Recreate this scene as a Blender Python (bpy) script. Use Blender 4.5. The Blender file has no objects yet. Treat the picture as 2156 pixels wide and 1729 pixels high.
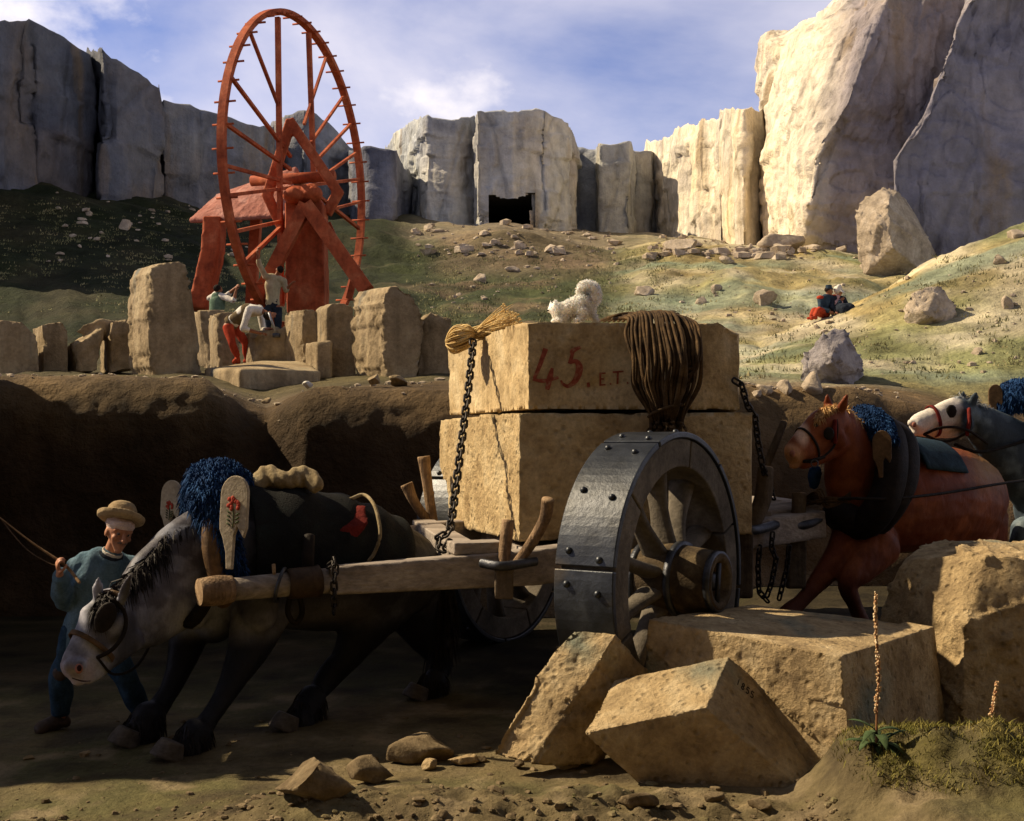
import bpy, bmesh, math, random
import numpy as np
from mathutils import Vector, Matrix
from mathutils.bvhtree import BVHTree
R = math.radians
scene = bpy.context.scene
COL = scene.collection
# ------------------------------------------------------------------ camera
F, CX, HY, EZ = 2600.0, 1078.0, 935.0, 2.05
cam_d = bpy.data.cameras.new("camera"); cam = bpy.data.objects.new("camera", cam_d); COL.objects.link(cam)
cam.location = (0, 0, EZ); cam.rotation_euler = (R(90), 0, 0)
cam_d.sensor_width = 36; cam_d.lens = 36 * F / 2156; cam_d.shift_y = (HY - 864.5) / 2156
cam_d.clip_end = 3000; cam_d.clip_start = 0.1
scene.camera = cam
# ------------------------------------------------------------------ light
SUN_EL, SUN_AZ = 42.0, 14.0           # azimuth: degrees behind due left
sd = Vector((-math.cos(R(SUN_EL)) * math.cos(R(SUN_AZ)), math.cos(R(SUN_EL)) * math.sin(R(SUN_AZ)), math.sin(R(SUN_EL))))
sun_d = bpy.data.lights.new("sun", 'SUN'); sun = bpy.data.objects.new("sun", sun_d); COL.objects.link(sun)
sun_d.energy = 5.0; sun_d.angle = R(0.6); sun_d.color = (1.0, 0.82, 0.56)
sun.rotation_euler = sd.to_track_quat('Z', 'Y').to_euler()
world = bpy.data.worlds.new("World"); scene.world = world; world.use_nodes = True
nt = world.node_tree; nt.nodes.clear()
def N(t, typ, **kw):
    n = t.nodes.new(typ)
    for k, v in kw.items(): setattr(n, k, v)
    return n
def L(t, a, b): t.links.new(a, b)
def build_world():
    t = nt
    out = N(t, 'ShaderNodeOutputWorld'); bg = N(t, 'ShaderNodeBackground')
    sky = N(t, 'ShaderNodeTexSky', sky_type='NISHITA', sun_disc=False)
    sky.sun_elevation = R(SUN_EL); sky.sun_rotation = math.atan2(sd.x, sd.y)
    sky.altitude = 600; sky.air_density = 1.0; sky.dust_density = 0.6; sky.ozone_density = 3.0
    bg.inputs[1].default_value = 0.085
    tc = N(t, 'ShaderNodeTexCoord')
    mp = N(t, 'ShaderNodeMapping'); mp.inputs['Scale'].default_value = (1.1, 1.0, 2.2); mp.inputs['Rotation'].default_value = (0, R(-24), 0)
    mp.inputs['Location'].default_value = (3.1, 0.4, 1.7)
    L(t, tc.outputs['Generated'], mp.inputs[0])
    n1 = N(t, 'ShaderNodeTexNoise'); n1.inputs['Scale'].default_value = 2.3; n1.inputs['Detail'].default_value = 9; n1.inputs['Roughness'].default_value = 0.55; n1.inputs['Distortion'].default_value = 0.25
    L(t, mp.outputs[0], n1.inputs['Vector'])
    r1 = N(t, 'ShaderNodeValToRGB'); r1.color_ramp.elements[0].position = 0.37; r1.color_ramp.elements[1].position = 0.72
    L(t, n1.outputs['Fac'], r1.inputs[0])
    # heaped small clouds
    mp2 = N(t, 'ShaderNodeMapping'); mp2.inputs['Scale'].default_value = (1.0, 1.0, 1.5); mp2.inputs['Location'].default_value = (0.37, 0, 0.05)
    L(t, tc.outputs['Generated'], mp2.inputs[0])
    n2 = N(t, 'ShaderNodeTexNoise'); n2.inputs['Scale'].default_value = 5.2; n2.inputs['Detail'].default_value = 8; n2.inputs['Roughness'].default_value = 0.55
    L(t, mp2.outputs[0], n2.inputs['Vector'])
    r2 = N(t, 'ShaderNodeValToRGB'); r2.color_ramp.elements[0].position = 0.56; r2.color_ramp.elements[1].position = 0.70
    L(t, n2.outputs['Fac'], r2.inputs[0])
    tint = N(t, 'ShaderNodeMix', data_type='RGBA', blend_type='MULTIPLY'); tint.inputs[0].default_value = 1.0
    tint.inputs[7].default_value = (1.0, 0.86, 1.06, 1); L(t, sky.outputs[0], tint.inputs[6])
    mx = N(t, 'ShaderNodeMix', data_type='RGBA'); mx.inputs[7].default_value = (9.2, 8.5, 8.7, 1)
    m1 = N(t, 'ShaderNodeMath', operation='MULTIPLY'); m1.inputs[1].default_value = 0.8
    L(t, r1.outputs[0], m1.inputs[0]); L(t, m1.outputs[0], mx.inputs[0]); L(t, tint.outputs[2], mx.inputs[6])
    mx2 = N(t, 'ShaderNodeMix', data_type='RGBA'); mx2.inputs[7].default_value = (12.6, 11.4, 10.4, 1)
    m2 = N(t, 'ShaderNodeMath', operation='MULTIPLY'); m2.inputs[1].default_value = 0.75
    L(t, r2.outputs[0], m2.inputs[0]); L(t, m2.outputs[0], mx2.inputs[0]); L(t, mx.outputs[2], mx2.inputs[6])
    # added darkening overhead, above the view, to cut sky fill; fades towards the horizon
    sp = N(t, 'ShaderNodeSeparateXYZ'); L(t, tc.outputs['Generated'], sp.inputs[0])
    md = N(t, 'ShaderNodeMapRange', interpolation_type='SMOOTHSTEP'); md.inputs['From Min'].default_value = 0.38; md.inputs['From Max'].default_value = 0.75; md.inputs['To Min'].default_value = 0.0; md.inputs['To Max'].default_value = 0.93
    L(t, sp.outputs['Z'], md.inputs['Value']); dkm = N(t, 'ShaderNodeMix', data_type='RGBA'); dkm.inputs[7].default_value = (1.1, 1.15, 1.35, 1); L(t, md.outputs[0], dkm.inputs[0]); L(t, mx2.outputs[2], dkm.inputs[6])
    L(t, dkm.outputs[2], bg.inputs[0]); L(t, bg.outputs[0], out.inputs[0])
build_world()
scene.view_settings.view_transform = 'Standard'; scene.view_settings.look = 'None'
scene.view_settings.gamma = 1.0; scene.view_settings.use_curve_mapping = False
scene.view_settings.exposure = 0.56
scene.cycles.max_bounces = 5

# ------------------------------------------------------------------ maths helpers
def W(px, py, D): return np.array([(px - CX) / F * D, D, EZ + (HY - py) / F * D])
def V(*a): return np.array(a, float)
def unit(v):
    v = np.asarray(v, float); n = np.linalg.norm(v)
    return v / n if n > 1e-9 else v
def _h(ix, iy, iz, s):
    h = (ix.astype(np.int64) * 374761393 + iy.astype(np.int64) * 668265263 + iz.astype(np.int64) * 1440662683 + s * 1274126177) & 0xffffffff
    h = ((h ^ (h >> 13)) * 1274126177) & 0xffffffff
    h = (h ^ (h >> 16)) & 0xffffffff
    return h / 4294967295.0
def vnoise(p, s=0):
    p = np.asarray(p, float); i = np.floor(p).astype(np.int64); f = p - i; f = f * f * (3 - 2 * f)
    x, y, z = i[..., 0], i[..., 1], i[..., 2]; r = 0
    for dx in (0, 1):
        wx = f[..., 0] if dx else 1 - f[..., 0]
        for dy in (0, 1):
            wy = f[..., 1] if dy else 1 - f[..., 1]
            for dz in (0, 1):
                wz = f[..., 2] if dz else 1 - f[..., 2]
                r = r + wx * wy * wz * _h(x + dx, y + dy, z + dz, s)
    return r * 2 - 1
def fbm(p, octv=4, s=0, rough=0.5):
    p = np.asarray(p, float); a = 1.0; r = 0; t = 0
    for k in range(octv):
        r = r + a * vnoise(p * (2.03 ** k) + 7.3 * k, s + k); t += a; a *= rough
    return r / t
# ------------------------------------------------------------------ object helpers
ORG = {}
def tagx(o, label=None, cat=None, group=None, kind=None):
    if label: o['label'] = label
    if cat: o['category'] = cat
    if group: o['group'] = group
    if kind: o['kind'] = kind
    return o
def thing(name, label, cat, loc, group=None):
    o = bpy.data.objects.new(name, None); COL.objects.link(o); o.location = tuple(loc); o.empty_display_size = 0.1
    ORG[o.name] = np.array(loc, float); tagx(o, label, cat, group)
    return o
def obj(name, vf, mat, parent=None, smooth=True, label=None, origin=None):
    v, f = vf
    v = np.asarray(v, float).reshape(-1, 3)
    if parent is not None: org = ORG[parent.name]
    elif origin is not None: org = np.asarray(origin, float)
    else: org = np.zeros(3)
    me = bpy.data.meshes.new(name); me.from_pydata((v - org).tolist(), [], [tuple(int(i) for i in q) for q in f]); me.update()
    if smooth and len(me.polygons): me.polygons.foreach_set('use_smooth', [True] * len(me.polygons))
    me.materials.append(mat)
    o = bpy.data.objects.new(name, me); COL.objects.link(o)
    if parent is not None: o.parent = parent
    else: o.location = tuple(org)
    ORG[o.name] = org
    if label: o['label'] = label
    return o
def single(name, vf, mat, label, cat, group=None, smooth=True, kind=None):
    v = np.asarray(vf[0]); org = np.array([v[:, 0].mean(), v[:, 1].mean(), v[:, 2].min()])
    o = obj(name, vf, mat, None, smooth, origin=org); tagx(o, label, cat, group, kind); return o
def join(*ms):
    vs, fs, n = [], [], 0
    for v, f in ms:
        v = np.asarray(v, float).reshape(-1, 3); vs.append(v); fs += [tuple(i + n for i in q) for q in f]; n += len(v)
    return np.vstack(vs), fs
def resample(pts, rad, step=None, n=None):
    """Catmull-Rom through points with radii."""
    P = np.asarray(pts, float); Q = np.asarray([r if hasattr(r, '__len__') else (r, r) for r in rad], float)
    if len(P) < 2: return P, Q
    A = np.hstack([P, Q]); A = np.vstack([2 * A[0] - A[1], A, 2 * A[-1] - A[-2]]); out = []
    for i in range(1, len(A) - 2):
        d = np.linalg.norm(A[i + 1, :3] - A[i, :3]); k = max(2, int(d / step)) if step else n
        for j in range(k):
            t = j / k
            out.append(0.5 * (2 * A[i] + (A[i + 1] - A[i - 1]) * t + (2 * A[i - 1] - 5 * A[i] + 4 * A[i + 1] - A[i + 2]) * t * t + (3 * A[i] - A[i - 1] - 3 * A[i + 1] + A[i + 2]) * t ** 3))
    out.append(A[-2]); out = np.array(out)
    return out[:, :3], np.maximum(out[:, 3:], 1e-4)
def limb(pts, rad, side=(1, 0, 0), seg=16, n=6, caps=True, cap=1.0):
    """closed tapering tube; radii (side, other)."""
    P, Q = resample(pts, rad, n=n)
    T = np.gradient(P, axis=0); T = T / (np.linalg.norm(T, axis=1, keepdims=True) + 1e-12)
    side = unit(side)
    if caps:
        m = 4
        t0, t1 = T[0], T[-1]; r0, r1 = Q[0], Q[-1]; c0 = min(r0) * cap; c1 = min(r1) * cap
        a = [(m - k) / m * math.pi / 2 * 0.97 for k in range(m)]
        P = np.vstack([[P[0] - t0 * c0 * math.sin(x) for x in a], P, [P[-1] + t1 * c1 * math.sin(x) for x in a[::-1]]])
        Q = np.vstack([[r0 * math.cos(x) for x in a], Q, [r1 * math.cos(x) for x in a[::-1]]])
        T = np.vstack([[t0] * m, T, [t1] * m])
    vs = []; ang = np.linspace(0, 2 * math.pi, seg, endpoint=False)
    prev = None
    for p, q, t in zip(P, Q, T):
        s = side - t * np.dot(side, t)
        if np.linalg.norm(s) < 0.15: s = prev if prev is not None else np.cross(t, (0, 0, 1.0)) + 1e-6
        s = unit(s - t * np.dot(s, t)); prev = s; u = np.cross(t, s)
        vs.append(p + np.outer(np.cos(ang) * q[0], s) + np.outer(np.sin(ang) * q[1], u))
    n_ = len(vs); vs = np.vstack(vs); fs = []
    for i in range(n_ - 1):
        for j in range(seg):
            k = (j + 1) % seg; fs.append((i * seg + j, i * seg + k, (i + 1) * seg + k, (i + 1) * seg + j))
    fs.append(tuple(range(seg))[::-1]); fs.append(tuple((n_ - 1) * seg + j for j in range(seg)))
    return vs, fs
def tube(pts, r, seg=8, n=4, side=(0.3, 0.2, 1)):
    return limb(pts, [r] * len(pts) if not hasattr(r, '__len__') else r, side, seg, n, caps=False)
def ball(c, r, seg=16, axes=None):
    r = np.array(r if hasattr(r, '__len__') else (r, r, r), float); rings = seg // 2; vs = [(0, 0, 1)]; fs = []
    for i in range(1, rings):
        a = math.pi * i / rings
        for j in range(seg): b = 2 * math.pi * j / seg; vs.append((math.sin(a) * math.cos(b), math.sin(a) * math.sin(b), math.cos(a)))
    vs.append((0, 0, -1)); vs = np.array(vs) * r
    if axes is not None: vs = vs @ np.array(axes)
    for j in range(seg):
        fs.append((0, 1 + j, 1 + (j + 1) % seg)); b = 1 + (rings - 2) * seg; fs.append((len(vs) - 1, b + (j + 1) % seg, b + j))
    for i in range(rings - 2):
        for j in range(seg): k = (j + 1) % seg; a = 1 + i * seg; fs.append((a + j, a + seg + j, a + seg + k, a + k))
    return vs + np.asarray(c, float), fs
def beam(a, b, w, h, up=(0, 0, 1), w2=None, h2=None):
    a, b = np.asarray(a, float), np.asarray(b, float); t = unit(b - a); s = unit(np.cross(t, up)); u = np.cross(s, t)
    w2 = w2 or w; h2 = h2 or h; vs = []
    for p, ww, hh in ((a, w, h), (b, w2, h2)):
        for x, y in ((-1, -1), (1, -1), (1, 1), (-1, 1)): vs.append(p + s * x * ww / 2 + u * y * hh / 2)
    return np.array(vs), [(0, 1, 2, 3), (4, 7, 6, 5), (0, 4, 5, 1), (1, 5, 6, 2), (2, 6, 7, 3), (3, 7, 4, 0)]
def hull(pts):
    bm = bmesh.new()
    for p in pts: bm.verts.new(tuple(p))
    r = bmesh.ops.convex_hull(bm, input=bm.verts[:])
    for v in [v for v in bm.verts if not v.link_faces]: bm.verts.remove(v)
    bmesh.ops.recalc_face_normals(bm, faces=bm.faces[:])
    bm.verts.index_update()
    out = (np.array([v.co[:] for v in bm.verts]), [tuple(v.index for v in f.verts) for f in bm.faces]); bm.free(); return out
def ev_mesh(vf, mods):
    v, f = vf; me = bpy.data.meshes.new('tmp'); me.from_pydata(np.asarray(v).tolist(), [], [tuple(int(i) for i in q) for q in f]); me.update()
    o = bpy.data.objects.new('tmp', me); COL.objects.link(o)
    for typ, kw in mods:
        m = o.modifiers.new('m', typ)
        for k, x in kw.items(): setattr(m, k, x)
    dg = bpy.context.evaluated_depsgraph_get(); dg.update()
    e = o.evaluated_get(dg); em = e.to_mesh()
    nv = len(em.vertices); a = np.empty(nv * 3); em.vertices.foreach_get('co', a); nn = np.empty(nv * 3); em.vertices.foreach_get('normal', nn)
    fs = [tuple(p.vertices) for p in em.polygons]
    e.to_mesh_clear(); bpy.data.objects.remove(o); bpy.data.meshes.remove(me)
    return a.reshape(-1, 3), fs, nn.reshape(-1, 3)
def fuse(vf, voxel, smooth=3, factor=0.5):
    """one continuous surface out of overlapping closed shapes"""
    return ev_mesh(vf, [('REMESH', dict(mode='VOXEL', voxel_size=voxel)), ('SMOOTH', dict(iterations=smooth, factor=factor))])
def rockify(vf, voxel=0.03, amp=0.02, freq=3.0, smooth=2, seed=0, fine=0.3, strata=0.0):
    v, f, n = fuse(vf, voxel, smooth)
    d = amp * fbm(v * freq, 5, seed, 0.55) - amp * 0.9 * np.maximum(0, fbm(v * freq * 2.3, 3, seed + 9) - 0.28) * 2.0
    d += fine * amp * fbm(v * freq * 6, 3, seed + 20)
    if strata: d += strata * (np.abs(np.mod(v[:, 2] * 5 + fbm(v * 1.5, 2, seed), 1) - 0.5) - 0.25)
    return v + n * d[:, None], f
def crisp(hv, voxel=0.016, amp=0.005, chip=0.03, freq=2.0, seed=0, edge=0.035, wear=0.006, steps=0.0):
    """sawn block: flat faces, chipped edges"""
    hv_v, hv_f = hv; pn, pd = [], []
    for q in hv_f:
        a = hv_v[list(q)]; n_ = np.cross(a[1] - a[0], a[2] - a[0]); l = np.linalg.norm(n_)
        if l < 1e-7: continue
        n_ /= l; c_ = hv_v.mean(0)
        if np.dot(n_, a[0] - c_) < 0: n_ = -n_
        if not any(np.dot(n_, m) > 0.9995 and abs(np.dot(n_, a[0]) - e) < 1e-3 for m, e in zip(pn, pd)): pn.append(n_); pd.append(np.dot(n_, a[0]))
    pn, pd = np.array(pn), np.array(pd); v, f, n = fuse(hv, voxel, 0)
    dist = pd[None] - v @ pn.T
    for _ in range(2):
        for k in range(len(pn)):
            dk_ = pd[k] - v @ pn[k]; m = np.abs(dk_) < voxel * 0.8; v[m] += dk_[m, None] * pn[k]
    dist = np.sort(np.abs(pd[None] - v @ pn.T), axis=1); d2 = dist[:, 1]
    c_ = v.mean(0); n = np.zeros_like(v); w = np.exp(-np.abs(pd[None] - v @ pn.T) / (voxel * 0.8)); n = w @ pn; n /= np.linalg.norm(n, axis=1, keepdims=True) + 1e-9
    e = np.exp(-(d2 / edge) ** 1.5); ch = np.maximum(0, fbm(v * freq * 4.5, 4, seed + 3, 0.6) + 0.02) * 2.2
    big = np.maximum(0, fbm(v * freq * 1.3, 3, seed + 8) - 0.22) * 3
    d = amp * fbm(v * freq, 5, seed, 0.6) - e * (wear + chip * ch) - np.exp(-(d2 / (edge * 2.4)) ** 1.5) * chip * 1.3 * big
    pit = np.maximum(0, vnoise(v * 16, seed + 30) - 0.68) * 0.02
    d -= pit
    return v + n * d[:, None], f
def prism(front, D, depth, lean=0.0):
    """hull between a traced front outline at distance D and its back"""
    a = [W(x, y, D) for x, y in front]; return hull(a + [p + np.asarray(depth, float) for p in a])
def loft(rows, cols=160, sub=6, noise=None, order=1):
    """rows of (px,py,D) control points -> ground surface"""
    rows = [np.array(r, float) for r in rows]; x0 = min(r[0, 0] for r in rows)
    out = []
    S = []
    for r in rows:
        t = np.linspace(0, 1, len(r)); 
        if order == 0: tt = np.linspace(0, 1, cols); S.append(np.stack([np.interp(tt, t, r[:, k]) for k in range(3)], 1))
        else:
            xs = np.linspace(r[0, 0], r[-1, 0], cols); S.append(np.stack([xs, np.interp(xs, r[:, 0], r[:, 1]), np.interp(xs, r[:, 0], r[:, 2])], 1))
    S = [np.stack([(s[:, 0] - CX) / F * s[:, 2], s[:, 2], EZ + (HY - s[:, 1]) / F * s[:, 2]], 1) for s in S]
    A = [2 * S[0] - S[1]] + S + [2 * S[-1] - S[-2]]
    for i in range(1, len(A) - 2):
        for j in range(sub):
            t = j / sub
            lin = A[i] * (1 - t) + A[i + 1] * t
            cr = 0.5 * (2 * A[i] + (A[i + 1] - A[i - 1]) * t + (2 * A[i - 1] - 5 * A[i] + 4 * A[i + 1] - A[i + 2]) * t * t + (3 * A[i] - A[i - 1] - 3 * A[i + 1] + A[i + 2]) * t ** 3)
            out.append(lin * 0.45 + cr * 0.55 if order else lin)
    out.append(A[-2]); G = np.array(out)
    return G
def gridfaces(nr, nc): return [(i * nc + j, i * nc + j + 1, (i + 1) * nc + j + 1, (i + 1) * nc + j) for i in range(nr - 1) for j in range(nc - 1)]
def gnormals(G):
    a = np.gradient(G, axis=0); b = np.gradient(G, axis=1); n = np.cross(b, a); n /= np.linalg.norm(n, axis=2, keepdims=True) + 1e-9
    n[n[..., 2] < -0.2] *= 1
    return n
def tufts(v, n, count, length, width, bend=0.4, down=0.0, seed=0, spread=0.5):
    """many short locks of hair rooted on a surface"""
    rg = np.random.RandomState(seed); idx = rg.randint(0, len(v), count); p = v[idx] + rg.normal(0, 0.003, (count, 3)); d = n[idx] + rg.normal(0, spread, (count, 3)); d[:, 2] -= down
    d /= np.linalg.norm(d, axis=1, keepdims=True); le = length * rg.uniform(0.5, 1.25, count)
    s = np.cross(d, rg.normal(0, 1, (count, 3))); s /= np.linalg.norm(s, axis=1, keepdims=True) + 1e-9
    w = width * rg.uniform(0.6, 1.3, count); mid = p + d * (le * 0.55)[:, None]; tip = p + d * le[:, None] + np.array([0, 0, -1.0]) * (le * bend)[:, None]
    vs = np.stack([p - s * w[:, None], p + s * w[:, None], mid - s * w[:, None] * 0.8, mid + s * w[:, None] * 0.8, tip], 1).reshape(-1, 3)
    fs = []
    for i in range(count): b = 5 * i; fs += [(b, b + 1, b + 3, b + 2), (b + 2, b + 3, b + 4)]
    return vs, fs
# ------------------------------------------------------------------ materials
MAT = {}
def material(name, cols, scale=3.0, rough=0.85, bump=0.3, bscale=30.0, metal=0.0, pos=None, attr=False, pits=0.0, stain=None, streak=0.0, bdist=0.02, spec=0.12, extra=None, stretch=None, fine=0.25):
    m = bpy.data.materials.new(name); m.use_nodes = True; t = m.node_tree; t.nodes.clear()
    out = N(t, 'ShaderNodeOutputMaterial'); bs = N(t, 'ShaderNodeBsdfPrincipled'); L(t, bs.outputs[0], out.inputs[0])
    bs.inputs['Roughness'].default_value = rough; bs.inputs['Metallic'].default_value = metal; bs.inputs['Specular IOR Level'].default_value = spec
    geo = N(t, 'ShaderNodeTexCoord'); src = geo.outputs['Object']
    if stretch:
        mp = N(t, 'ShaderNodeMapping'); mp.inputs['Scale'].default_value = stretch; L(t, src, mp.inputs[0]); src = mp.outputs[0]
    n1 = N(t, 'ShaderNodeTexNoise'); n1.inputs['Scale'].default_value = scale; n1.inputs['Detail'].default_value = 8; n1.inputs['Roughness'].default_value = 0.6; n1.inputs['Distortion'].default_value = 0.4
    L(t, src, n1.inputs['Vector'])
    rp = N(t, 'ShaderNodeValToRGB'); cr = rp.color_ramp
    pos = pos or [0.3 + 0.4 * i / max(1, len(cols) - 1) for i in range(len(cols))]
    while len(cr.elements) < len(cols): cr.elements.new(0.5)
    while len(cr.elements) > max(2, len(cols)) : cr.elements.remove(cr.elements[-1])
    if len(cols) == 1: cols = cols * 2; pos = [0.3, 0.7]
    for e, c, p in zip(cr.elements, cols, pos): e.position = p; e.color = (*c, 1)
    L(t, n1.outputs['Fac'], rp.inputs[0]); col = rp.outputs[0]
    if attr:
        at = N(t, 'ShaderNodeAttribute', attribute_name='Col'); mxa = N(t, 'ShaderNodeMix', data_type='RGBA', blend_type='MULTIPLY'); mxa.inputs[0].default_value = 1
        L(t, at.outputs['Color'], mxa.inputs[6]); L(t, col, mxa.inputs[7]); col = mxa.outputs[2]
    if stain:                                   # (colour, scale, threshold, stretch)
        mp = N(t, 'ShaderNodeMapping'); mp.inputs['Scale'].default_value = stain[3]; mp.inputs['Location'].default_value = (2.3, 1.1, 5.0); L(t, geo.outputs['Object'], mp.inputs[0])
        n3 = N(t, 'ShaderNodeTexNoise'); n3.inputs['Scale'].default_value = stain[1]; n3.inputs['Detail'].default_value = 6; L(t, mp.outputs[0], n3.inputs['Vector'])
        r3 = N(t, 'ShaderNodeValToRGB'); r3.color_ramp.elements[0].position = stain[2]; r3.color_ramp.elements[1].position = min(1, stain[2] + 0.14); L(t, n3.outputs['Fac'], r3.inputs[0])
        ms = N(t, 'ShaderNodeMath', operation='MULTIPLY'); ms.inputs[1].default_value = 0.75; L(t, r3.outputs[0], ms.inputs[0])
        mx = N(t, 'ShaderNodeMix', data_type='RGBA'); mx.inputs[7].default_value = (*stain[0], 1); L(t, ms.outputs[0], mx.inputs[0]); L(t, col, mx.inputs[6]); col = mx.outputs[2]
    nf = N(t, 'ShaderNodeTexNoise'); nf.inputs['Scale'].default_value = bscale; nf.inputs['Detail'].default_value = 7; nf.inputs['Roughness'].default_value = 0.7; L(t, src, nf.inputs['Vector'])
    if fine:
        mr = N(t, 'ShaderNodeMapRange'); mr.inputs['From Min'].default_value = 0.3; mr.inputs['From Max'].default_value = 0.7; mr.inputs['To Min'].default_value = 1 - fine; mr.inputs['To Max'].default_value = 1 + fine
        L(t, nf.outputs['Fac'], mr.inputs['Value']); hs = N(t, 'ShaderNodeHueSaturation'); L(t, mr.outputs[0], hs.inputs['Value']); L(t, col, hs.inputs['Color']); col = hs.outputs[0]
    h = nf.outputs['Fac']
    if pits:
        vo = N(t, 'ShaderNodeTexVoronoi'); vo.inputs['Scale'].default_value = bscale * 0.45; L(t, src, vo.inputs['Vector'])
        r4 = N(t, 'ShaderNodeValToRGB'); r4.color_ramp.elements[0].position = 0.08; r4.color_ramp.elements[1].position = 0.3; L(t, vo.outputs['Distance'], r4.inputs[0])
        ad = N(t, 'ShaderNodeMath', operation='MULTIPLY_ADD'); ad.inputs[1].default_value = pits; L(t, r4.outputs[0], ad.inputs[0]); L(t, h, ad.inputs[2]); h = ad.outputs[0]
        if pits > 0.3:
            mp_ = N(t, 'ShaderNodeMapRange'); mp_.inputs['To Min'].default_value = 0.72; L(t, r4.outputs[0], mp_.inputs['Value'])
            h2 = N(t, 'ShaderNodeHueSaturation'); L(t, mp_.outputs[0], h2.inputs['Value']); L(t, col, h2.inputs['Color']); col = h2.outputs[0]
    if extra:                                   # fracture lines (scale, width, strength, stretch)
        mp = N(t, 'ShaderNodeMapping'); mp.inputs['Scale'].default_value = extra[3]; L(t, geo.outputs['Object'], mp.inputs[0])
        nw = N(t, 'ShaderNodeTexNoise'); nw.inputs['Scale'].default_value = extra[0] * 1.5; nw.inputs['Detail'].default_value = 5; L(t, mp.outputs[0], nw.inputs['Vector'])
        wa = N(t, 'ShaderNodeMix', data_type='VECTOR'); wa.inputs[0].default_value = 0.22; L(t, mp.outputs[0], wa.inputs[4]); L(t, nw.outputs['Color'], wa.inputs[5])
        vr = N(t, 'ShaderNodeTexVoronoi', feature='DISTANCE_TO_EDGE'); vr.inputs['Scale'].default_value = extra[0]; L(t, wa.outputs[1], vr.inputs['Vector'])
        rr = N(t, 'ShaderNodeMapRange'); rr.inputs['From Max'].default_value = extra[1]; rr.inputs['To Min'].default_value = 1 - extra[2]; L(t, vr.outputs['Distance'], rr.inputs['Value'])
        hx = N(t, 'ShaderNodeHueSaturation'); L(t, rr.outputs[0], hx.inputs['Value']); L(t, col, hx.inputs['Color']); col = hx.outputs[0]
        ad = N(t, 'ShaderNodeMath', operation='MULTIPLY_ADD'); ad.inputs[1].default_value = 2.0; L(t, rr.outputs[0], ad.inputs[0]); L(t, h, ad.inputs[2]); h = ad.outputs[0]
    if streak:                                  # toolmarks / grain
        mp = N(t, 'ShaderNodeMapping'); mp.inputs['Scale'].default_value = streak[0]; mp.inputs['Rotation'].default_value = streak[1]; L(t, geo.outputs['Object'], mp.inputs[0])
        n5 = N(t, 'ShaderNodeTexNoise'); n5.inputs['Scale'].default_value = streak[2]; n5.inputs['Detail'].default_value = 4; L(t, mp.outputs[0], n5.inputs['Vector'])
        ad = N(t, 'ShaderNodeMath', operation='MULTIPLY_ADD'); ad.inputs[1].default_value = streak[3]; L(t, n5.outputs['Fac'], ad.inputs[0]); L(t, h, ad.inputs[2]); h = ad.outputs[0]
        if len(streak) > 4:
            mr = N(t, 'ShaderNodeMapRange'); mr.inputs['From Min'].default_value = 0.35; mr.inputs['From Max'].default_value = 0.65; mr.inputs['To Min'].default_value = 1 - streak[4]; mr.inputs['To Max'].default_value = 1 + streak[4]
            L(t, n5.outputs['Fac'], mr.inputs['Value']); h3 = N(t, 'ShaderNodeHueSaturation'); L(t, mr.outputs[0], h3.inputs['Value']); L(t, col, h3.inputs['Color']); col = h3.outputs[0]
    if bump:
        bp = N(t, 'ShaderNodeBump'); bp.inputs['Strength'].default_value = bump; bp.inputs['Distance'].default_value = bdist; L(t, h, bp.inputs['Height']); L(t, bp.outputs[0], bs.inputs['Normal'])
    L(t, col, bs.inputs['Base Color']); MAT[name] = m
    return m
def paint(o, func, world_off=True):
    me = o.data; n = len(me.vertices); a = np.empty(n * 3); me.vertices.foreach_get('co', a); p = a.reshape(-1, 3) + ORG[o.name]
    nn = np.empty(n * 3); me.vertices.foreach_get('normal', nn)
    c = func(p, nn.reshape(-1, 3)); c = np.hstack([np.clip(c, 0, 1), np.ones((n, 1))])
    at = me.color_attributes.new('Col', 'FLOAT_COLOR', 'POINT'); at.data.foreach_set('color', c.ravel())
# ------------------------------------------------------------------ material set
M_block = material('block_stone', [(0.28, 0.19, 0.09), (0.50, 0.37, 0.20), (0.62, 0.50, 0.31)], 2.2, bump=0.55, bscale=34, pits=0.35, pos=[0.28, 0.48, 0.7], streak=((1.2, 1.2, 0.35), (0.2, 0.5, 0.3), 9, 0.9, 0.10))
M_block2 = material('pitted_block_stone', [(0.27, 0.18, 0.085), (0.49, 0.36, 0.19), (0.60, 0.48, 0.29)], 3.0, bump=1.0, bscale=26, pits=0.55, pos=[0.26, 0.48, 0.72], streak=((1.2, 1.2, 2.2), (0.5, 0.6, 0.9), 9, 0.6, 0.10), bdist=0.025)
M_fore = material('foreground_stone', [(0.20, 0.14, 0.075), (0.44, 0.32, 0.17), (0.58, 0.46, 0.28)], 3.5, bump=1.0, bscale=28, pits=0.5, pos=[0.28, 0.5, 0.72], bdist=0.03, stain=((0.12, 0.18, 0.16), 1.9, 0.57, (1, 0.5, 0.8)))
M_stele = material('standing_stone', [(0.17, 0.125, 0.07), (0.31, 0.235, 0.14), (0.40, 0.33, 0.21)], 1.2, bump=0.6, bscale=14, pos=[0.3, 0.5, 0.7], streak=((1.5, 1.5, 0.2), (0, 0, 0), 4, 0.8, 0.16), bdist=0.05, stain=((0.10, 0.12, 0.12), 1.1, 0.62, (2, 2, 0.4)))
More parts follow.
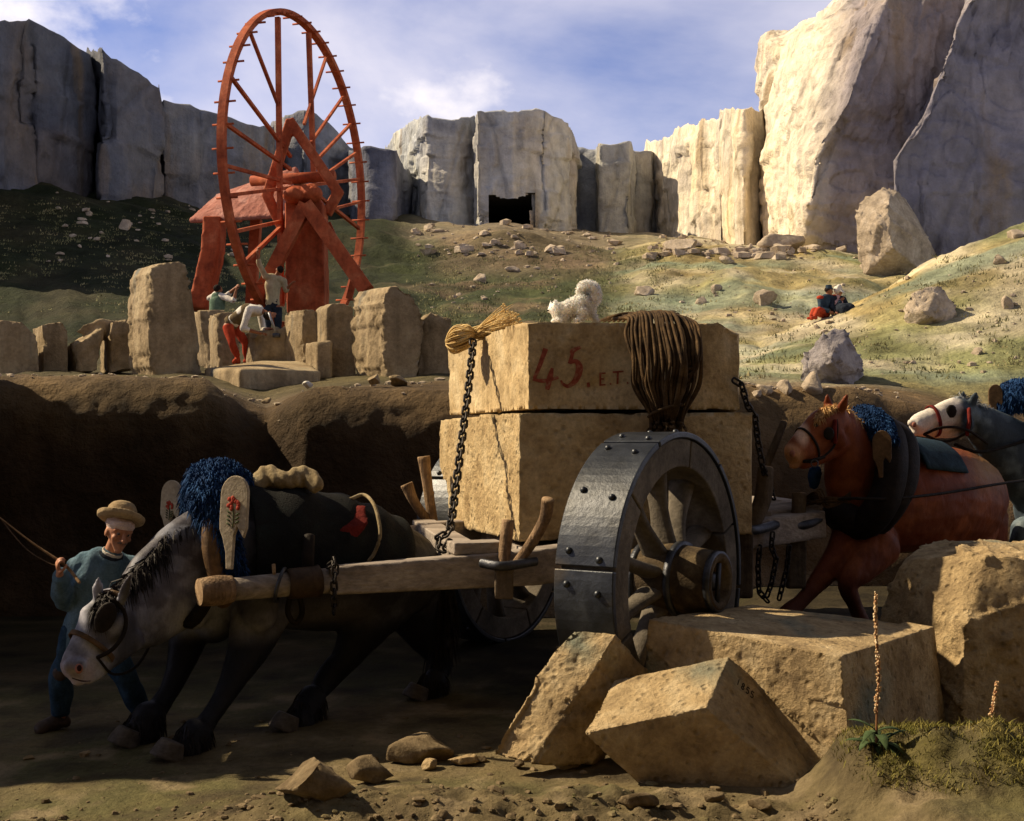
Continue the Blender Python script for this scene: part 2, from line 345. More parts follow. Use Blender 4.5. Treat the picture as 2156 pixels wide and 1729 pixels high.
M_cliff = material('cliff_rock', [(0.62, 0.62, 0.68), (0.95, 0.95, 0.97), (1.25, 1.18, 1.02)], 0.2, bump=0.7, bscale=1.3, pos=[0.3, 0.48, 0.72], streak=((1.6, 1.6, 0.14), (0, 0, 0), 0.8, 1.0, 0.12), bdist=0.35, stain=((0.26, 0.18, 0.09), 0.35, 0.58, (1.6, 1.6, 0.2)), attr=True, extra=(0.30, 0.045, 0.20, (1.0, 1.0, 0.55)))
M_rock = material('pale_boulder', [(0.26, 0.21, 0.15), (0.42, 0.34, 0.25), (0.55, 0.47, 0.37)], 1.5, bump=0.8, bscale=9, pos=[0.3, 0.5, 0.7], bdist=0.06)
M_hill = material('hill_grass', [(0.62, 0.6, 0.55), (1.0, 1.0, 1.0), (1.35, 1.3, 1.15)], 0.30, bump=0.9, bscale=2.6, attr=True, pos=[0.3, 0.5, 0.7], bdist=0.25, fine=0.35)
M_ground = material('pit_ground', [(0.55, 0.52, 0.48), (1.0, 0.98, 0.9), (1.3, 1.2, 1.05)], 1.6, bump=0.9, bscale=22, attr=True, pos=[0.3, 0.5, 0.72], bdist=0.03, pits=0.2)
M_cobble = material('brown_rock', [(0.08, 0.055, 0.03), (0.17, 0.125, 0.07), (0.27, 0.205, 0.12)], 5, bump=0.8, bscale=30, pos=[0.3, 0.5, 0.7], stain=((0.14, 0.14, 0.05), 3, 0.58, (1, 1, 1)))
M_red = material('red_paint', [(0.19, 0.038, 0.016), (0.36, 0.080, 0.030), (0.47, 0.16, 0.075)], 2.0, bump=0.35, bscale=12, pos=[0.3, 0.52, 0.75], streak=((2, 2, 0.3), (0, 0, 0), 5, 0.8, 0.12), rough=0.75)
M_roof = material('red_shingles', [(0.24, 0.085, 0.06), (0.37, 0.155, 0.115), (0.48, 0.26, 0.21)], 2.5, bump=0.8, bscale=7, pos=[0.3, 0.5, 0.7], bdist=0.08)
# ------------------------------------------------------------------ ground of the pit
def sst(a, b, x): t = np.clip((x - a) / (b - a), 0, 1); return t * t * (3 - 2 * t)
def gz(X, D):
    X = np.asarray(X, float); D = np.asarray(D, float); p = np.stack([X, D, X * 0], -1)
    z = 0.035 * fbm(p * 0.9, 3, 3) + 0.012 * fbm(p * 6, 3, 5)
    fr = np.exp(-((D - 6.75) / 0.42) ** 2) * sst(-2.2, -1.0, X)
    z = z + fr * (0.04 + 0.15 * np.maximum(0, fbm(p * 2.1, 4, 8) + 0.35)) + fr * 0.085 * fbm(p * 7, 4, 9, 0.6)
    edge = 1.66 + 0.14 * fbm(p * 2.5, 3, 12)
    m = sst(edge - 0.10, edge + 0.42, X) * sst(7.75, 7.25, D) * sst(4.0, 6.2, D)
    z = z + m * (0.37 + 0.09 * fbm(p * 3.1, 3, 14) + 0.04 * fbm(p * 9, 4, 15)) - 0.16 * m * sst(6.75, 6.3, D + 0.12 * (fbm(p * 2.2, 3, 77)))
    z = z - 0.03 * sst(-1.2, -2.0, X) * sst(8.6, 7.6, D)
    z = z + 0.35 * sst(2.0, 3.0, X) * sst(10.2, 11.4, D)
    return z
def build_ground():
    xs = np.concatenate([np.linspace(-30, -4.2, 40), np.linspace(-4.1, 4.1, 330), np.linspace(4.2, 30, 40)])
    ds = np.concatenate([np.linspace(-4, 5.6, 30), np.linspace(5.65, 9.6, 230), np.linspace(9.65, 19, 90)])
    X, D = np.meshgrid(xs, ds); Z = gz(X, D); G = np.stack([X, D, Z], -1)
    o = obj('ground', (G.reshape(-1, 3), gridfaces(len(ds), len(xs))), M_ground); o['kind'] = 'structure'
    def c(p, n):
        a = fbm(p * 1.1, 4, 21)[:, None]; b = fbm(p * 3.3, 4, 31)[:, None]
        base = V(0.17, 0.135, 0.075) + 0 * p; olive = V(0.12, 0.115, 0.05); pale = V(0.30, 0.235, 0.15); dark = V(0.065, 0.05, 0.032)
        base = base + (olive - base) * np.clip(a * 2 + 0.1, 0, 0.8); base = base + (pale - base) * np.clip(b * 2.2 - 0.25, 0, 0.7)
        base = base + (dark - base) * np.clip(-b * 2.0 - 0.2, 0, 0.8)
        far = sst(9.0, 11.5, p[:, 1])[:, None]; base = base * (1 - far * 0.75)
        g = (sst(1.70, 1.95, p[:, 0]) * sst(0.22, 0.34, p[:, 2]) * sst(6.0, 6.5, p[:, 1]) * sst(7.9, 7.4, p[:, 1]))[:, None]
        base = base * 0.85
        return base + (V(0.12, 0.105, 0.035) - base) * g * np.clip(0.55 + 2.2 * b, 0.1, 0.85)
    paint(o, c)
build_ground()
# ------------------------------------------------------------------ bank, terrace, valley
PX = [-900, -300, 0, 200, 335, 430, 480, 520, 560, 600, 640, 700, 800, 870, 950, 1040, 1120, 1290, 1400, 1500, 1560, 1650, 1700, 1800, 1870, 2000, 2156, 2500, 3000]
def row(D, pts, dd=0.0):
    xs = [a[0] for a in pts]; ys = [a[1] for a in pts]; 
    if hasattr(D, '__len__'): dx = [a[0] for a in D]; dv = [a[1] for a in D]
    else: dx, dv = [0, 1], [D, D]
    return [(x, float(np.interp(x, xs, ys)), float(np.interp(x, dx, dv))) for x in PX]
def smooth_noise(G, amp, freq, seed, mask=None):
    n = gnormals(G); d = amp * fbm(G * freq, 6, seed, 0.55)
    if mask is not None: d = d * mask
    return G + n * d[..., None]
def paint_hill(o):
    def c(p, n):
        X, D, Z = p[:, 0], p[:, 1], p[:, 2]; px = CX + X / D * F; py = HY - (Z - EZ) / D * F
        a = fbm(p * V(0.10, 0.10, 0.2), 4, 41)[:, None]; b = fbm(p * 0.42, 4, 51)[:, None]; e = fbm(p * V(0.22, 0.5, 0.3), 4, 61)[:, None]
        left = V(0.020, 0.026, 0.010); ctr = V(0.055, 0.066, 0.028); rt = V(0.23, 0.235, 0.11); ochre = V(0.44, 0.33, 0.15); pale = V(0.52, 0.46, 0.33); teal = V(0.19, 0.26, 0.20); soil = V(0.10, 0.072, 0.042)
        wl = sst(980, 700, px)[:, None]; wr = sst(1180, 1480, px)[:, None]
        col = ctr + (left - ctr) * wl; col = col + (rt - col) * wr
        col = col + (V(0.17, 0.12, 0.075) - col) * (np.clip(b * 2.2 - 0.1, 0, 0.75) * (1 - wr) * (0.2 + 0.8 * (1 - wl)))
        col = col + (ochre - col) * (np.clip(a * 2.4 + 0.15, 0, 0.75) * wr)
        col = col + (pale - col) * (np.clip(b * 3.0 + 0.05, 0, 0.85) * wr)
        col = col + (teal - col) * (np.clip(e * 2.6 - 0.05, 0, 0.65) * wr)
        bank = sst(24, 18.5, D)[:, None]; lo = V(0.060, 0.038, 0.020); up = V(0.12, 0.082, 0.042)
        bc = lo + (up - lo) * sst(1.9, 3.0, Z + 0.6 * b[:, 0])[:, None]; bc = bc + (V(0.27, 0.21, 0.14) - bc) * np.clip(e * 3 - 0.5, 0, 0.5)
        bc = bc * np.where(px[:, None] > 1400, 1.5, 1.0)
        col = col + (bc - col) * bank
        ter = (sst(17, 19, D) * sst(31, 27, D))[:, None] * (1 - wr); col = col + (V(0.10, 0.085, 0.045) - col) * ter * 0.8
        g_ = fbm(p * 1.3, 4, 91)[:, None]; col = col * (1 + 0.55 * g_); mnd = (sst(880, 960, px) * sst(1330, 1240, px) * sst(600, 560, py))[:, None]; col = col + (V(0.17, 0.125, 0.08) * (1 + 0.5 * b) - col) * mnd * 0.7
        cb = (sst(57, 63, D) * sst(800, 900, px))[:, None]; col = col + (V(0.25, 0.21, 0.15) - col) * cb * 0.6
        return col
    paint(o, c)
def build_land():
    crest = [(-900, 800), (-300, 798), (0, 795), (200, 802), (430, 800), (480, 824), (520, 852), (560, 872), (600, 856), (640, 832), (700, 816), (800, 816), (950, 822), (1290, 820), (1560, 812), (1700, 818), (1800, 822), (1870, 846), (2000, 870), (2156, 900), (2500, 930)]
    cd = [(0, 15.4), (480, 15.5), (560, 15.9), (640, 15.5), (1400, 15.6), (2156, 16.5)]
    rows = []
    rows.append(row(14.6, [(0, 1325), (2156, 1300)])); rows.append(row(14.9, [(0, 1150), (2156, 1150)]))
    rows.append(row([(a, b - 0.45) for a, b in cd], [(x, y + 75) for x, y in crest])); rows.append(row(cd, crest))
    rows.append(row(17.6, [(0, 797), (430, 804), (560, 850), (640, 832), (800, 806), (1560, 806), (1870, 836), (2156, 880)]))
    rows.append(row(21, [(0, 790), (430, 795), (560, 815), (800, 796), (1560, 800), (1870, 812), (2156, 850)]))
    rows.append(row(26, [(0, 770), (335, 775), (800, 775), (1000, 772), (1560, 780), (2156, 800)]))
    rows.append(row(31, [(-300, 740), (0, 740), (430, 730), (620, 700), (800, 700), (900, 706), (1100, 706), (1400, 712), (1560, 730), (2156, 740)]))
    rows.append(row(38, [(-300, 640), (0, 640), (200, 640), (430, 640), (700, 640), (900, 648), (1100, 645), (1290, 650), (1400, 640), (1560, 640), (1800, 650), (2156, 660)]))
    rows.append(row(46, [(-300, 520), (0, 520), (200, 540), (430, 565), (700, 585), (900, 596), (1100, 590), (1290, 582), (1400, 560), (1560, 555), (1800, 570), (2156, 580)]))
    rows.append(row(54, [(-300, 400), (0, 400), (200, 440), (430, 490), (700, 540), (860, 560), (950, 545), (1050, 520), (1160, 525), (1290, 550), (1400, 528), (1560, 516), (1700, 520), (1800, 535), (1900, 560), (2156, 560)]))
    rows.append(row(62, [(-300, 330), (0, 345), (200, 405), (335, 425), (430, 450), (600, 470), (800, 480), (900, 520), (960, 490), (1050, 478), (1200, 496), (1290, 520), (1400, 515), (1560, 520), (1800, 545), (2156, 560)]))
    rows.append(row(80, [(-300, 330), (0, 345), (200, 395), (600, 460), (860, 462), (1000, 482), (1290, 502), (1400, 505), (2156, 560)]))
    rows.append(row(100, [(-300, 330), (0, 345), (600, 460), (1290, 500), (2156, 560)]))
    G = loft(rows, 420, 16); D = G[..., 1]
    n = gnormals(G); am = np.interp(D, [13.6, 15, 17, 22, 40, 100], [0.10, 0.15, 0.12, 0.12, 0.55, 1.1])
    G = G + n * (am * fbm(G * np.interp(D, [13, 20, 60], [1.3, 0.9, 0.22])[..., None], 6, 71, 0.55))[..., None]
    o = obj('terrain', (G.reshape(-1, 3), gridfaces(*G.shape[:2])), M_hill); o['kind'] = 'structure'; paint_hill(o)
    # near hill on the right
    global PX
    keep = PX; PX = [1380, 1460, 1520, 1560, 1600, 1640, 1700, 1780, 1850, 1950, 2050, 2156, 2400, 2900]
    rows = [row(18.5, [(1380, 830), (1700, 835), (1870, 860), (2156, 905)]), row(20.5, [(1380, 812), (1560, 812), (1700, 814), (1870, 830), (2156, 850)]),
            row(24, [(1380, 800), (1560, 784), (1700, 772), (1870, 762), (2156, 750), (2400, 730)]), row(28, [(1380, 790), (1560, 762), (1700, 730), (1870, 690), (2156, 640), (2400, 600)]),
            row(32, [(1380, 780), (1560, 742), (1640, 706), (1700, 684), (1780, 656), (1850, 628), (1950, 592), (2050, 555), (2156, 520), (2400, 450)]),
            row(35, [(1380, 778), (1560, 740), (1640, 702), (1700, 674), (1780, 644), (1850, 606), (1950, 555), (2050, 508), (2156, 466), (2400, 390)]),
            row(38, [(1380, 800), (1560, 770), (1700, 710), (1850, 640), (1950, 590), (2156, 500), (2400, 430)]), row(44, [(1380, 840), (1560, 800), (1850, 720), (2156, 640), (2400, 600)])]
    G2 = loft(rows, 260, 14); G2 = smooth_noise(smooth_noise(G2, 0.22, 0.5, 81), 0.10, 1.6, 82); PX = keep
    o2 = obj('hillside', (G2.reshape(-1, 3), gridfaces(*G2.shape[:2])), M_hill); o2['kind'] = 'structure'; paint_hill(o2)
    return G, G2
G_LAND, G_NEAR = build_land()
def bvh(G): return BVHTree.FromPolygons([Vector(p) for p in G.reshape(-1, 3)], gridfaces(*G.shape[:2]))
BV1, BV2 = bvh(G_LAND), bvh(G_NEAR)
def land_z(X, D, near=False):
    zs = []
    for b in (BV1, BV2):
        h = b.ray_cast(Vector((X, D, 60)), Vector((0, 0, -1)))
        if h[0]: zs.append(h[0].z)
    return max(zs) if zs else 0
def hit(px, py):
    """the land seen at a picture point"""
    d = Vector(((px - CX) / F, 1, (HY - py) / F)).normalized(); best = None
    for b in (BV1, BV2):
        h = b.ray_cast(Vector((0, 0, EZ)), d)
        if h[0] and (best is None or h[3] < best[1]): best = (h[0], h[3])
    return np.array(best[0]) if best else None
# ------------------------------------------------------------------ cliffs
CAVE = (1024, 1121, 411, 520)
def cliff(name, cols, ncol, nrow=60, amp=0.5, seed=0, tint=(1, 1, 1), roof=14, chunk=1.0, cave=False):
    """cols: (px, D, py_top, py_base) along the foot of the wall"""
    C = np.array(cols, float); a_, b_ = C[0].copy(), C[-1].copy(); a_[1] += 16; b_[1] += 16; C = np.vstack([a_, C, b_]); seg = np.hypot(np.diff(C[:, 0]) / 30, np.diff(C[:, 1])); s = np.concatenate([[0], np.cumsum(seg)])
    t = np.unique(np.concatenate([np.linspace(0, s[-1], ncol), s])); px = np.interp(t, s, C[:, 0]); D = np.interp(t, s, C[:, 1]); tp = np.interp(t, s, C[:, 2]); bp = np.interp(t, s, C[:, 3])
    X = (px - CX) / F * D; zt = EZ + (HY - tp) / F * D; zb = EZ + (HY - bp) / F * D - 3
    jag = 0.22 * fbm(np.stack([X, D, X * 0], -1) * 0.7, 4, seed) + 0.13 * np.round(2 * vnoise(np.stack([X, D, X * 0], -1) * 0.45, seed + 3))
    zt = zt + jag * chunk
    k = np.linspace(0, 1, nrow)[:, None]; G = np.stack([X + 0 * k, D + 0 * k, zb + (zt - zb) * k], -1)
    lean = (k - 0.5) * 0.0
    n = gnormals(G); n[..., 2] = 0; n /= np.linalg.norm(n, axis=2, keepdims=True) + 1e-9
    sgn = np.sign((n * V(0, -1, 0)).sum(-1, keepdims=True)); sgn[sgn == 0] = 1; n = n * 1.0
    q = G * V(0.5, 0.5, 0.12); ss = np.concatenate([[0], np.cumsum(np.hypot(np.diff(X), np.diff(D)))])[None, :] + 0 * k
    wz = G[..., 2] + 0.5 * fbm(G * 0.5, 3, seed + 11); wx = ss + 0.5 * fbm(G * 0.6, 3, seed + 12); blk_ = 0
    for cw, chh, aa in ((3.4, 5.5, 0.55), (1.6, 2.3, 0.38), (0.8, 0.9, 0.16)):
        ro = np.floor(wz / chh); blk_ = blk_ + aa * (_h(np.floor(wx / cw + 0.5 * (ro % 2)).astype(np.int64), ro.astype(np.int64), ro.astype(np.int64) * 0 + seed, 5) - 0.5)
    d = amp * 1.5 * blk_ + 0.7 * amp * (0.9 * fbm(q, 4, seed + 5) + 0.5 * fbm(G * 0.6, 5, seed + 6)) + amp * 0.25 * np.round(3 * vnoise(G * V(0.5, 0.5, 0.22), seed + 8)) / 1.5
    fade = np.minimum(1, (1 - k) * 6 + 0.25)
    G = G + n * (d * fade)[..., None]
    top = G[-1]; rd = np.stack([top[:, 0] / top[:, 1], np.ones(len(top)), np.zeros(len(top))], 1); back = [top + rd * 0.25 + V(0, 0, 0.12), top + rd * 1.2 + V(0, 0, 0.15), top + rd * roof + V(0, 0, -roof * 0.12)]
    bk = []
    for b, a in zip(back, (0.25, 0.5, 1)): b = b.copy(); b[:, 2] += 0.4 * a * fbm(b * 0.8, 3, seed + 30); bk.append(b[None])
    last = bk[-1].copy(); last[..., 2] = zb.min() - 3
    G = np.concatenate([G] + bk + [last])
    gf = gridfaces(*G.shape[:2]); gv = G.reshape(-1, 3)
    if cave:
        qx = CX + gv[:, 0] / gv[:, 1] * F; qy = HY - (gv[:, 2] - EZ) / gv[:, 1] * F; ins = (qx > CAVE[0]) & (qx < CAVE[1]) & (qy > CAVE[2] + 5 * np.sin(qx * 0.06)) & (qy < CAVE[3]) & (gv[:, 1] < 84)
        gf = [q for q in gf if not all(ins[i] for i in q)]
    o = obj(name, (gv, gf), M_cliff); o['kind'] = 'structure'
    def c(p, nn): 
        a = fbm(p * V(0.3, 0.3, 0.05), 4, seed + 40)[:, None]
        return V(*tint) * (1 + 0.25 * a) + V(0.05, 0.01, -0.04) * np.clip(fbm(p * 0.2, 3, seed + 44)[:, None] * 2, 0, 1)
    me = o.data; paint(o, lambda p, n_: np.clip(c(p, n_), 0, 1))
    return o
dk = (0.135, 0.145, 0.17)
cliff('cliff', [(-520, 50, -200, 330), (-400, 43, -330, 330), (-250, 47, -100, 330), (-60, 53, 40, 340), (0, 54, 52, 345), (62, 56, 38, 350), (66, 57.2, 42, 352), (120, 58, 75, 370), (188, 60, 115, 395)], 150, 70, 0.5, 1, dk)  # unseen left columns added tall to shade the left hillside
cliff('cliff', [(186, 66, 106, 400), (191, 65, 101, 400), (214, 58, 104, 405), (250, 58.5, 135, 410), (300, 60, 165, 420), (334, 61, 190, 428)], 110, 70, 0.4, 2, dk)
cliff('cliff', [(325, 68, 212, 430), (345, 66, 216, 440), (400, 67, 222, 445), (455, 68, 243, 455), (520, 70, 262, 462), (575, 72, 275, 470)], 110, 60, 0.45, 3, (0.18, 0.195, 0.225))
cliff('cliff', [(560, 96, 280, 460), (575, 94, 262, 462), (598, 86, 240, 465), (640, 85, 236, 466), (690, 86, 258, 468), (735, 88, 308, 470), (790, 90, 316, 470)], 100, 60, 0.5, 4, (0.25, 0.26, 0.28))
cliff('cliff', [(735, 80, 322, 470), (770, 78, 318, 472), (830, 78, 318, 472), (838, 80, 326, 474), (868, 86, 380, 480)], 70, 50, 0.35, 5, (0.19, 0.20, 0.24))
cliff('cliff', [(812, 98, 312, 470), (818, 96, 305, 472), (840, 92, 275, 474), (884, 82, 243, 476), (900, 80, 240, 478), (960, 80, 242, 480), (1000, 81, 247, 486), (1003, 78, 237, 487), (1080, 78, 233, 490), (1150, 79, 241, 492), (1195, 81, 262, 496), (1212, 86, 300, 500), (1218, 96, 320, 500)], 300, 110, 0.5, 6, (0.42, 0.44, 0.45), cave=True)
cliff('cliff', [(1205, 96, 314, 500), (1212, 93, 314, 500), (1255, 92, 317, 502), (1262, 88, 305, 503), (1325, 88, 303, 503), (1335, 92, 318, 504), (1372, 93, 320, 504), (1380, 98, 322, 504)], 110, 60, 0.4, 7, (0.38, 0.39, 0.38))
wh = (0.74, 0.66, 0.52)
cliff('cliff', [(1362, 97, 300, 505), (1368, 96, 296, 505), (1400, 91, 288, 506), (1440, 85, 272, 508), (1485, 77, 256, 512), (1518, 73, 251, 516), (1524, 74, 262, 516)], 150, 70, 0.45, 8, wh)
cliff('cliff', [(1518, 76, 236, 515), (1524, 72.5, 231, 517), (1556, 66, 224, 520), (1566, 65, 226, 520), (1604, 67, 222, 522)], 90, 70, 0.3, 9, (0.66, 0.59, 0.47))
def wall_sheet(name, rows, cols, sub, amp, seed, tint, order=0, flat=False):
    G = loft(rows, cols, sub, order=order); n = gnormals(G); s = np.sign((n * V(0, -1, 0)).sum(-1).mean()); n = n * s
    wz = G[..., 2] + 0.35 * G[..., 0] + 0.8 * fbm(G * 0.4, 3, seed + 11); wx = G[..., 0] + 0.7 * G[..., 1] - 0.4 * G[..., 2] + 0.6 * fbm(G * 0.5, 3, seed + 12); blk_ = 0
    for cw, chh, aa in ((4.5, 7, 0.6), (2.2, 3.1, 0.42), (1.0, 1.2, 0.2)):
        ro = np.floor(wz / chh); blk_ = blk_ + aa * (_h(np.floor(wx / cw + 0.5 * (ro % 2)).astype(np.int64), ro.astype(np.int64), ro.astype(np.int64) * 0 + seed, 5) - 0.5)
    d = amp * 1.5 * blk_ + amp * (fbm(G * V(0.45, 0.45, 0.3), 5, seed) + 0.5 * fbm(G * 1.1, 5, seed + 1)) + amp * 0.45 * np.round(3 * vnoise(G * V(0.4, 0.4, 0.3), seed + 8)) / 1.5
    G = G + n * d[..., None]
    o = obj(name, (G.reshape(-1, 3), gridfaces(*G.shape[:2])), M_cliff, smooth=not flat); o['kind'] = 'structure'
    paint(o, lambda p, n_: tint(p) if callable(tint) else V(*tint) * (1 + 0.25 * fbm(p * 0.25, 4, seed + 40)[:, None]))
    return G
# the tall right wall: sunlit left flank turning into the shaded grey face
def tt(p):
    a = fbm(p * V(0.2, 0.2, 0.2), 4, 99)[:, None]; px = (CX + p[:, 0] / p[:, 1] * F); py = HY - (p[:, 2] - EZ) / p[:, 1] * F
    g = sst(1700, 1790, px + (py - 250) * 0.1)[:, None]; return (V(0.74, 0.65, 0.50) * (1 - g) + V(0.30, 0.265, 0.27) * g) * (1 + 0.2 * a)  # paler sunlit flank and darker shaded face painted into the colour
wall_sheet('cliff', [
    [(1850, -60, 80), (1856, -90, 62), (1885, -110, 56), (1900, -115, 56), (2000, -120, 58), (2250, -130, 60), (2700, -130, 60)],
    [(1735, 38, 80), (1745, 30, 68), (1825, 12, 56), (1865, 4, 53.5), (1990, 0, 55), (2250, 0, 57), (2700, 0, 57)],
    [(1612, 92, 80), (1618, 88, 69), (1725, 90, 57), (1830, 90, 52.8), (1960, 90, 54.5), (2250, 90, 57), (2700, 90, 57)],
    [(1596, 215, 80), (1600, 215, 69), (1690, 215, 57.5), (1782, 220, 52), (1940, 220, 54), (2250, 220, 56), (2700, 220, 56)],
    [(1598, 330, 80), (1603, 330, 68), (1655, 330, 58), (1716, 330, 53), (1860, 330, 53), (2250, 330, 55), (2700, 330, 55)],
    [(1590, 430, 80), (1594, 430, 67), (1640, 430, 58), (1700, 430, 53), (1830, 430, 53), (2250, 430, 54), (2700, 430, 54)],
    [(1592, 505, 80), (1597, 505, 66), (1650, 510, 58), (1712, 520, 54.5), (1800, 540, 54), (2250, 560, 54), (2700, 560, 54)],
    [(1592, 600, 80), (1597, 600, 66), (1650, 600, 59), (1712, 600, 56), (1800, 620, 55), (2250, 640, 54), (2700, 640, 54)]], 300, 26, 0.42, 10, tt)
wall_sheet('cliff', [
    [(2152, -160, 55), (2140, -160, 50), (2250, -160, 50), (2700, -160, 50)],
    [(2034, 40, 55), (2022, 40, 50), (2200, 40, 50.5), (2700, 40, 50)],
    [(1998, 140, 55), (1985, 140, 49.5), (2160, 140, 50), (2700, 140, 50)],
    [(1958, 240, 55), (1945, 240, 49), (2120, 240, 49.5), (2700, 240, 49)],
    [(1893, 335, 54), (1880, 335, 48.5), (2080, 335, 49), (2700, 335, 48)],
    [(1895, 420, 54), (1882, 420, 48), (2080, 420, 48.5), (2700, 420, 47)],
    [(1883, 560, 54), (1870, 560, 48), (2080, 600, 48), (2700, 600, 46)],
    [(1883, 700, 54), (1870, 700, 48), (2080, 700, 48), (2700, 700, 46)]], 200, 20, 0.38, 11, (0.22, 0.205, 0.23))
# quarry cave mouth cut in the middle cliff (dark adit with side walls)
def cave():
    m = material('cave_rock', [(0.05, 0.05, 0.05), (0.10, 0.10, 0.10)], 0.6, bump=0.6, bscale=3)
    def r(d): 
        return [W(x, y, 78.0) * V(1, 0, 1) + V(0, d, 0) for x, y in ((1018, 560), (1018, 404), (1127, 404), (1127, 560))]
    a, b = r(78.3), r(90.0); v = np.array(a + b); o = obj('cave', (v, [(0, 1, 5, 4), (1, 2, 6, 5), (2, 3, 7, 6), (4, 5, 6, 7)]), m, smooth=False); o['kind'] = 'structure'
cave()
# unseen wall added left of the view to keep the pit in shade
def left_shade_wall():
    v = hull([V(x, y, z) for x in (-16, -6.9) for y in (8.9, 10.9) for z in (-0.5, 4.9)])
    v2 = hull([V(x, y, z) for x in (-16, -7.0) for y in (10.8, 15.3) for z in (-0.5, 7.15)]); v = join(v, v2)
    v = rockify(v, 0.16, 0.35, 0.8, 1, 5)
    o = obj('cliff', v, M_cliff); o['kind'] = 'structure'; paint(o, lambda p, n: V(0.3, 0.24, 0.15) + 0 * p)
left_shade_wall()
def fill_block_wall():
    # unseen walls added behind and right of the viewer to cut sky fill
    v = join(hull([V(x, y, z) for x in (-20, 22) for y in (-9, -4.5) for z in (-1, 16)]), hull([V(x, y, z) for x in (9.5, 16) for y in (-8, 6.5) for z in (-1, 6.5)]))
    v = rockify(v, 0.35, 0.8, 0.5, 1, 15); o = obj('cliff', v, M_cliff); o['kind'] = 'structure'; paint(o, lambda p, n: V(0.09, 0.07, 0.045) + 0 * p)
fill_block_wall()
# ------------------------------------------------------------------ boulders on the hills
def boulder(c, r, seed, flat=9, vox=None):
    rg = np.random.RandomState(seed); v, f = ball((0, 0, 0), (1, 1, 1), 28); 
    for k in range(flat + 4):
        d = unit(rg.normal(0, 1, 3)); h = rg.uniform(0.42, 0.78); s = v @ d; v = v - np.outer(np.maximum(0, s - h), d)
    v = v * (1 + 0.22 * fbm(v * 1.6, 5, seed, 0.6)[:, None]) * np.asarray(r, float); v += 0.05 * min(r) * fbm(v / min(r) * 3, 4, seed + 1)[:, None]
    a = rg.uniform(0, 6.28); v = v @ np.array([[math.cos(a), math.sin(a), 0], [-math.sin(a), math.cos(a), 0], [0, 0, 1]]) if max(r) / min(r) < 1.6 else v
    return v + np.asarray(c, float), f
def hill_rock(px, py, w, h, label, seed, mat=None, group=None, sink=0.25, name='boulder', pt=None):
    """px,py: where its foot stands; w,h: size in picture points"""
    p = hit(px, py) if pt is None else np.asarray(pt, float)
    s = p[1] / F; r = (w * s / 2 * 1.2, w * s / 2 * 1.0, h * s / 2 * (1.5 if pt is None else 1.25))
    return single(name, boulder(p + V(0, r[1] * 0.3, h * s * 0.5 - sink * h * s * 0.3 - (0.16 * h * s if pt is None else 0)), r, seed), mat or M_rock, label, 'boulder', group)
HR = [(1655, 520, 92, 34, 'smooth round pale rock at the foot of the tall sunlit cliff', 5),
      (1775, 530, 28, 16, 'little white stone on the grass just left of the huge grey cliff boulder', 7),
      (1435, 527, 90, 26, 'low white rubble rock heaped under the bright white cliff', 8),
      (1530, 556, 36, 20, 'brownish rock on the ochre hilltop below the cliff', 9),
      (1352, 622, 42, 26, 'yellowish rock with a dark hollow on the green slope behind the rope', 10),
      (1610, 642, 60, 40, 'tan outcrop jutting from the ochre slope left of the seated couple', 11),
      (2140, 500, 50, 26, 'rock near the top of the hill at the right picture edge', 12),
      (2105, 555, 44, 22, 'small dark-sided rock on the upper right hill slope', 13),
      (2125, 650, 34, 30, 'pointed brown rock on the slope to the right of the pink boulder', 14),
      (1715, 822, 66, 42, 'sunlit cream boulder on the bank crest behind the horses', 15),
      (1655, 826, 44, 26, 'squat cream rock on the bank crest between the load and the big cream boulder', 16),
      (1615, 828, 40, 24, 'rounded yellow rock on the bank crest right beside the load', 17),
      (1592, 832, 26, 16, 'small yellow rock on the bank touching the edge of the load', 18),
      (1078, 572, 30, 16, 'pinkish boulder on the brown mound in front of the cave', 19),
      (1010, 592, 34, 18, 'dark rock low on the brown mound left of centre valley', 20),
      (262, 480, 32, 26, 'grey boulder on the dark left hillside', 21),
      (150, 500, 22, 12, 'small stone on the dark left hillside above the broken blocks', 22),
      (1510, 612, 22, 14, 'small white stone in the middle of the ochre slope', 23),
      (1475, 640, 26, 16, 'low white stone half buried on the slope above the rope hank', 24),
      (2060, 745, 26, 14, 'little flat stone on the turquoise-green lower slope', 25)]
for px, py, w, h, lab, sdd in HR: hill_rock(px, py, w, h, lab, sdd, group='boulders scattered over the slopes')

def crag():
    f = [(1802, 452), (1815, 425), (1842, 405), (1868, 393), (1892, 402), (1908, 432), (1930, 470), (1955, 512), (1960, 590), (1815, 585), (1812, 505), (1803, 480)]
    a = [W(x, y, 46.5) for x, y in f]; v = hull(a + [p + V(1.2, 2.5, 0.0) for p in a] + [W(1870, 440, 45.4), W(1880, 520, 45.3), W(1835, 470, 45.8)]); v = crisp(v, 0.09, 0.10, 0.07, 0.6, 6, 0.2, 0.03)
    single('boulder', v, M_rock, 'huge pale grey boulder standing against the shaded cliff at the right', 'boulder', 'boulders scattered over the slopes')
crag()
M_lav = material('lavender_rock', [(0.22, 0.20, 0.21), (0.37, 0.335, 0.33), (0.50, 0.45, 0.40)], 0.9, bump=0.9, bscale=8, pos=[0.3, 0.5, 0.7], bdist=0.08)
def outcrop(f, foot, label, mat, seed, deep=1.6, ridge=()):
    p = hit(*foot); D = p[1]; a = [W(x, y, D) for x, y in f]; v = hull(a + [q + V(q[0] / D * deep, deep, -0.15) for q in a] + [W(x, y, D - d) for x, y, d in ridge])
    single('boulder', crisp(v, 0.05, 0.045, 0.045, 1.0, seed, 0.12, 0.02), mat, label, 'boulder', 'boulders scattered over the slopes')
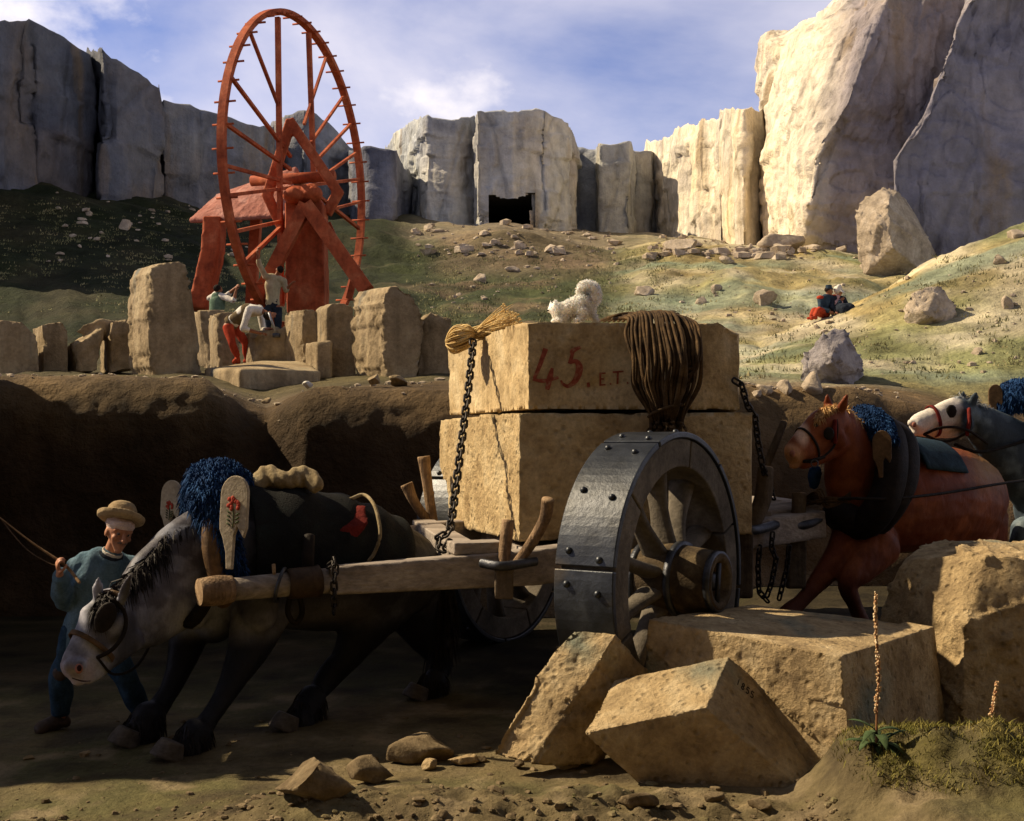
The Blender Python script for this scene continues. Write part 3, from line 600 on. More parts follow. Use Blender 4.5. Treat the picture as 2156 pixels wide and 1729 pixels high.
outcrop([(1902, 672), (1908, 640), (1925, 612), (1948, 598), (1978, 602), (1996, 622), (2012, 655), (2004, 690), (1960, 700), (1915, 694)], (1955, 676), 'large pinkish boulder sunk in the right hillside, right of the seated couple', M_rock, 61, ridge=((1935, 650, .4), (1958, 668, .5)))
outcrop([(1684, 800), (1690, 752), (1712, 722), (1735, 712), (1752, 690), (1782, 694), (1798, 724), (1812, 762), (1800, 818), (1740, 830), (1690, 822)], (1745, 806), 'big grey-lavender outcrop lying below the seated couple on the near slope', M_lav, 62, ridge=((1750, 760, .35), (1772, 730, .2)))
# ------------------------------------------------------------------ great wooden treadwheel winch
def winch():
    base = W(640, 660, 30); t = thing('treadwheel_winch', 'tall red wooden quarry winch with a huge pegged climbing wheel above the standing stones', 'winch', base)
    D = 30.0; C = W(632, 375, D); Rw = 338 / F * D
    th = math.acos(0.457) + 0.20; p = V(math.cos(th), math.sin(th), 0); nrm = V(math.sin(th), -math.cos(th), 0); up = V(0, 0, 1)
    # keep the ellipse as wide as it is seen
    def P(u, v, w=0): return C + p * u * Rw + up * v * Rw + nrm * w
    rim = []; fs = []; n = 96
    for i in range(n):
        a = 2 * math.pi * i / n
        for r_, w_ in ((1.0, 0.09), (1.0, -0.09), (0.968, -0.09), (0.968, 0.09)): rim.append(P(r_ * math.cos(a), r_ * math.sin(a), w_))
    for i in range(n):
        j = (i + 1) % n
        for k in range(4): l = (k + 1) % 4; fs.append((4 * i + k, 4 * i + l, 4 * j + l, 4 * j + k))
    obj('rim', (rim, fs), M_red, t, smooth=False)
    for i in range(46):
        a = 2 * math.pi * (i + 0.3) / 46; c = P(0.972 * math.cos(a), 0.972 * math.sin(a)); obj('peg', tube([c - nrm * 0.25, c + nrm * 0.25], 0.026, 6, 1), M_red, t)
    def UV(px, py):       # picture point -> wheel plane
        d = unit(V((px - CX) / F, 1, (HY - py) / F)); o = V(0, 0, EZ); k = np.dot(C - o, nrm) / np.dot(d, nrm); q = o + d * k - C
        return np.dot(q, p), q[2]
    sp = [((587, 52), (592, 640), .17), ((651, 50), (661, 385), .17), ((535, 93), (586, 222), .11), ((497, 178), (612, 330), .12), ((485, 268), (612, 357), .12), ((482, 350), (612, 386), .12), ((478, 412), (766, 378), .13), ((486, 496), (612, 462), .13),
          ((505, 568), (600, 470), .13), ((695, 81), (640, 262), .1), ((738, 174), (655, 300), .1), ((752, 247), (664, 340), .11), ((764, 316), (670, 378), .11), ((768, 430), (660, 450), .11), ((766, 490), (655, 400), .13)]
    for a, b, w in sp:
        ua, ub = UV(*a), UV(*b); la = math.hypot(*ua)
        if la > 0: ua = (ua[0] / la * Rw * 0.95, ua[1] / la * Rw * 0.95)
        if math.hypot(*ub) > Rw * 0.9: lb = math.hypot(*ub); ub = (ub[0] / lb * Rw * 0.95, ub[1] / lb * Rw * 0.95)
        A = C + p * ua[0] + up * ua[1]; B = C + p * ub[0] + up * ub[1]; w *= 0.66; obj('spoke', beam(A, B, w, w * 0.9), M_red, t, smooth=False)
    # diamond brace
    q = [W(x, y, 29.2) for x, y in ((690, 446), (712, 405), (612, 258), (563, 412), (594, 480))]
    v = fuse(join(*[beam(a - unit(b - a) * 0.06, b + unit(b - a) * 0.06, 0.24, 0.2, up=(0, 1, 0)) for a, b in zip(q[:-1], q[1:])]), 0.03, 1); obj('brace', v[:2], M_red, t)
    # axle
    obj('axle', tube([C - nrm * 1.3, C + nrm * 0.9], 0.13, 16, 1), M_red, t)
    # post
    f = [(601, 470), (603, 655), (682, 655), (678, 440), (668, 402), (640, 390), (612, 410)]
    v = rockify(prism([(603, 660), (599, 480), (598, 425), (625, 400), (660, 398), (680, 430), (683, 660)], 28.6, (0.0, 0.8, 0)), 0.04, 0.02, 2, 1, 3); obj('post', v, M_red, t)
    v = rockify(join(ball(W(622, 412, 28.5), (0.30, 0.35, 0.2)), ball(W(655, 408, 28.5), (0.26, 0.35, 0.22))), 0.04, 0.06, 3, 1, 4); obj('axle_bearing', v, M_red, t)
    for pts, w, w2 in (([(644, 432, 28.3), (583, 540, 28.2), (541, 632, 28.1)], 0.30, 0.27), ([(645, 432, 28.3), (712, 540, 28.2), (772, 612, 28.0)], 0.32, 0.34),
                       ([(690, 470, 29.2), (742, 585, 29.2)], 0.14, 0.14), ([(752, 560, 29.0), (736, 625, 29.0)], 0.14, 0.1), ([(648, 425, 30.6), (592, 640, 30.8)], 0.16, 0.16)):
        q = [W(*a) for a in pts]; v = join(*[beam(a, b + unit(b - a) * 0.05, w, w * 0.9, up=(0, 1, 0)) for a, b in zip(q[:-1], q[1:])]) if len(q) == 2 else beam(q[0], q[-1], w, w * 0.9, (0, 1, 0), w2, w2)
        obj('strut', v, M_red, t, smooth=False)
    # roofed shelter
    e0, e1 = W(395, 463, 31.2), W(560, 452, 30.4); r0, r1 = W(456, 408, 32.2), W(624, 350, 30.9); b0, b1 = W(500, 440, 33.2), W(650, 388, 32.0)
    # front slope, back slope, each a slab with thickness
    def slab(a, b, c, d, th):
        n_ = unit(np.cross(b - a, d - a)); n_ = n_ if n_[2] > 0 else -n_; 
        return hull([a, b, c, d, a - n_ * th, b - n_ * th, c - n_ * th, d - n_ * th])
    e1 = W(600, 452, 29.9)
    obj('roof', rockify(join(slab(e0, e1, r1, r0, 0.12), slab(b0, b1, r1, r0, 0.12)), 0.045, 0.025, 4, 1, 5), M_roof, t)
    g = hull([r1 + V(-.1, 0.1, -0.1), e1 + V(-.2, 0.4, 0.12), b1 + V(-.1, -0.1, 0)] + [r1 + V(-.2, 0.15, -0.1), e1 + V(-.3, 0.45, 0.12), b1 + V(-.2, -.05, 0)]); obj('gable', g, material('dark_gable', [(0.05, 0.018, 0.012)], 2), t, smooth=False)
    # curved rear leg
    q = [(452, 462, 31), (449, 530, 30.9), (435, 590, 30.8), (420, 655, 30.7)]
    out = []
    for a, b in zip(q[:-1], q[1:]): out.append(beam(W(*a), W(*b), 0.46, 0.7, (0, 1, 0)))
    obj('shelter_leg', rockify(join(*out), 0.05, 0.02, 2, 2, 6), M_red, t)
    q = [(540, 462, 31.6), (533, 560, 31.6), (528, 660, 31.6)]
    obj('shelter_leg', join(*[beam(W(*a), W(*b), 0.25, 0.3, (0, 1, 0)) for a, b in zip(q[:-1], q[1:])]), M_red, t, smooth=False)
winch()
# ------------------------------------------------------------------ stones standing on the terrace
def st(front, D, depth, label, seed, amp=0.02, extra=None, cat='stone block', name='standing_stone', mat=None, group='quarried stones standing on the terrace', vox=0.05, lf=0.26):
    front = [(a + (a - sum(q[0] for q in front) / len(front)) * 0.10, b) for a, b in front]; xs_ = [a for a, b in front]; x0_, w_ = min(xs_), max(xs_) - min(xs_); dy = depth[1]; front = [(x0_ + lf * w_ + (x - x0_) * (1 - lf), y) for x, y in front]
    depth = ((x0_ - CX) / F * (D + dy) - (x0_ + lf * w_ - CX) / F * D, dy, 0.03 * dy)
    v = prism(front, D, depth)
    if extra: v = join(v, *[prism(f, d, dp) for f, d, dp in extra])
    vv = crisp(v, 0.035, 0.012 + amp * 0.2, 0.05, 1.3, seed, 0.08, 0.012) if not extra else rockify(v, 0.04, amp, 1.6, 1, seed)
    return single(name, vv, mat or M_stele, label, cat, group)
st([(-40, 672), (28, 676), (72, 704), (78, 798), (-40, 800)], 22, (1.2, 1.4, 0.05), 'broad low stone block cut off by the left picture edge', 1)
st([(72, 684), (122, 676), (140, 690), (141, 790), (75, 796)], 22.5, (0.2, 1.1, 0), 'squared brown block second from the left edge, beside the broad low one', 2)
st([(140, 724), (152, 722), (205, 742), (212, 700), (216, 690), (200, 782), (150, 786)], 22.4, (0.5, 0.8, 0), 'rough broken stone with a scooped notch between two low blocks', 3, 0.07, [([(158, 700), (176, 682), (214, 672), (222, 700), (206, 720)], 22.8, (0.3, 0.6, 0))])
st([(214, 700), (222, 678), (262, 670), (276, 690), (284, 780), (212, 786)], 22.6, (0.3, 1.0, 0), 'dark rounded-top block leaning against the tall standing stone', 4)
st([(273, 640), (281, 572), (296, 555), (330, 560), (352, 550), (372, 556), (384, 580), (402, 680), (420, 792), (292, 800), (277, 760)], 21.5, (0.45, 0.9, 0), 'tallest standing stone, a tapering monolith with a worn rounded top', 5, 0.035)
st([(404, 652), (470, 652), (470, 775), (418, 780)], 25.5, (0.2, 0.8, 0), 'dark narrow block right behind the tall monolith', 6, 0.02)
st([(441, 664), (447, 657), (498, 657), (502, 668), (502, 775), (444, 775)], 24.6, (0.4, 0.7, 0), 'square block with a grey-blue streak behind the stooping worker', 7, 0.02)
st([(514, 706), (520, 698), (564, 700), (568, 712), (590, 690), (603, 684), (606, 762), (514, 768)], 23.6, (0.3, 0.5, 0), 'short notched block that the stooping worker is chiselling', 8, 0.03, None)
st([(601, 658), (612, 651), (640, 656), (664, 650), (668, 776), (602, 772)], 23, (0.35, 0.6, 0), 'upright pale block with a chipped crown in front of the red post', 9, 0.035, lf=0.5)
st([(666, 650), (680, 638), (712, 638), (738, 645), (747, 800), (664, 795)], 22.4, (0.4, 0.8, 0), 'tall stepped block with a sunlit ledge on its left side', 10, 0.03, [([(668, 720), (702, 716), (702, 800), (668, 798)], 22.1, (-0.3, 0.5, 0))])
st([(744, 660), (752, 625), (772, 603), (800, 599), (836, 614), (868, 646), (886, 672), (880, 730), (862, 812), (770, 806), (748, 760)], 21.3, (0.8, 1.0, 0), 'massive slanting boulder slab with a dark vertical streak on top', 11, 0.07, lf=0.42)
st([(882, 672), (900, 656), (945, 670), (956, 700), (952, 818), (866, 812)], 21.6, (0.5, 0.9, 0), 'brown slab leaning behind the massive boulder slab, next to the loaded blocks', 12, 0.04, lf=0.15)
def flat_slab():
    f = [W(430, 776, 21.6), W(505, 776, 20.2), W(676, 781, 21.4), W(430, 812, 21.6), W(505, 828, 20.2), W(676, 826, 21.4), W(640, 760, 23.4), W(560, 758, 24.0), W(640, 800, 23.4), W(560, 800, 24.0)]
    single('flat_slab', rockify(hull(f), 0.05, 0.015, 1.5, 1, 13), M_stele, 'wide flat slab lying like a table under the stooping worker', 'stone slab', 'quarried stones standing on the terrace')
flat_slab()
M_white = material('chalk_white', [(0.5, 0.48, 0.42), (0.75, 0.72, 0.66)], 4)
for px, py, w, h, lab, s, D in [(788, 812, 40, 26, 'pale oval stone on the bank edge below the massive slab', 31, 16.0), (838, 812, 50, 24, 'flat pale stone on the bank edge nearest the loaded blocks', 32, 16.1),
                             (648, 818, 26, 16, 'white chip of stone on the lip of the bank under the flat slab', 33, 16.0), (421, 830, 20, 34, 'bright white lump on the bank lip under the end of the flat slab', 34, 15.5),
                             (560, 850, 22, 14, 'small grey pebble in the notch of the bank', 35, 16.6), (375, 806, 60, 18, 'low greyish stone at the foot of the tall monolith', 36, 16.2)]:
    hill_rock(px, py, w, h, lab, s, M_white if s in (33, 34) else M_stele, 'loose stones along the top of the bank', pt=W(px, py, D) , sink=0.3)
# ------------------------------------------------------------------ the two loaded stone blocks
M_wood = material('grey_timber', [(0.16, 0.13, 0.11), (0.30, 0.255, 0.215), (0.42, 0.36, 0.30)], 1.8, bump=0.5, bscale=20, pos=[0.3, 0.5, 0.7], streak=((0.5, 6, 6), (0, 0, R(-20)), 5, 1.4, 0.16), stretch=(0.5, 2, 2))
M_wood_d = material('dark_timber', [(0.05, 0.037, 0.026), (0.10, 0.075, 0.05), (0.16, 0.12, 0.08)], 3, bump=0.6, bscale=24, pos=[0.3, 0.5, 0.7], streak=((8, 8, 0.8), (0, 0, 0), 4, 1.0, 0.15))
M_stake = material('bark_stake', [(0.10, 0.065, 0.04), (0.24, 0.155, 0.09), (0.36, 0.25, 0.15)], 6, bump=0.8, bscale=30, pos=[0.3, 0.5, 0.7], streak=((14, 14, 1.5), (0, 0, 0), 4, 1.0, 0.2))
M_cut = material('cut_wood_end', [(0.25, 0.16, 0.09), (0.42, 0.29, 0.17)], 12, bump=0.4, bscale=40)
M_iron = material('wrought_iron', [(0.028, 0.030, 0.036), (0.07, 0.074, 0.085), (0.12, 0.12, 0.13)], 5, rough=0.42, metal=0.75, bump=0.35, bscale=30, pos=[0.3, 0.5, 0.75], spec=0.6)
M_tyre = material('tyre_iron', [(0.009, 0.011, 0.014), (0.022, 0.026, 0.034), (0.055, 0.062, 0.072)], 3.5, rough=0.40, metal=0.45, bump=0.25, bscale=14, pos=[0.3, 0.5, 0.75], spec=0.6, stain=((0.10, 0.08, 0.055), 3, 0.60, (1, 1, 1)))
M_chain = material('chain_iron', [(0.02, 0.018, 0.017), (0.05, 0.043, 0.038)], 20, rough=0.45, metal=0.7, bump=0.2, bscale=60)
GRP = 'squared stone blocks loaded on the cart'
c0 = W(1108, 677, 9.7); c1 = W(1558, 687, 10.05); c2 = W(942, 737, 12.35); 
def blk(tops, bots, label, seed, mat, vox, amp, name='stone_block'):
    return single(name, crisp(hull([W(*a) for a in tops + bots]), vox, amp * 0.55, 0.016, 1.6, seed, 0.03, 0.006), mat, label, 'stone block', GRP)
B_UP = blk([(1108, 677, 9.7), (1515, 681, 10.1), (1557, 702, 10.15), (943, 737, 12.3), (965, 727, 12.4), (1530, 712, 12.9)],
           [(1112, 862, 9.7), (1559, 864, 10.15), (945, 876, 12.3), (1530, 868, 12.9)], 'upper stone block on the cart, painted 45. E.T. in red', 41, M_block, 0.024, 0.010)
B_LO = blk([(1092, 869, 9.62), (1584, 868, 10.12), (925, 883, 12.35), (1560, 872, 12.9)],
           [(1094, 1142, 9.62), (1584, 1128, 10.12), (925, 1098, 12.35), (1560, 1090, 12.9)], 'lower pitted stone block on the cart, under the painted one', 42, M_block2, 0.024, 0.016)
def bvh_of(o):
    m = o.data; off = Vector(ORG[o.name]); return BVHTree.FromPolygons([v.co + off for v in m.vertices], [tuple(p.vertices) for p in m.polygons])
BB = bvh_of(B_UP)
def on_surface(b, px, py, off=0.004):
    d = Vector(((px - CX) / F, 1, (HY - py) / F)).normalized(); h = b.ray_cast(Vector((0, 0, EZ)), d)
    return None if h[0] is None else np.array(h[0] - d * off)
def strokes(b, lines, off=0.004):
    vs, fs = [], []
    for pts in lines:
        P, Q = resample([V(x, y, 0) for x, y, w in pts], [(w, w) for x, y, w in pts], n=8); T = np.gradient(P, axis=0); T /= np.linalg.norm(T, axis=1, keepdims=True) + 1e-9; prev = None; k0 = None
        for p, q, t in zip(P, Q, T):
            nx = V(-t[1], t[0]); r = [on_surface(b, p[0] + nx[0] * q[0] * s, p[1] + nx[1] * q[0] * s, off) for s in (-1, 0, 1)]
            if any(x is None for x in r): prev = None; continue
            k = len(vs); vs += r
            if prev is not None: fs += [(prev, prev + 1, k + 1, k), (prev + 1, prev + 2, k + 2, k + 1)]
            prev = k
    return np.array(vs), fs
M_redpaint = material('faded_red_paint', [(0.21, 0.045, 0.025), (0.30, 0.075, 0.045), (0.36, 0.20, 0.12)], 22, bump=0.2, pos=[0.3, 0.52, 0.7])
mk = [[(1149, 734, 5.5), (1137, 768, 4.5), (1125, 797, 3.5)], [(1122, 799, 3), (1146, 802, 4), (1176, 795, 3)], [(1163, 775, 3), (1158, 795, 6), (1152, 821, 4.5)],
      [(1222, 731, 3), (1206, 739, 5), (1205, 748, 3)], [(1206, 742, 3.5), (1202, 757, 4), (1199, 766, 4)], [(1200, 764, 3), (1213, 761, 5), (1220, 775, 7.5), (1213, 799, 6.5), (1197, 813, 4), (1184, 808, 3)], [(1181, 806, 5), (1185, 804, 4)],
      [(1236, 811, 5), (1242, 810, 5)], [(1264, 786, 2), (1264, 812, 2)], [(1262, 786, 1.6), (1275, 786, 1.6)], [(1264, 798, 1.5), (1272, 798, 1.5)], [(1262, 811, 1.6), (1275, 810, 1.6)], [(1284, 809, 2), (1287, 808, 2)],
      [(1290, 784, 2), (1313, 782, 2)], [(1301, 784, 2.2), (1300, 809, 2.2)], [(1320, 807, 2), (1323, 806, 2)]]
for nm, a, b in (('painted_digit', 0, 3), ('painted_digit', 3, 7), ('painted_dot', 7, 8), ('painted_letter', 8, 12), ('painted_dot', 12, 13), ('painted_letter', 13, 15), ('painted_dot', 15, 16)): obj(nm, strokes(BB, mk[a:b]), M_redpaint, B_UP)
# ------------------------------------------------------------------ fallen blocks in the foreground
GF = 'fallen stone blocks in the foreground'
def fall(corners, label, seed, mat=M_fore, amp=0.012, vox=0.014, extra=None, name='fallen_block', chip=0.012):
    v = hull([np.asarray(c, float) for c in corners])
    q = crisp(v, vox, amp * 0.5, chip, 2.0, seed, 0.028, 0.003)
    if extra is not None: q = join(q, crisp(extra, vox, amp * 0.6, 0.04, 2.0, seed + 1, 0.05, 0.004))
    return single(name, q, mat, label, 'stone block', GF)
P2 = W(1485, 1490, 7.3); pl_n = unit(V(-0.10, -0.97, -0.22)); TR = W(1534, 1380, 7.78); tB = TR - P2
def onplane(px, py): d = W(px, py, 1.0) - V(0, 0, EZ); return V(0, 0, EZ) + d * (np.dot(P2 - V(0, 0, EZ), pl_n) / np.dot(d, pl_n))
fB = [onplane(1227, 1544), P2, onplane(1713, 1684), onplane(1344, 1650)]
B_B = fall(fB + [q + tB for q in fB], 'tilted block at the front with blue-stained top and a date on its dark side', 51, amp=0.006, chip=0.008)
A = [W(1206, 1322, 8.05), W(1294, 1336, 7.95), W(1173, 1517, 7.75), W(1135, 1566, 7.65), W(1097, 1468, 7.85), W(1078, 1540, 7.8)]
tv = W(1385, 1428, 8.2) - A[1]
B_A = fall(A + [a + tv for a in A[:3]] + [W(1035, 1590, 7.7), W(1127, 1612, 7.6), W(1240, 1610, 7.8), W(1300, 1520, 8.2)], 'slim cracked slab leaning upright against the front of the cart wheel', 52, amp=0.014, chip=0.02)
def c_block():
    tp = [W(1366, 1303, 8.15), W(1583, 1273, 9.45), W(1968, 1319, 8.8), W(1770, 1382, 7.52), W(1632, 1364, 7.72)]
    bt = [p * V(1, 1, 0) + V(0, 0, -0.1) for p in tp]; bt[0] += V(-0.08, 0.0, 0); bt[3] += V(0.03, -0.12, 0); bt[2] += V(0.1, 0, 0); bt[4] += V(0, -.08, 0)
    return fall(tp + bt, 'largest squared block lying flat below the hub of the cart wheel', 53, amp=0.010, chip=0.010)
B_C = c_block()
def d_rock():
    e = 1.35
    pts = [W(1900, 1178, 8.1 + e), W(2074, 1168, 7.7 + e), W(1962, 1138, 8.9 + e), W(2156, 1140, 9.0 + e), W(2400, 1160, 9.0 + e), W(2420, 1200, 7.8 + e), W(2110, 1200, 7.7 + e),
           W(1862, 1268, 8.2 + e), W(1840, 1530, 8.3 + e), W(2028, 1327, 7.42 + e), W(2030, 1560, 7.3 + e), W(2150, 1580, 7.35 + e), W(2420, 1580, 7.6 + e), W(1900, 1450, 9.0 + e), W(2420, 1450, 9.3 + e)]
    ex = hull([W(2080, 1290, 8.3), W(2120, 1240, 8.6), W(2250, 1250, 8.6), W(2060, 1530, 7.9), W(2020, 1430, 8.2), W(2300, 1530, 7.9), W(2300, 1300, 8.4), W(1990, 1560, 8.2), W(2300, 1560, 8.3)])
    return fall(pts, 'huge angular boulder at the right edge, sunlit on top with a greenish streak', 54, amp=0.03, vox=0.024, chip=0.025, name='boulder')
B_D = d_rock()
M_carve = material('carved_dark', [(0.03, 0.022, 0.014), (0.05, 0.035, 0.022)], 20, bump=0)
bb = bvh_of(B_B); ch = []
def glyph(x, y, s, pts):     # baseline drawn down the slope of the face
    ux, uy = 0.68, 0.72; vx, vy = 0.28, -0.96
    return [(x + (a * ux + c * vx) * s, y + (a * uy + c * vy) * s, 1.1) for a, c in pts]
D8a = [(0.3, 0.5), (0.05, 0.75), (0.3, 1.0), (0.55, 0.75), (0.3, 0.5), (0.0, 0.25), (0.3, 0.0), (0.6, 0.25), (0.3, 0.5)]
D5 = [(0.6, 1.0), (0.1, 1.0), (0.08, 0.58), (0.4, 0.6), (0.6, 0.35), (0.4, 0.02), (0.0, 0.08)]
for i, g in enumerate([[(0.25, 1.0), (0.25, 0.0)], D8a, D5, D5]): ch.append(glyph(1551 + i * 9.5, 1440 + i * 8.6, 12, g))
for g in ch: obj('carved_digit', strokes(bb, [g], 0.004), M_carve, B_B)
# ------------------------------------------------------------------ the stone cart
def lathe(prof, c, ax, seg=32):
    """prof: (distance along the axis, radius)"""
    ax = unit(ax); s = unit(np.cross(ax, (0, 0, 1.0))); u = np.cross(s, ax); vs, fs = [], []; n = len(prof)
    for j in range(seg):
        a = 2 * math.pi * j / seg; d = s * math.cos(a) + u * math.sin(a)
        for z, r in prof: vs.append(c + ax * z + d * r)
    for j in range(seg):
        k = (j + 1) % seg
        for i in range(n - 1): fs.append((j * n + i, j * n + i + 1, k * n + i + 1, k * n + i))
    return np.array(vs), fs
def arc_block(C, p, up, n, r0, r1, w0, w1, a0, a1, seg=10):
    vs, fs = [], []
    for i in range(seg + 1):
        a = a0 + (a1 - a0) * i / seg; d = p * math.cos(a) + up * math.sin(a)
        for r, w in ((r0, w0), (r1, w0), (r1, w1), (r0, w1)): vs.append(C + d * r + n * w)
    for i in range(seg):
        b = 4 * i
        for k in range(4): l = (k + 1) % 4; fs.append((b + k, b + l, b + 4 + l, b + 4 + k))
    fs += [(3, 2, 1, 0), tuple(4 * seg + k for k in range(4))]
    return np.array(vs), fs
def bevelled(vf, w=0.006, seg=1): v, f, n = ev_mesh(vf, [('BEVEL', dict(width=w, segments=seg, limit_method='ANGLE'))]); return v, f
M_felloe = material('weathered_felloe', [(0.06, 0.05, 0.038), (0.12, 0.102, 0.078), (0.20, 0.17, 0.13)], 3, bump=0.6, bscale=26, pos=[0.3, 0.5, 0.7])
M_hub = material('hub_wood', [(0.03, 0.022, 0.014), (0.085, 0.06, 0.034), (0.19, 0.14, 0.075)], 5, bump=0.8, bscale=30, pos=[0.3, 0.5, 0.72])
def cart_wheel(cart, C, th, side=1, Rr=1.07, wd=0.44, off=0.9):
    p = V(math.cos(th), math.sin(th), 0); n = V(math.sin(th), -math.cos(th), 0) * side; up = V(0, 0, 1)
    w = bpy.data.objects.new('wheel', None); COL.objects.link(w); w.parent = cart; w.location = tuple(C - ORG[cart.name]); ORG[w.name] = np.array(C, float)
    # six tyre plates, each lapping the next
    k = 6; vs = []
    for i in range(k):
        a0 = off + 2 * math.pi * i / k + 0.012; a1 = off + 2 * math.pi * (i + 1) / k - 0.012
        vs.append(bevelled(arc_block(C, p, up, n, Rr - 0.045, Rr, -wd, 0.012, a0, a1, 16), 0.008, 2))
    obj('tyre', join(*vs), M_tyre, w, smooth=False); 
    bl = []
    for i in range(k):
        a0 = off + 2 * math.pi * i / k; da = 2 * math.pi / k
        for j in range(3):
            for s_ in (-1, 1):
                a = a0 + da * (0.1 + 0.4 * j) + (0.05 if s_ > 0 else 0); d = p * math.cos(a) + up * math.sin(a); c = C + d * (Rr + 0.0) + n * (-wd / 2 + s_ * wd * 0.27)
                bl.append(ball(c, (0.026, 0.026, 0.026), 8))
    for b_ in bl: obj('bolt', b_, M_tyre, w)
    fl = []
    for i in range(k):
        a0 = off + 0.5 + 2 * math.pi * i / k + 0.008; a1 = off + 0.5 + 2 * math.pi * (i + 1) / k - 0.008
        fl.append(bevelled(arc_block(C, p, up, n, Rr - 0.255, Rr - 0.048, -wd + 0.02, -0.004, a0, a1, 14), 0.012, 2))
    obj('felloe', join(*fl), M_felloe, w, smooth=False)
    for i in range(10):
        a = 0.35 + 2 * math.pi * i / 10; d = p * math.cos(a) + up * math.sin(a); q = np.cross(n, d)
        a_ = C + d * 0.17 + n * (-wd * 0.30); b_ = C + d * (Rr - 0.24) + n * (-wd * 0.5)
        obj('spoke', limb([a_, (a_ + b_) / 2, b_], [(0.055, 0.12), (0.048, 0.075), (0.07, 0.11)], q, 12, 5, caps=False), M_felloe, w)
    h0 = -wd * 0.9; h = lathe([(h0, 0.0), (h0, 0.2), (-0.30, 0.24), (-0.08, 0.265), (0.0, 0.262), (0.02, 0.25), (0.18, 0.228), (0.30, 0.205), (0.312, 0.19), (0.30, 0.15), (0.2, 0.14), (0.2, 0.0)], C, n, 40)
    hb = obj('hub', h, M_hub, w)
    for z, r in ((0.28, 0.212), (0.0, 0.27), (-0.30, 0.246)): obj('hub_band', lathe([(z - 0.022, r - 0.02), (z - 0.022, r + 0.008), (z + 0.022, r + 0.005), (z + 0.022, r - 0.02)], C, n, 40), M_iron, w)
    obj('axle_end', lathe([(0.1, 0.075), (0.25, 0.07), (0.27, 0.055), (0.27, 0.0)], C, n, 24), M_iron, w)
    pn = C + n * 0.28; obj('linchpin', beam(pn + p * -0.02 + V(0, 0, -.17), pn + p * 0.02 + V(0, 0, .13), 0.03, 0.03, up=(1, 0, 0)), M_iron, w)
    return w
CARTG = None
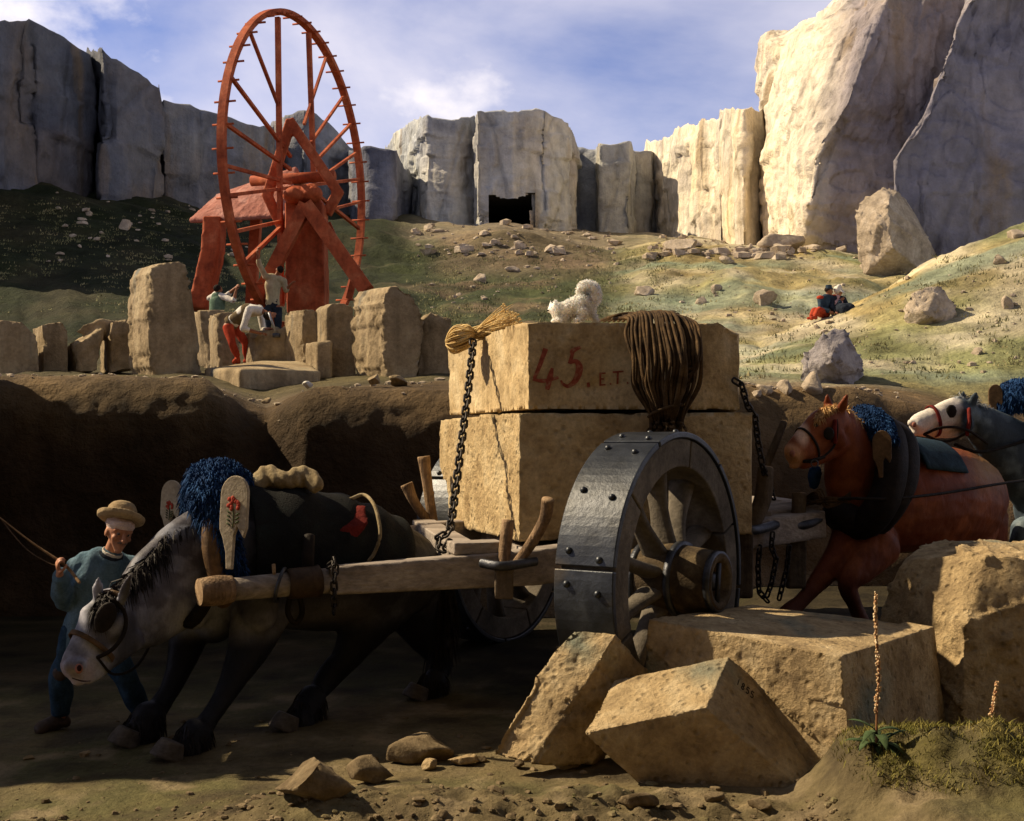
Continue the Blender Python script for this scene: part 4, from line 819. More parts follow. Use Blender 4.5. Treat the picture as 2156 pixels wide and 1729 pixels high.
def cart():
    t = thing('stone_cart', 'heavy two-wheeled timber cart with iron-plated wheels carrying the two big stone blocks', 'cart', V(0.6, 9.2, 0.0))
    Cn = W(1436, 1225, 8.95); Cn[2] = 1.07
    cart_wheel(t, Cn, R(56.8))
    Cf = V(-0.36, 13.0, 1.07); cart_wheel(t, Cf, R(56.8), -1, off=0.4)
    def pole(pts, r, name, mat=M_wood, sq=False, seg=20):
        q = [W(*a) for a in pts]; return obj(name, limb(q, r, (0, 1, 0), seg, 8, caps=False), mat, t)
    # near shaft: round at the tip, heavy and squared further back
    pole([(478, 1242, 8.46), (700, 1222, 8.80)], [(0.075, 0.078), (0.088, 0.092)], 'shaft')
    a = W(690, 1222, 8.78); b = W(1130, 1192, 9.36); c = W(1720, 1102, 11.0)
    v = join(beam(a, b, 0.17, 0.20, w2=0.22, h2=0.27), beam(b - V(0.02, 0, 0), c, 0.22, 0.27, w2=0.24, h2=0.24)); v = fuse(v, 0.018, 3); obj('side_beam', v[:2], M_wood, t)
    # wrapped butt at the tip
    q0, q1 = W(425, 1247, 8.37), W(489, 1240, 8.48); ax = unit(q1 - q0)
    obj('shaft_tip', limb([q0 - ax * 0.02, (q0 + q1) / 2, q1], [(0.092, 0.094), (0.102, 0.104), (0.09, 0.092)], (0, 1, 0), 24, 6, caps=False), M_stake, t)
    obj('shaft_tip_end', lathe([(0, 0.088), (-0.004, 0.06), (-0.004, 0.0)], q0 - ax * 0.02, ax), M_cut, t)
    # far shaft and the beam behind
    a = W(330, 1190, 9.9); b = W(925, 1122, 11.5); obj('shaft', limb([a, b], [0.075, 0.10], (0, 1, 0), 16, 8, caps=False), M_wood, t)
    b2 = W(890, 1128, 11.3); c = W(1560, 1085, 13.0); obj('side_beam', bevelled(beam(b2, c, 0.22, 0.24), 0.01), M_wood, t, smooth=False)
    # cross bearers
    for (x, y, d), (x2, y2, d2) in (((985, 1172, 9.25), (892, 1112, 11.7)), ((1130, 1178, 9.45), (1010, 1120, 12.2)), ((1600, 1095, 10.7), (1500, 1070, 13.0)), ((1700, 1078, 11.0), (1600, 1060, 13.2))):
        obj('cross_beam', bevelled(beam(W(x, y, d), W(x2, y2, d2), 0.22, 0.16), 0.01), M_wood, t, smooth=False)
    obj('packing_block', rockify(beam(W(948, 1153, 9.2), W(1052, 1150, 9.3), 0.26, 0.09), 0.012, 0.006, 6, 1, 3), M_wood, t)
    obj('axle_beam', beam(Cn - V(0.2, -.13, 0.0), Cf + V(0.1, -.1, 0), 0.22, 0.24), M_wood_d, t, smooth=False)
    # rear deck plank
    obj('deck_plank', rockify(hull([W(*q) for q in ((1590, 1052, 11.6), (1672, 1056, 11.1), (1722, 1072, 11.0), (1610, 1076, 10.8), (1590, 1066, 11.6), (1672, 1072, 11.1), (1722, 1094, 11.0), (1610, 1096, 10.8))]), 0.02, 0.006, 5, 1, 4), M_wood, t)
    # stakes
    for k_, (pts, r) in enumerate((([(1070, 1096, 9.16), (1064, 1150, 9.14), (1058, 1205, 9.12)], [0.047, 0.047, 0.042]), ([(1154, 1052, 8.95), (1147, 1092, 9.0), (1120, 1142, 9.05), (1084, 1192, 9.08)], [0.048, 0.044, 0.042, 0.036]),
        ([(892, 962, 11.9), (900, 1020, 11.9), (912, 1104, 11.9)], [0.062, 0.05, 0.05]), ([(856, 1020, 11.8), (872, 1056, 11.8), (902, 1100, 11.9)], [0.062, 0.048, 0.045]),
        ([(1561, 1026, 10.3), (1565, 1090, 10.35), (1567, 1180, 10.35)], [0.066, 0.062, 0.06]), ([(1612, 985, 10.5), (1606, 1050, 10.45), (1578, 1120, 10.4)], [0.068, 0.075, 0.06]),
        ([(1650, 890, 10.9), (1632, 935, 10.8), (1612, 985, 10.75)], [0.032, 0.034, 0.034]), ([(1683, 1040, 10.9), (1681, 1095, 10.85), (1680, 1140, 10.85)], [0.066, 0.064, 0.06]))):
        m = M_stake if k_ < 4 else M_wood_d
        q = [W(*a) for a in pts]; s = obj('stake', limb(q, r, (1, 0, 0), 14, 8, caps=False), m, t)
        tp = unit(q[0] - q[1]); r0 = r[0]; obj('stake_end', lathe([(-.004, r0), (0.006, r0 * 0.92), (0.006, 0)], q[0], tp, 16), M_cut, s)
    # sockets of iron and their hanging boards
    for pts, r in (([(1014, 1186, 9.0), (1060, 1192, 8.92), (1128, 1182, 9.1)], 0.022), ([(1552, 1112, 10.3), (1590, 1116, 10.3), (1636, 1104, 10.6)], 0.026), ([(1642, 1106, 10.7), (1690, 1106, 10.75), (1730, 1092, 10.9)], 0.026)):
        obj('iron_bracket', limb([W(*a) for a in pts], [(r, r * 1.6)] * len(pts), (0, 1, 0), 10, 8), M_iron, t)
    for x, y0, y1, d, w in ((1062, 1186, 1262, 8.98, 0.14), (1678, 1130, 1240, 10.8, 0.17), (1566, 1120, 1260, 10.25, 0.16)):
        obj('hanging_board', rockify(beam(W(x, y0, d), W(x - 2, y1, d), w, 0.06, up=(0, 1, 0)), 0.015, 0.006, 5, 1, 5), M_wood_d, t)
    # ring and peg near the shaft tip, leather sleeve
    ang = np.linspace(0, 2 * math.pi, 20); c = W(590, 1232, 8.62); obj('shaft_ring', tube([c + V(0.03 * math.sin(a), 0.11 * math.cos(a), 0.115 * math.sin(a) + 0.0) for a in ang], 0.013, 8, 1, side=(1, 0.3, 0)), M_iron, t)
    obj('shaft_peg', tube([W(578, 1222, 8.6), W(576, 1188, 8.58)], 0.013, 8, 2), M_cut, t)
    ln = unit(W(700, 1222, 8.80) - W(478, 1242, 8.46)); c = W(604, 1230, 8.64)
    obj('leather_sleeve', lathe([(0, 0.088), (0.0, 0.102), (0.03, 0.108), (0.2, 0.11), (0.23, 0.118), (0.24, 0.1)], c, ln), material('harness_leather', [(0.035, 0.022, 0.014), (0.08, 0.05, 0.03)], 8, rough=0.5, bump=0.3), t)
    return t
CART = cart()
# ------------------------------------------------------------------ chains
def chain(path, link=0.075, r=0.0085, wide=0.022, seed=0, name='chain'):
    P = np.array(path, float); seg = np.linalg.norm(np.diff(P, axis=0), axis=1); s = np.concatenate([[0], np.cumsum(seg)]); n = int(s[-1] / (link * 0.72)); out = []
    for i in range(n):
        u = (i + 0.5) / n * s[-1]; c = np.array([np.interp(u, s, P[:, k]) for k in range(3)]); e = np.array([np.interp(min(s[-1], u + 0.02), s, P[:, k]) for k in range(3)]); t = unit(e - c) if np.linalg.norm(e - c) > 1e-6 else V(0, 0, 1)
        ref = unit(np.cross(t, (0.3, 1, 0.1))); b = np.cross(t, ref); w = ref * math.cos(0.75) + b * math.sin(0.75) if i % 2 else ref * math.cos(0.75) - b * math.sin(0.75)
        loop = []
        for a in np.linspace(0, 2 * math.pi, 13)[:-1]:
            loop.append(c + t * (math.cos(a) * wide * 0.75 + math.copysign(link / 2 - wide * 0.75, math.cos(a))) + w * math.sin(a) * wide)
        loop = loop + [loop[0], loop[1]]; v, f = limb(loop, [r] * len(loop), np.cross(t, w), 6, 1, caps=False); out.append((v, f[:-2]))
    return join(*out)
p = [W(996, 716, 10.9), W(994, 745, 10.75), W(985, 830, 10.45), W(972, 930, 10.1), W(958, 1040, 9.75), W(948, 1112, 9.45), W(940, 1125, 9.42), W(925, 1130, 9.45), W(922, 1150, 9.42), W(936, 1158, 9.38), W(948, 1140, 9.4)]
CH1 = single('load_chain', chain(p, 0.095, 0.011, 0.028), M_chain, 'long iron chain running from the straw bundle down the sunlit end of both blocks', 'chain')
p = [W(1545, 800, 10.1), W(1562, 812, 10.1), W(1572, 850, 10.15), W(1590, 880, 10.2), W(1596, 930, 10.3), W(1606, 985, 10.35), W(1616, 1010, 10.5), W(1628, 1050, 10.6)]
single('load_chain', chain(p, 0.085, 0.01, 0.025), M_chain, 'short iron chain down the right-hand corner of the two loaded blocks', 'chain')
for pts, lab in (([W(1627, 1122, 10.45), W(1624, 1150, 10.45), W(1634, 1180, 10.45), W(1624, 1230, 10.45), W(1612, 1262, 10.45), W(1598, 1245, 10.45), W(1596, 1190, 10.45), W(1600, 1150, 10.45)], 'looped slack chain hanging under the rear side beam of the cart'),
                 ([W(1662, 1150, 10.6), W(1656, 1200, 10.6), W(1640, 1262, 10.6)], 'single straight chain hanging beside the rear wooden board of the cart'),
                 ([W(690, 1192, 8.72), W(704, 1184, 8.66), W(706, 1200, 8.64), W(703, 1230, 8.63), W(705, 1260, 8.64), W(703, 1292, 8.66)], 'harness chain dangling from the near shaft beside the grey horse')):
    single('hanging_chain', chain(pts, 0.075, 0.009, 0.021), M_chain, lab, 'chain')
# ------------------------------------------------------------------ straw bundle
M_straw = material('straw', [(0.48, 0.30, 0.11), (0.70, 0.50, 0.22), (0.82, 0.66, 0.38)], 14, bump=0.4, bscale=60, pos=[0.3, 0.5, 0.7])
def straw():
    rg = np.random.RandomState(4); c = W(999, 704, 11.0); ax = unit(V(1, -0.1, 0.28)); t = thing('straw_bundle', 'bundle of golden straw tied by the chain on the top corner of the painted block', 'straw bundle', c - V(0, 0, 0.1))
    vs = []
    # knotted folded end: straws that loop round and return
    for i in range(150):
        a = rg.uniform(0, 6.28); r = 0.045 * math.sqrt(rg.rand()); s = V(0, math.cos(a), math.sin(a)); q = rg.uniform(0.75, 1.25)
        pts = [c + s * r, c - ax * 0.07 * q + s * (0.07 + r), c - ax * 0.16 * q + s * (0.10 * q), c - ax * (0.215 * q) + s * 0.04, c - ax * 0.2 * q - s * 0.03 + V(0, 0, -0.03)]
        vs.append(limb(pts, [0.0055] * 5, (0, 0, 1), 4, 3, caps=False))
    obj('folded_end', join(*vs), M_straw, t)
    vs = []; ear = []
    for i in range(230):
        s = rg.normal(0, 1, 3); d = unit(ax + s * V(0.1, 0.30, 0.24)); l = rg.uniform(0.2, 0.44); b = c + rg.normal(0, 0.018, 3); e = b + d * l + V(0, 0, -0.04 * l + rg.uniform(-.01, .02)); m = b + d * l * 0.55
        vs.append(limb([b, m, e], [0.005, 0.004, 0.002], (0, 0, 1), 4, 2, caps=False))
        if i % 2 == 0: ear.append(ball(e, (0.013, 0.009, 0.009), 6)); ear.append(ball(e - d * 0.03 + rg.normal(0, .008, 3), (0.011, 0.008, 0.008), 6))
    obj('stalks', join(*vs), M_straw, t); obj('seed_heads', join(*ear), M_straw, t)
straw()
# ------------------------------------------------------------------ rope hank
M_rope = material('tarred_rope', [(0.025, 0.015, 0.008), (0.07, 0.042, 0.019), (0.14, 0.085, 0.038)], 9, bump=0.9, bscale=50, pos=[0.3, 0.5, 0.72], bdist=0.01)
def rope():
    rg = np.random.RandomState(8); vs = []
    n = 44
    for i in range(n):
        u = (i + 0.5) / n; j = rg.normal(0, 1, 12) * 3.0
        xt = 1318 + 128 * u; lift = 20 * math.sin(math.pi * min(1, u * 1.05)) ** 0.5; bow = 0.05 + 0.12 * math.sin(math.pi * u) + rg.uniform(0, 0.05); lay = rg.uniform(0, 0.06)
        xf = 1322 + 150 * u; bottom = 905 + 16 * rg.uniform(-1, 1); mid = 1362 + 82 * u
        pts = [W(1286 + 130 * u + j[0], 668 + j[1] * 0.4, 10.95), W(xt - 22 + j[2], 674 - lift * 0.6, 10.4 - lay), W(xt + 4, 681 - lift - lay * 100, 10.05 - lay), W(xf + j[4], 706 - lift * 0.6, 9.88 - bow * 0.4 - lay), W(xf + 4 + 6 * math.sin(3 * u) + j[5], 760 + j[6], 9.82 - bow - lay),
               W(xf * 0.86 + 1400 * 0.14 + 8 * u + j[7], 812, 9.82 - bow - lay), W(mid + j[8], 862, 9.80 - bow * 0.8 - lay), W(mid * 0.75 + 1404 * 0.25 + j[10], 888, 9.74 - lay), W(mid * 0.9 + 1404 * 0.1 + j[9], bottom, 9.66 - lay)]
        vs.append(limb(pts, [0.0125] * len(pts), (1, 0, 0), 8, 6))
    for i in range(15):      # slack loops hanging on the right side, turned back on themselves
        u = i / 14; j = rg.normal(0, 1, 12) * 3; e = 9.70 - 0.05 * rg.rand()
        pts = [W(1425 + 22 * u, 664 + 6 * u, 10.05), W(1452 + 16 * u + j[0], 690 + j[1], 9.84), W(1462 + 9 * u + j[2], 745 + j[3], e), W(1458 + 6 * u + j[4], 790 - 26 * u + j[5], e - .02), W(1436 + 8 * u, 812 - 44 * u + j[6], e - .03), W(1418 + j[7], 770 - 36 * u, e - 0.02), W(1412 + j[8], 720, e + .04), W(1402, 690, 9.86)]
        vs.append(limb(pts, [0.0125] * len(pts), (1, 0, 0), 8, 6))
    for k in range(1):       # a loose turn round the neck
        c = W(1402, 866 + k * 7, 9.68); a = np.linspace(0, 6.6, 16); vs.append(limb([c + V(0.135 * math.cos(x), 0.10 * math.sin(x), 0.05 * math.cos(x + 0.6) - 0.01 * k) for x in a], [0.013] * 16, (0, 0, 1), 8, 1))
    for k in range(12):      # loops lying on the stone top behind
        y = 10.45 + 0.05 * k; vs.append(limb([W(1262 + 10 * k, 676, y + .5), W(1284 + 8 * k, 668 - k * .3, y), W(1322 + 6 * k, 660, y - 0.1), W(1384 + 4 * k, 662, y)], [0.0135] * 4, (0, 0, 1), 8, 5))
    single('rope_hank', join(*vs), M_rope, 'thick brown hank of rope hanging over the front of the painted block above the wheel', 'rope')
rope()
# ------------------------------------------------------------------ horses
M_coat = material('horse_coat', [(0.80, 0.80, 0.80), (1.0, 1.0, 1.0), (1.12, 1.12, 1.12)], 7, rough=0.52, bump=0.3, bscale=60, attr=True, fine=0.16, spec=0.14, bdist=0.006, streak=((30, 30, 8), (0.4, 0.5, 0), 2, 0.8, 0.08))
M_hoof = material('hoof_horn', [(0.045, 0.036, 0.028), (0.12, 0.10, 0.08)], 10, rough=0.5, bump=0.3, streak=((3, 3, 30), (0, 0, 0), 3, 0.5, 0.1))
M_mane_d = material('dark_hair', [(0.012, 0.010, 0.010), (0.035, 0.028, 0.024)], 20, rough=0.6, bump=0.2)
M_mane_g = material('golden_hair', [(0.40, 0.22, 0.08), (0.62, 0.40, 0.18)], 20, rough=0.6, bump=0.2)
M_mane_w = material('grey_hair', [(0.10, 0.12, 0.14), (0.35, 0.36, 0.37)], 12, rough=0.6, bump=0.2)
M_blue = material('blue_sheepskin', [(0.006, 0.016, 0.05), (0.014, 0.045, 0.13), (0.035, 0.10, 0.24)], 9, rough=0.9, bump=0.6, bscale=50, pos=[0.3, 0.5, 0.75])
M_leather = material('black_leather', [(0.008, 0.006, 0.005), (0.024, 0.017, 0.012)], 12, rough=0.62, bump=0.4, spec=0.12)
M_leather_b = material('brown_leather', [(0.07, 0.042, 0.022), (0.15, 0.09, 0.045)], 12, rough=0.5, bump=0.3)
M_redcloth = material('red_wool', [(0.09, 0.010, 0.008), (0.18, 0.022, 0.015)], 10, bump=0.4)
M_cream = material('cream_cloth', [(0.13, 0.09, 0.045), (0.28, 0.215, 0.12), (0.42, 0.35, 0.22)], 6, bump=0.5, bscale=40, pos=[0.3, 0.5, 0.7])
M_blanket = material('dark_blanket', [(0.006, 0.006, 0.006), (0.012, 0.012, 0.011), (0.016, 0.022, 0.02)], 5, bump=0.6, bscale=60, pos=[0.3, 0.5, 0.75])
M_board = material('painted_hame', [(0.32, 0.26, 0.18), (0.47, 0.40, 0.29)], 6, bump=0.4, bscale=30)
M_eye = material('eye_dark', [(0.01, 0.008, 0.006)], 5, rough=0.1, bump=0, spec=0.8)
M_pink = material('nostril_pink', [(0.25, 0.10, 0.07), (0.38, 0.17, 0.12)], 20, bump=0)
M_nost = material('nostril_dark', [(0.03, 0.012, 0.010)], 20, bump=0)
def PW(pts): return [W(*p) for p in pts]
def muscle(v, seed):
    a = fbm(v * V(2.6, 2.6, 2.0), 2, seed); b = fbm(v * 5.5, 2, seed + 4)
    return 0.010 * a - 0.005 * np.maximum(0, 1 - np.abs(a) / 0.16) - 0.003 * np.maximum(0, 1 - np.abs(b) / 0.08) + 0.004 * fbm(v * 14, 3, seed + 7)
def hoof(t, c, fwd, s=1.0):
    """c: centre of the sole on the ground"""
    c = np.asarray(c, float); fwd = unit(fwd)
    sh = fuse(limb([c + V(0, 0, 0.005), c + V(0, 0, 0.04) - fwd * 0.014 * s, c + V(0, 0, 0.10 * s) - fwd * 0.045 * s], [(0.088 * s, 0.10 * s), (0.083 * s, 0.094 * s), (0.066 * s, 0.07 * s)], np.cross(fwd, (0, 0, 1.0)), 20, 4, caps=False), 0.010, 2)[:2]
    return obj('hoof', sh, M_hoof, t)
def ring(c, ax, side, ra, rb, w, th, seg=28):
    ax = unit(ax); side = unit(side - ax * np.dot(side, ax)); u = np.cross(ax, side); vs, fs = [], []
    for i in range(seg):
        a = 2 * math.pi * i / seg; d = side * math.cos(a) * 1.0; e = u * math.sin(a)
        for q, z in ((0, -w / 2), (th, -w / 2), (th, w / 2), (0, w / 2)): vs.append(c + d * (ra + q) + e * (rb + q) + ax * z)
    for i in range(seg):
        j = (i + 1) % seg
        for k in range(4): l = (k + 1) % 4; fs.append((4 * i + k, 4 * i + l, 4 * j + l, 4 * j + k))
    return np.array(vs), fs
def horse_body(chains, side, voxel=0.016):
    parts = []
    for pts, rad in chains: parts.append(limb(pts, rad, side, 20, 6, cap=0.9))
    return parts
def ear(base, tip, w, fr):
    base, tip = np.asarray(base), np.asarray(tip); m = base * 0.5 + tip * 0.5
    return limb([base, m, tip * 0.85 + base * 0.15, tip], [(w * 0.8, w * 0.45), (w, w * 0.42), (w * 0.5, w * 0.3), (0.006, 0.006)], fr, 12, 4)
def strap(t, pts, w=0.012, mat=None, name='strap', flat=0.35, side=(0, 1, 0)):
    return obj(name, limb(pts, [(w * flat * 1.5, w)] * len(pts), side, 8, 5), mat or M_leather, t)
def tombstone(c, w, h, n, up, th=0.035, notch=True):
    """round-topped board with a narrow foot"""
    n = unit(n); up = unit(up - n * np.dot(up, n)); s = np.cross(up, n); o = []
    for a in np.linspace(0, math.pi, 14): o.append((math.cos(a) * w / 2, h * 0.30 + math.sin(a) * w * 0.62))
    o += [(-w * 0.5, -h * 0.02), (-w * 0.48, -h * 0.14), (-w * 0.36, -h * 0.24), (-w * 0.22, -h * 0.42), (-w * 0.18, -h * 0.62), (w * 0.04, -h * 0.62), (w * 0.06, -h * 0.20), (w * 0.16, -h * 0.10), (w * 0.40, -h * 0.24), (w * 0.5, -h * 0.12)]
    k = len(o); vs = [c + s * x + up * y + n * th / 2 for x, y in o] + [c + s * x + up * y - n * th / 2 for x, y in o]
    fs = [tuple(range(k)), tuple(range(2 * k - 1, k - 1, -1))] + [(i, k + i, k + (i + 1) % k, (i + 1) % k) for i in range(k)]
    return bevelled((np.array(vs), fs), 0.006, 2), s, up
def rose(t, brd, c, n, s, up, r):
    rg = np.random.RandomState(3); vs = []
    for i in range(17): a = rg.uniform(0, 6.28); q = r * math.sqrt(rg.rand()); vs.append(ball(c + s * q * math.cos(a) + up * q * 1.1 * math.sin(a) + n * 0.0, (r * 0.33, 0.006, r * 0.36), 8, axes=np.array([s, n, up])))
    obj('rose', join(*vs), M_rosepaint, brd); vs = [limb([c - up * r * 0.8, c - up * r * 2.4 + s * 0.004, c - up * r * 3.6], [0.004] * 3, s, 6, 4)]
    for i in range(7): a = c - up * r * (1.3 + 0.3 * i) + s * r * 0.7 * (1 if i % 2 else -1); vs.append(ball(a, (r * 0.42, 0.004, r * 0.18), 8, axes=np.array([unit(s + up * 0.5 * (1 if i % 2 else -1)), n, up])))
    obj('rose_leaves', join(*vs), M_leafpaint, brd)
M_rosepaint = material('rose_paint', [(0.30, 0.03, 0.02), (0.45, 0.08, 0.05)], 20, bump=0.2)
M_leafpaint = material('leaf_paint', [(0.05, 0.07, 0.035), (0.09, 0.10, 0.05)], 20, bump=0)
def wool(t, pts, rad, side, name='sheepskin', seed=0, n=2600, ln=0.05, mat=None, voxel=0.02):
    v, f, nn = fuse(limb(pts, rad, side, 20, 8), voxel, 2); d = 0.018 * fbm(v * 9, 4, seed); v = v + nn * d[:, None]
    o = obj(name, (v, f), mat or M_blue, t); obj('wool_locks', tufts(v, nn, n, ln, 0.0055, 0.7, 0.6, seed, 0.7), mat or M_blue, o); return o
def lerp3(c, a, k): return c + (V(*a) - c) * k[:, None]
# ---- the straining grey shaft horse
def horse_grey():
    base = V(-1.5, 9.2, 0); t = thing('grey_horse', 'dapple-grey draught horse straining head down between the cart shafts', 'horse', base)
    side = unit(V(0.53, -0.85, 0)); fw = unit(V(-0.85, -0.53, 0))
    tor = PW([(425, 1225, 8.98), (505, 1195, 9.08), (600, 1185, 9.25), (700, 1195, 9.5), (790, 1205, 9.72), (848, 1215, 9.92), (868, 1230, 10.05)])
    tr = [(.25, .36), (.33, .49), (.38, .50), (.41, .49), (.39, .45), (.33, .38), (.22, .27)]
    neck = PW([(520, 1165, 9.1), (430, 1185, 8.92), (352, 1238, 8.65), (296, 1285, 8.42), (252, 1300, 8.24)]); nr = [(.26, .45), (.22, .40), (.18, .335), (.155, .275), (.13, .19)]
    head = PW([(240, 1272, 8.2), (228, 1310, 8.14), (202, 1350, 8.06), (174, 1388, 7.98), (160, 1408, 7.95)]); hr = [(.12, .14), (.13, .20), (.105, .165), (.092, .13), (.088, .112)]
    jaw = PW([(275, 1338, 8.22), (232, 1382, 8.1), (186, 1428, 8.0)]); jr = [(.08, .12), (.06, .085), (.055, .05)]
    chs = [(tor, tr), (neck, nr), (head, hr), (jaw, jr)]
    leg1 = (PW([(425, 1265, 9.12), (398, 1335, 8.98), (380, 1400, 8.86), (352, 1462, 8.72), (312, 1518, 8.56), (282, 1545, 8.47)]), [(.16, .21), (.11, .15), (.082, .10), (.058, .068), (.072, .08), (.07, .08)])
    leg2 = (PW([(555, 1265, 8.95), (528, 1350, 8.78), (492, 1428, 8.62), (455, 1492, 8.46), (412, 1552, 8.3), (382, 1586, 8.2)]), [(.18, .25), (.125, .17), (.09, .105), (.062, .072), (.078, .085), (.075, .082)])
    hind1 = (PW([(812, 1235, 9.65), (765, 1320, 9.5), (728, 1385, 9.42), (690, 1428, 9.35), (655, 1480, 9.15), (622, 1525, 8.95)]), [(.22, .34), (.15, .21), (.10, .12), (.085, .10), (.06, .07), (.07, .08)])
    hind2 = (PW([(860, 1240, 10.15), (880, 1310, 10.2), (915, 1370, 10.3), (932, 1400, 10.3), (915, 1440, 10.15), (893, 1462, 10.05)]), [(.2, .33), (.14, .2), (.095, .12), (.08, .095), (.058, .066), (.07, .078)])
    legs = [leg1, leg2, hind1, hind2]; chs += legs
    brisket = (PW([(400, 1270, 8.95), (455, 1310, 9.0)]), [(.12, .13), (.16, .16)]); chs.append(brisket)
    parts = horse_body(chs, side)
    # muscles, nostrils and lip
    parts += [ball(W(146, 1402, 7.86), (0.05, 0.045, 0.05), 12), ball(W(168, 1400, 7.86), (0.05, 0.045, 0.05), 12), ball(W(166, 1436, 7.94), (0.055, 0.05, 0.028), 12), ball(W(246, 1318, 8.04), (0.09, 0.05, 0.10), 14), ball(W(178, 1300, 8.06), (0.03, .03, .04), 8),
              ball(W(408, 1292, 8.78), (0.10, 0.09, 0.12), 14), ball(W(545, 1280, 8.72), (0.14, 0.10, 0.19), 14)]
    for b, tp in ((W(252, 1274, 8.02), W(275, 1208, 7.88)), (W(206, 1268, 8.1), W(207, 1214, 8.06))): parts.append(ear(b, tp, 0.040, V(1, 0, 0)))
    # fetlock feathering
    for pts, r in legs: parts.append(limb([pts[-2] + V(0.01, 0, 0.03), pts[-1] + V(0.03, 0.02, -0.02)], [(0.10, 0.115), (0.095, 0.115)], side, 12, 4))
    v, f, n = fuse(join(*parts), 0.0155, 4); v = v + n * muscle(v, 2)[:, None]
    o = obj('body', (v, f), M_coat, t)
    hc = W(205, 1350, 8.05); mz = W(165, 1408, 7.9)
    def c(p, nn):
        px = CX + p[:, 0] / p[:, 1] * F; py = HY - (p[:, 2] - EZ) / p[:, 1] * F; a = fbm(p * 9, 4, 4); b = fbm(p * 2.2, 3, 6)
        col = V(0.075, 0.07, 0.082) + 0 * p
        col = lerp3(col, (0.17, 0.175, 0.21), np.clip(a * 3.2, 0, 0.9))
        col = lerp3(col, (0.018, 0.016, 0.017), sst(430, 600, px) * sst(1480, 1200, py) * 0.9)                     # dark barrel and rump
        col = lerp3(col, (0.34, 0.34, 0.36), sst(0.52, 0.2, np.linalg.norm(p - W(395, 1310, 8.8), axis=1)) * np.clip(0.7 + a, 0, 1))
        col = lerp3(col, (0.20, 0.19, 0.18), sst(0.50, 0.2, np.linalg.norm(p - W(540, 1370, 8.7), axis=1)) * np.clip(0.6 + a, 0, 1))
        col = lerp3(col, (0.11, 0.10, 0.095), sst(0.45, 0.2, np.linalg.norm((p - W(690, 1330, 9.1)) * V(.6, 1, 1.4), axis=1)) * 0.7)
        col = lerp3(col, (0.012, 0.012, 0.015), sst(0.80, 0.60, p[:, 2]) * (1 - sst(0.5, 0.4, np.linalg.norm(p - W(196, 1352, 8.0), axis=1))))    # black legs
        hd = sst(0.36, 0.27, np.linalg.norm((p - W(196, 1352, 8.0)) * V(1, 1, 0.75), axis=1))
        col = lerp3(col, (0.34, 0.34, 0.39), hd * np.clip(0.72 + a * 2.0, 0.15, 1) * (1 - 0.85 * sst(222, 262, px + (py - 1340) * 0.2)))
        col = lerp3(col, (0.40, 0.33, 0.35), sst(0.15, 0.08, np.linalg.norm(p - W(160, 1420, 7.92), axis=1)) * 0.7)
        col = lerp3(col, (0.05, 0.05, 0.06), sst(0.15, 0.09, np.linalg.norm(p - W(222, 1290, 8.05), axis=1)))
        col = lerp3(col, (0.05, 0.05, 0.06), sst(236, 268, px + (py - 1340) * 0.3) * hd)
        return col
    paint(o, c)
    for x, y, d in ((166, 1408, 7.815),): obj('nostril', ball(W(x, y, d), (0.026, 0.016, 0.033), 14), M_pink, t); obj('nostril', ball(W(x + 1, y - 1, d - 0.01), (0.016, 0.012, 0.021), 12), M_nost, t)
    obj('mouth', limb(PW([(152, 1428, 7.86), (172, 1434, 7.83), (190, 1434, 7.87)]), [0.003, 0.005, 0.003], (0, 1, 0), 8, 4), M_nost, t)
    obj('eye', ball(W(215, 1312, 7.985), (0.024, 0.02, 0.022), 12), M_eye, t)
    for (pts, r), q in zip(legs, ((258, 1566, 8.37), (348, 1612, 8.04), (594, 1550, 8.74), (872, 1470, 9.96))):
        cc = W(*q); cc[2] = float(gz(cc[0], cc[1])) ; hoof(t, cc, fw * V(1, 1, 0), 1.15)
    for pts, r in legs:
        fv, ff, fn = fuse(limb([pts[-2] + V(0, 0, 0.02), pts[-1] + V(0.01, 0.01, 0.0)], [(0.098, 0.11), (0.092, 0.11)], side, 12, 4), 0.02, 1); obj('feather', tufts(fv, fn, 900, 0.085, 0.004, 0.5, 2.2, 3, 0.3), M_mane_d, t)
    # mane
    # hanging dark side of the neck and chest muscles
    mp = PW([(396, 1110, 8.80), (350, 1146, 8.64), (304, 1196, 8.44), (258, 1238, 8.24), (230, 1260, 8.10)])
    v, f, nn = fuse(limb(mp, [(0.05, 0.045)] * 4 + [(0.03, 0.04)], side, 12, 8), 0.014, 2); m = obj('mane', (v, f), M_mane_d, t); obj('mane_locks', tufts(v, nn, 2600, 0.11, 0.005, 1.0, 1.6, 5, 0.35), M_mane_d, m)
    v, f, nn = fuse(limb(PW([(232, 1256, 8.08), (212, 1280, 7.98), (206, 1300, 7.93)]), [(.05, .03), (.04, .03), (.015, .015)], side, 10, 4), 0.012, 1); m = obj('forelock', (v, f), M_mane_d, t); obj('mane_locks', tufts(v, nn, 500, 0.07, 0.005, 0.9, 1.0, 6, 0.4), M_mane_d, m)
    # bridle
    ax = unit(head[3] - head[1]); obj('noseband', ring(head[2] + ax * 0.045, ax, side, 0.112, 0.165, 0.034, 0.008), M_leather_b, t)
    obj('blinker', rockify(ball(W(222, 1300, 7.86), (0.072, 0.02, 0.105), 16, axes=np.array([unit(V(0.9, 0.2, 0.1)), unit(V(-.2, 1, 0)), unit(V(0.2, 0, 1))])), 0.01, 0.002, 8, 1, 3), M_leather, t)
    strap(t, PW([(208, 1258, 8.1), (235, 1262, 7.98), (262, 1290, 8.02), (262, 1330, 8.0), (238, 1366, 7.95), (205, 1385, 7.93)]), 0.014, name='cheek_strap')
